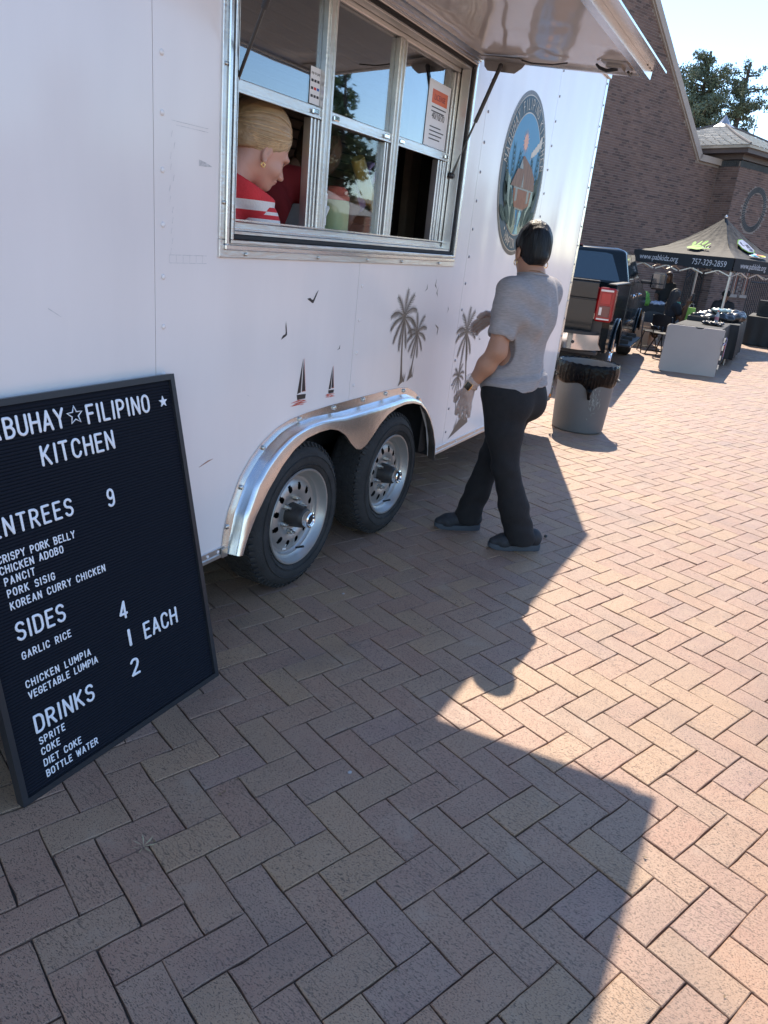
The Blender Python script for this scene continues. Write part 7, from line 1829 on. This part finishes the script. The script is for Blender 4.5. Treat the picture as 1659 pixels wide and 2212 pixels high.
phn = thing('smartphone', 'black smartphone held upright by the seated person with braids', 'phone', tuple(ph_p))
MB().box(ph_p + np.array([0, 0, .02]), (.010, .065, .135), rz=rad(-40), bev=.004).build('phone_body', M_PLAST, phn); MB().box(ph_p + np.array([.004, .004, .02]), (.004, .058, .12), rz=rad(-40)).build('phone_screen', pbr('screen_glow_colour', (.3, .35, .4), .1), phn)  # screen glow is only a pale base colour, nothing emits
# standing behind
t, sk, up, lo, P, hd, f, l, M, zs = small_person('person with dark bob hair in black standing at the back table', (19.6, 2.78, 0), rad(175), 1.40, 'stand', None, None, None)
for b_ in (-1, 1): sk.chain([P(0, .19 * b_, zs), P(.08, .22 * b_, zs - .26), P(.28, .12 * b_, zs - .38)], [.05, .042, .026], .02); hand(sk, P(.28, .12 * b_, zs - .38), (.8 * f[0], .8 * f[1], -.5), (0, 0, -1), tuple(l), .85, .8, .4)
sk.build('body', M_SKIND, t, .012); [up.chain([P(0, .17 * b_, zs), P(.05, .21 * b_, zs - .2)], [.07, .06], .03) for b_ in (-1, 1)]; up.build('top', M_TOPB, t, .014); lo.build('trousers', M_TOPB, t, .014)
hs = SDF(); hs.ell(hd - f * .02 + [0, 0, .015], (.115, .10, .125), M, .03); hs.ell(hd - f * .03 + [0, 0, -.08], (.09, .11, .09), M, .03); hs.build('hair', pbr('reddish_dark_hair', (.05, .025, .02), .5), t, .011, cuts=[(hd + f * .05, f - np.array([0, 0, .3]))])
# hooded figure seated between leg and wall
t, sk, up, lo, P, hd, f, l, M, zs = small_person('person in black cap and black hoodie seated behind the heaped garments', (17.75, 1.30, 0), rad(190), 1.18, 'sit', None, None, None)
for b_ in (-1, 1): sk.chain([P(0, .19 * b_, zs), P(.10, .24 * b_, zs - .26), P(.30, .10 * b_, zs - .34)], [.05, .042, .026], .02); hand(sk, P(.30, .10 * b_, zs - .34), (.8 * f[0], .8 * f[1], -.2), (0, 0, -1), tuple(l), .85, .8, .4)
sk.build('body', M_SKIND, t, .012); [up.chain([P(0, .17 * b_, zs), P(.10, .24 * b_, zs - .25), P(.26, .13 * b_, zs - .32)], [.075, .065, .05], .03) for b_ in (-1, 1)]; up.ell(P(-.06, 0, zs + .06), (.08, .11, .06), M, .04); up.build('hoodie', M_TOPB, t, .014); lo.build('trousers', M_TOPB, t, .014)
hs = SDF(); hs.ell(hd + [0, 0, .045], (.10, .088, .075), M, .02); hs.ell(hd + f * .12 + [0, 0, .035], (.07, .07, .012), M, .01); hs.build('cap', M_TOPB, t, .010)

# ------------------------------------------------------------------ trees
M_BARK = pbr('bark', (.075, .058, .045), .9, var=.3, scale=8); M_LF = pbr('leaves', (.08, .12, .05), .7, var=.5, scale=1.2); M_LF2 = pbr('leaves_hazy_green', (.11, .145, .095), .7, var=.5, scale=1.1)  # second leaf colour greyed and lightened, distance haze put into the colour
def tree(label, base, top, crown, seed, n_leaf=16000, leaf=.13, mt=None, group=None, sparse=1.0):
    """crown: list of (height fraction, radius)"""
    r_ = np.random.default_rng(seed); t = thing('leafy_tree', label, 'tree', tuple(base), 0, group); b0 = np.array(base, float); H_ = top - b0[2]
    trunk = MB(); ax_ = [b0 + np.array([.25 * math.sin(q * 3 + seed) * (q), .25 * math.cos(q * 2.3 + seed) * q, H_ * q]) for q in np.linspace(0, .93, 12)]
    trunk.tube([tuple(p) for p in ax_], [.028 * H_ * (1 - .85 * q) + .02 for q in np.linspace(0, 1, 12)], 8)
    cl = []; limbs = MB()
    for k in range(int(60 * sparse)):
        q = r_.uniform(crown[0][0], .97); R_ = 1.3 * np.interp(q, [c[0] for c in crown], [c[1] for c in crown]); a = r_.uniform(0, 2 * PI)
        p0 = b0 + np.array([.25 * math.sin(q * .93 * 3 + seed) * q * .93, .25 * math.cos(q * .93 * 2.3 + seed) * q * .93, H_ * q * .93]); L = R_ * r_.uniform(.45, 1.05); tip = p0 + np.array([math.cos(a) * L, math.sin(a) * L, L * r_.uniform(.1, .6)])
        mid = (p0 + tip) / 2 + np.array([0, 0, -.08 * L]); limbs.tube([tuple(p0), tuple(mid), tuple(tip)], [.012 * H_ * .5, .006 * H_ * .5, .015], 5)
        for s_ in np.linspace(.35, 1.05, 4): cl.append((p0 * (1 - s_) + tip * s_ + r_.normal(0, .08 * R_ + .05, 3), r_.uniform(.14, .34) * (.35 + R_ * .4)))
    trunk.build('trunk', M_BARK, t, angle=40); limbs.build('limbs', M_BARK, t)
    C = np.array([c[0] for c in cl]); S_ = np.array([c[1] for c in cl]); pick = r_.choice(len(cl), n_leaf, p=S_ ** 2 / (S_ ** 2).sum())
    P_ = C[pick] + r_.normal(0, 1, (n_leaf, 3)) * S_[pick][:, None] * np.array([.75, .75, .5]); A_ = r_.normal(0, 1, (n_leaf, 3)); A_ /= np.linalg.norm(A_, axis=1)[:, None]
    B_ = np.cross(A_, r_.normal(0, 1, (n_leaf, 3))); B_ /= np.linalg.norm(B_, axis=1)[:, None]; sz = leaf * r_.uniform(.5, 1.2, (n_leaf, 1))
    V = np.stack([P_ - A_ * sz, P_ + B_ * sz * .45, P_ + A_ * sz, P_ - B_ * sz * .45], 1).reshape(-1, 3)
    raw_obj('crown', V, np.arange(n_leaf * 4).reshape(-1, 4), mt or M_LF, t, smooth=False); return t
k_ = 60 / 38.
def far(p): return tuple(np.array([0, 0, 1.55]) + (np.array(p) - [0, 0, 1.55]) * k_)
a = far((45.0, 6.75, 1.0)); tree('tall evergreen rising just right of the church coping', (a[0], a[1], 0), far((45.3, 7, 12.7))[2], [(.40, 1.6), (.55, 1.9), (.75, 2.1), (.9, 1.7), (1, .6)], 3, 26000, .12, M_LF2, 'trees behind the church')
a = far((46.0, 5.05, 1.0)); tree('evergreen with open forked top right of the tall one', (a[0], a[1], 0), far((46.3, 5, 12.4))[2], [(.35, 2.0), (.5, 1.7), (.62, 1.3), (.75, 1.3), (.9, 1.2), (1, .5)], 8, 19000, .12, M_LF2, 'trees behind the church', .9)
a = far((46.3, 4.45, 1.0)); tree('lower bushy evergreen filling behind the pavilion roof', (a[0], a[1], 0), far((46.3, 4.4, 9.3))[2], [(.3, 1.9), (.6, 1.8), (.85, 1.2), (1, .4)], 12, 10000, .12, M_LF2, 'trees behind the church')
a = far((46.2, 5.9, 1.0)); tree('dark evergreen between the tall one and the pavilion roof', (a[0], a[1], 0), far((46.3, 5.9, 9.2))[2], [(.3, 1.6), (.6, 1.9), (.85, 1.3), (1, .5)], 17, 11000, .12, M_LF2, 'trees behind the church')
a = far((46.5, 3.2, 1.0)); tree('small light green tree at the right edge above the pavilion roof', (a[0], a[1], 0), far((46.3, 3.2, 6.7))[2], [(.4, 1.4), (.8, 1.5), (1, .6)], 22, 8000, .12, M_LF, 'trees behind the church')
a = far((46.2, 4.0, 0)); sn = thing('bare_snag', 'bare leafless dead treetop right of the evergreens', 'dead tree', (a[0], a[1], 0)); zs_ = far((46.2, 4, 9.3))[2]
MB().tube([(a[0], a[1], 0), (a[0], a[1], zs_ * .6), (a[0] + .1, a[1] + .05, zs_)], [.16, .09, .02], 7).build('trunk', M_BARK, sn)
rz_ = random.Random(3)
for k in range(14):
    z = zs_ * rz_.uniform(.62, .98); an = rz_.uniform(0, 6.28); L = rz_.uniform(.3, .9) * (1.2 - z / zs_) * 2; MB().tube([(a[0], a[1], z), (a[0] + L * .6 * math.cos(an), a[1] + L * .6 * math.sin(an), z + .1), (a[0] + L * math.cos(an), a[1] + L * math.sin(an), z + L * .5)], [.03, .02, .008], 5).build('branch', M_BARK, sn)

# ------------------------------------------------------------------ the other side of the plaza, met in the reflections
for i_, (x, y, h_, lb) in enumerate(((33, -17, 9.5, 'tall conifer across the plaza facing the serving window'), (28.5, -19.5, 6.8, 'shorter tree left of the tall conifer across the plaza'), (38, -15, 6.2, 'rounded tree across the plaza beyond the tall conifer'), (44, -14, 5.6, 'low tree far across the plaza'), (21, -22, 7.0, 'broad tree across the plaza nearest the board'))):
    tree(lb, (x, y, 0), h_, [(.15, 1.6), (.4, 1.9), (.7, 1.3), (.9, .6), (1, .2)], 40 + i_, 5000, .22, M_LF, 'trees across the plaza', .5)
hall = thing('brick_hall', 'long low red brick hall with pale roof across the plaza', 'building', (40, -48, 0))
M_REDB = pbr('red_brick', (.36, .17, .12), .9, var=.15, scale=2)  # one red brick colour shared by the hall and house walls
MB().box2((8, -60, 0), (95, -48, 5.2)).build('hall_wall', M_REDB, hall); MB().box2((7.5, -60.5, 5.21), (95.5, -47.6, 5.7)).build('hall_roof', M_CAPST, hall)
for x in range(12, 92, 5): MB().box2((x, -47.99, 1.2), (x + 1.6, -47.93, 3.6)).build('window', M_CGLASS, hall)
hall2 = thing('garden_house', 'small house with a hipped shingle roof across the plaza', 'house', (24, -15, 0))
MB().box2((20.5, -18.4, 0), (27.5, -12.4, 2.2)).build('house_wall', M_REDB, hall2)
MB().add([(20, -19, 2.2), (28, -19, 2.2), (28, -11.9, 2.2), (20, -11.9, 2.2), (23, -15.5, 3.9), (25, -15.5, 3.9)], [(0, 1, 5, 4), (1, 2, 5), (2, 3, 4, 5), (3, 0, 4), (0, 1, 2, 3)]).build('house_roof', pbr('grey_shingle', (.30, .29, .28), .8, var=.25, scale=6), hall2)
# dry leaf and gum spots on the pavers
lf = MB(); lx, ly = 1.065, 1.125
for k in range(7):
    a = k * .9; lf.add([(lx, ly, .004), (lx + .022 * math.cos(a - .12), ly + .022 * math.sin(a - .12), .008), (lx + .034 * math.cos(a), ly + .034 * math.sin(a), .012)], [(0, 1, 2)])
tag(lf.build('dry_leaf', pbr('dry_leaf', (.45, .40, .24), .8), None), 'small pale dry leaf on the pavers below the menu board', 'leaf')
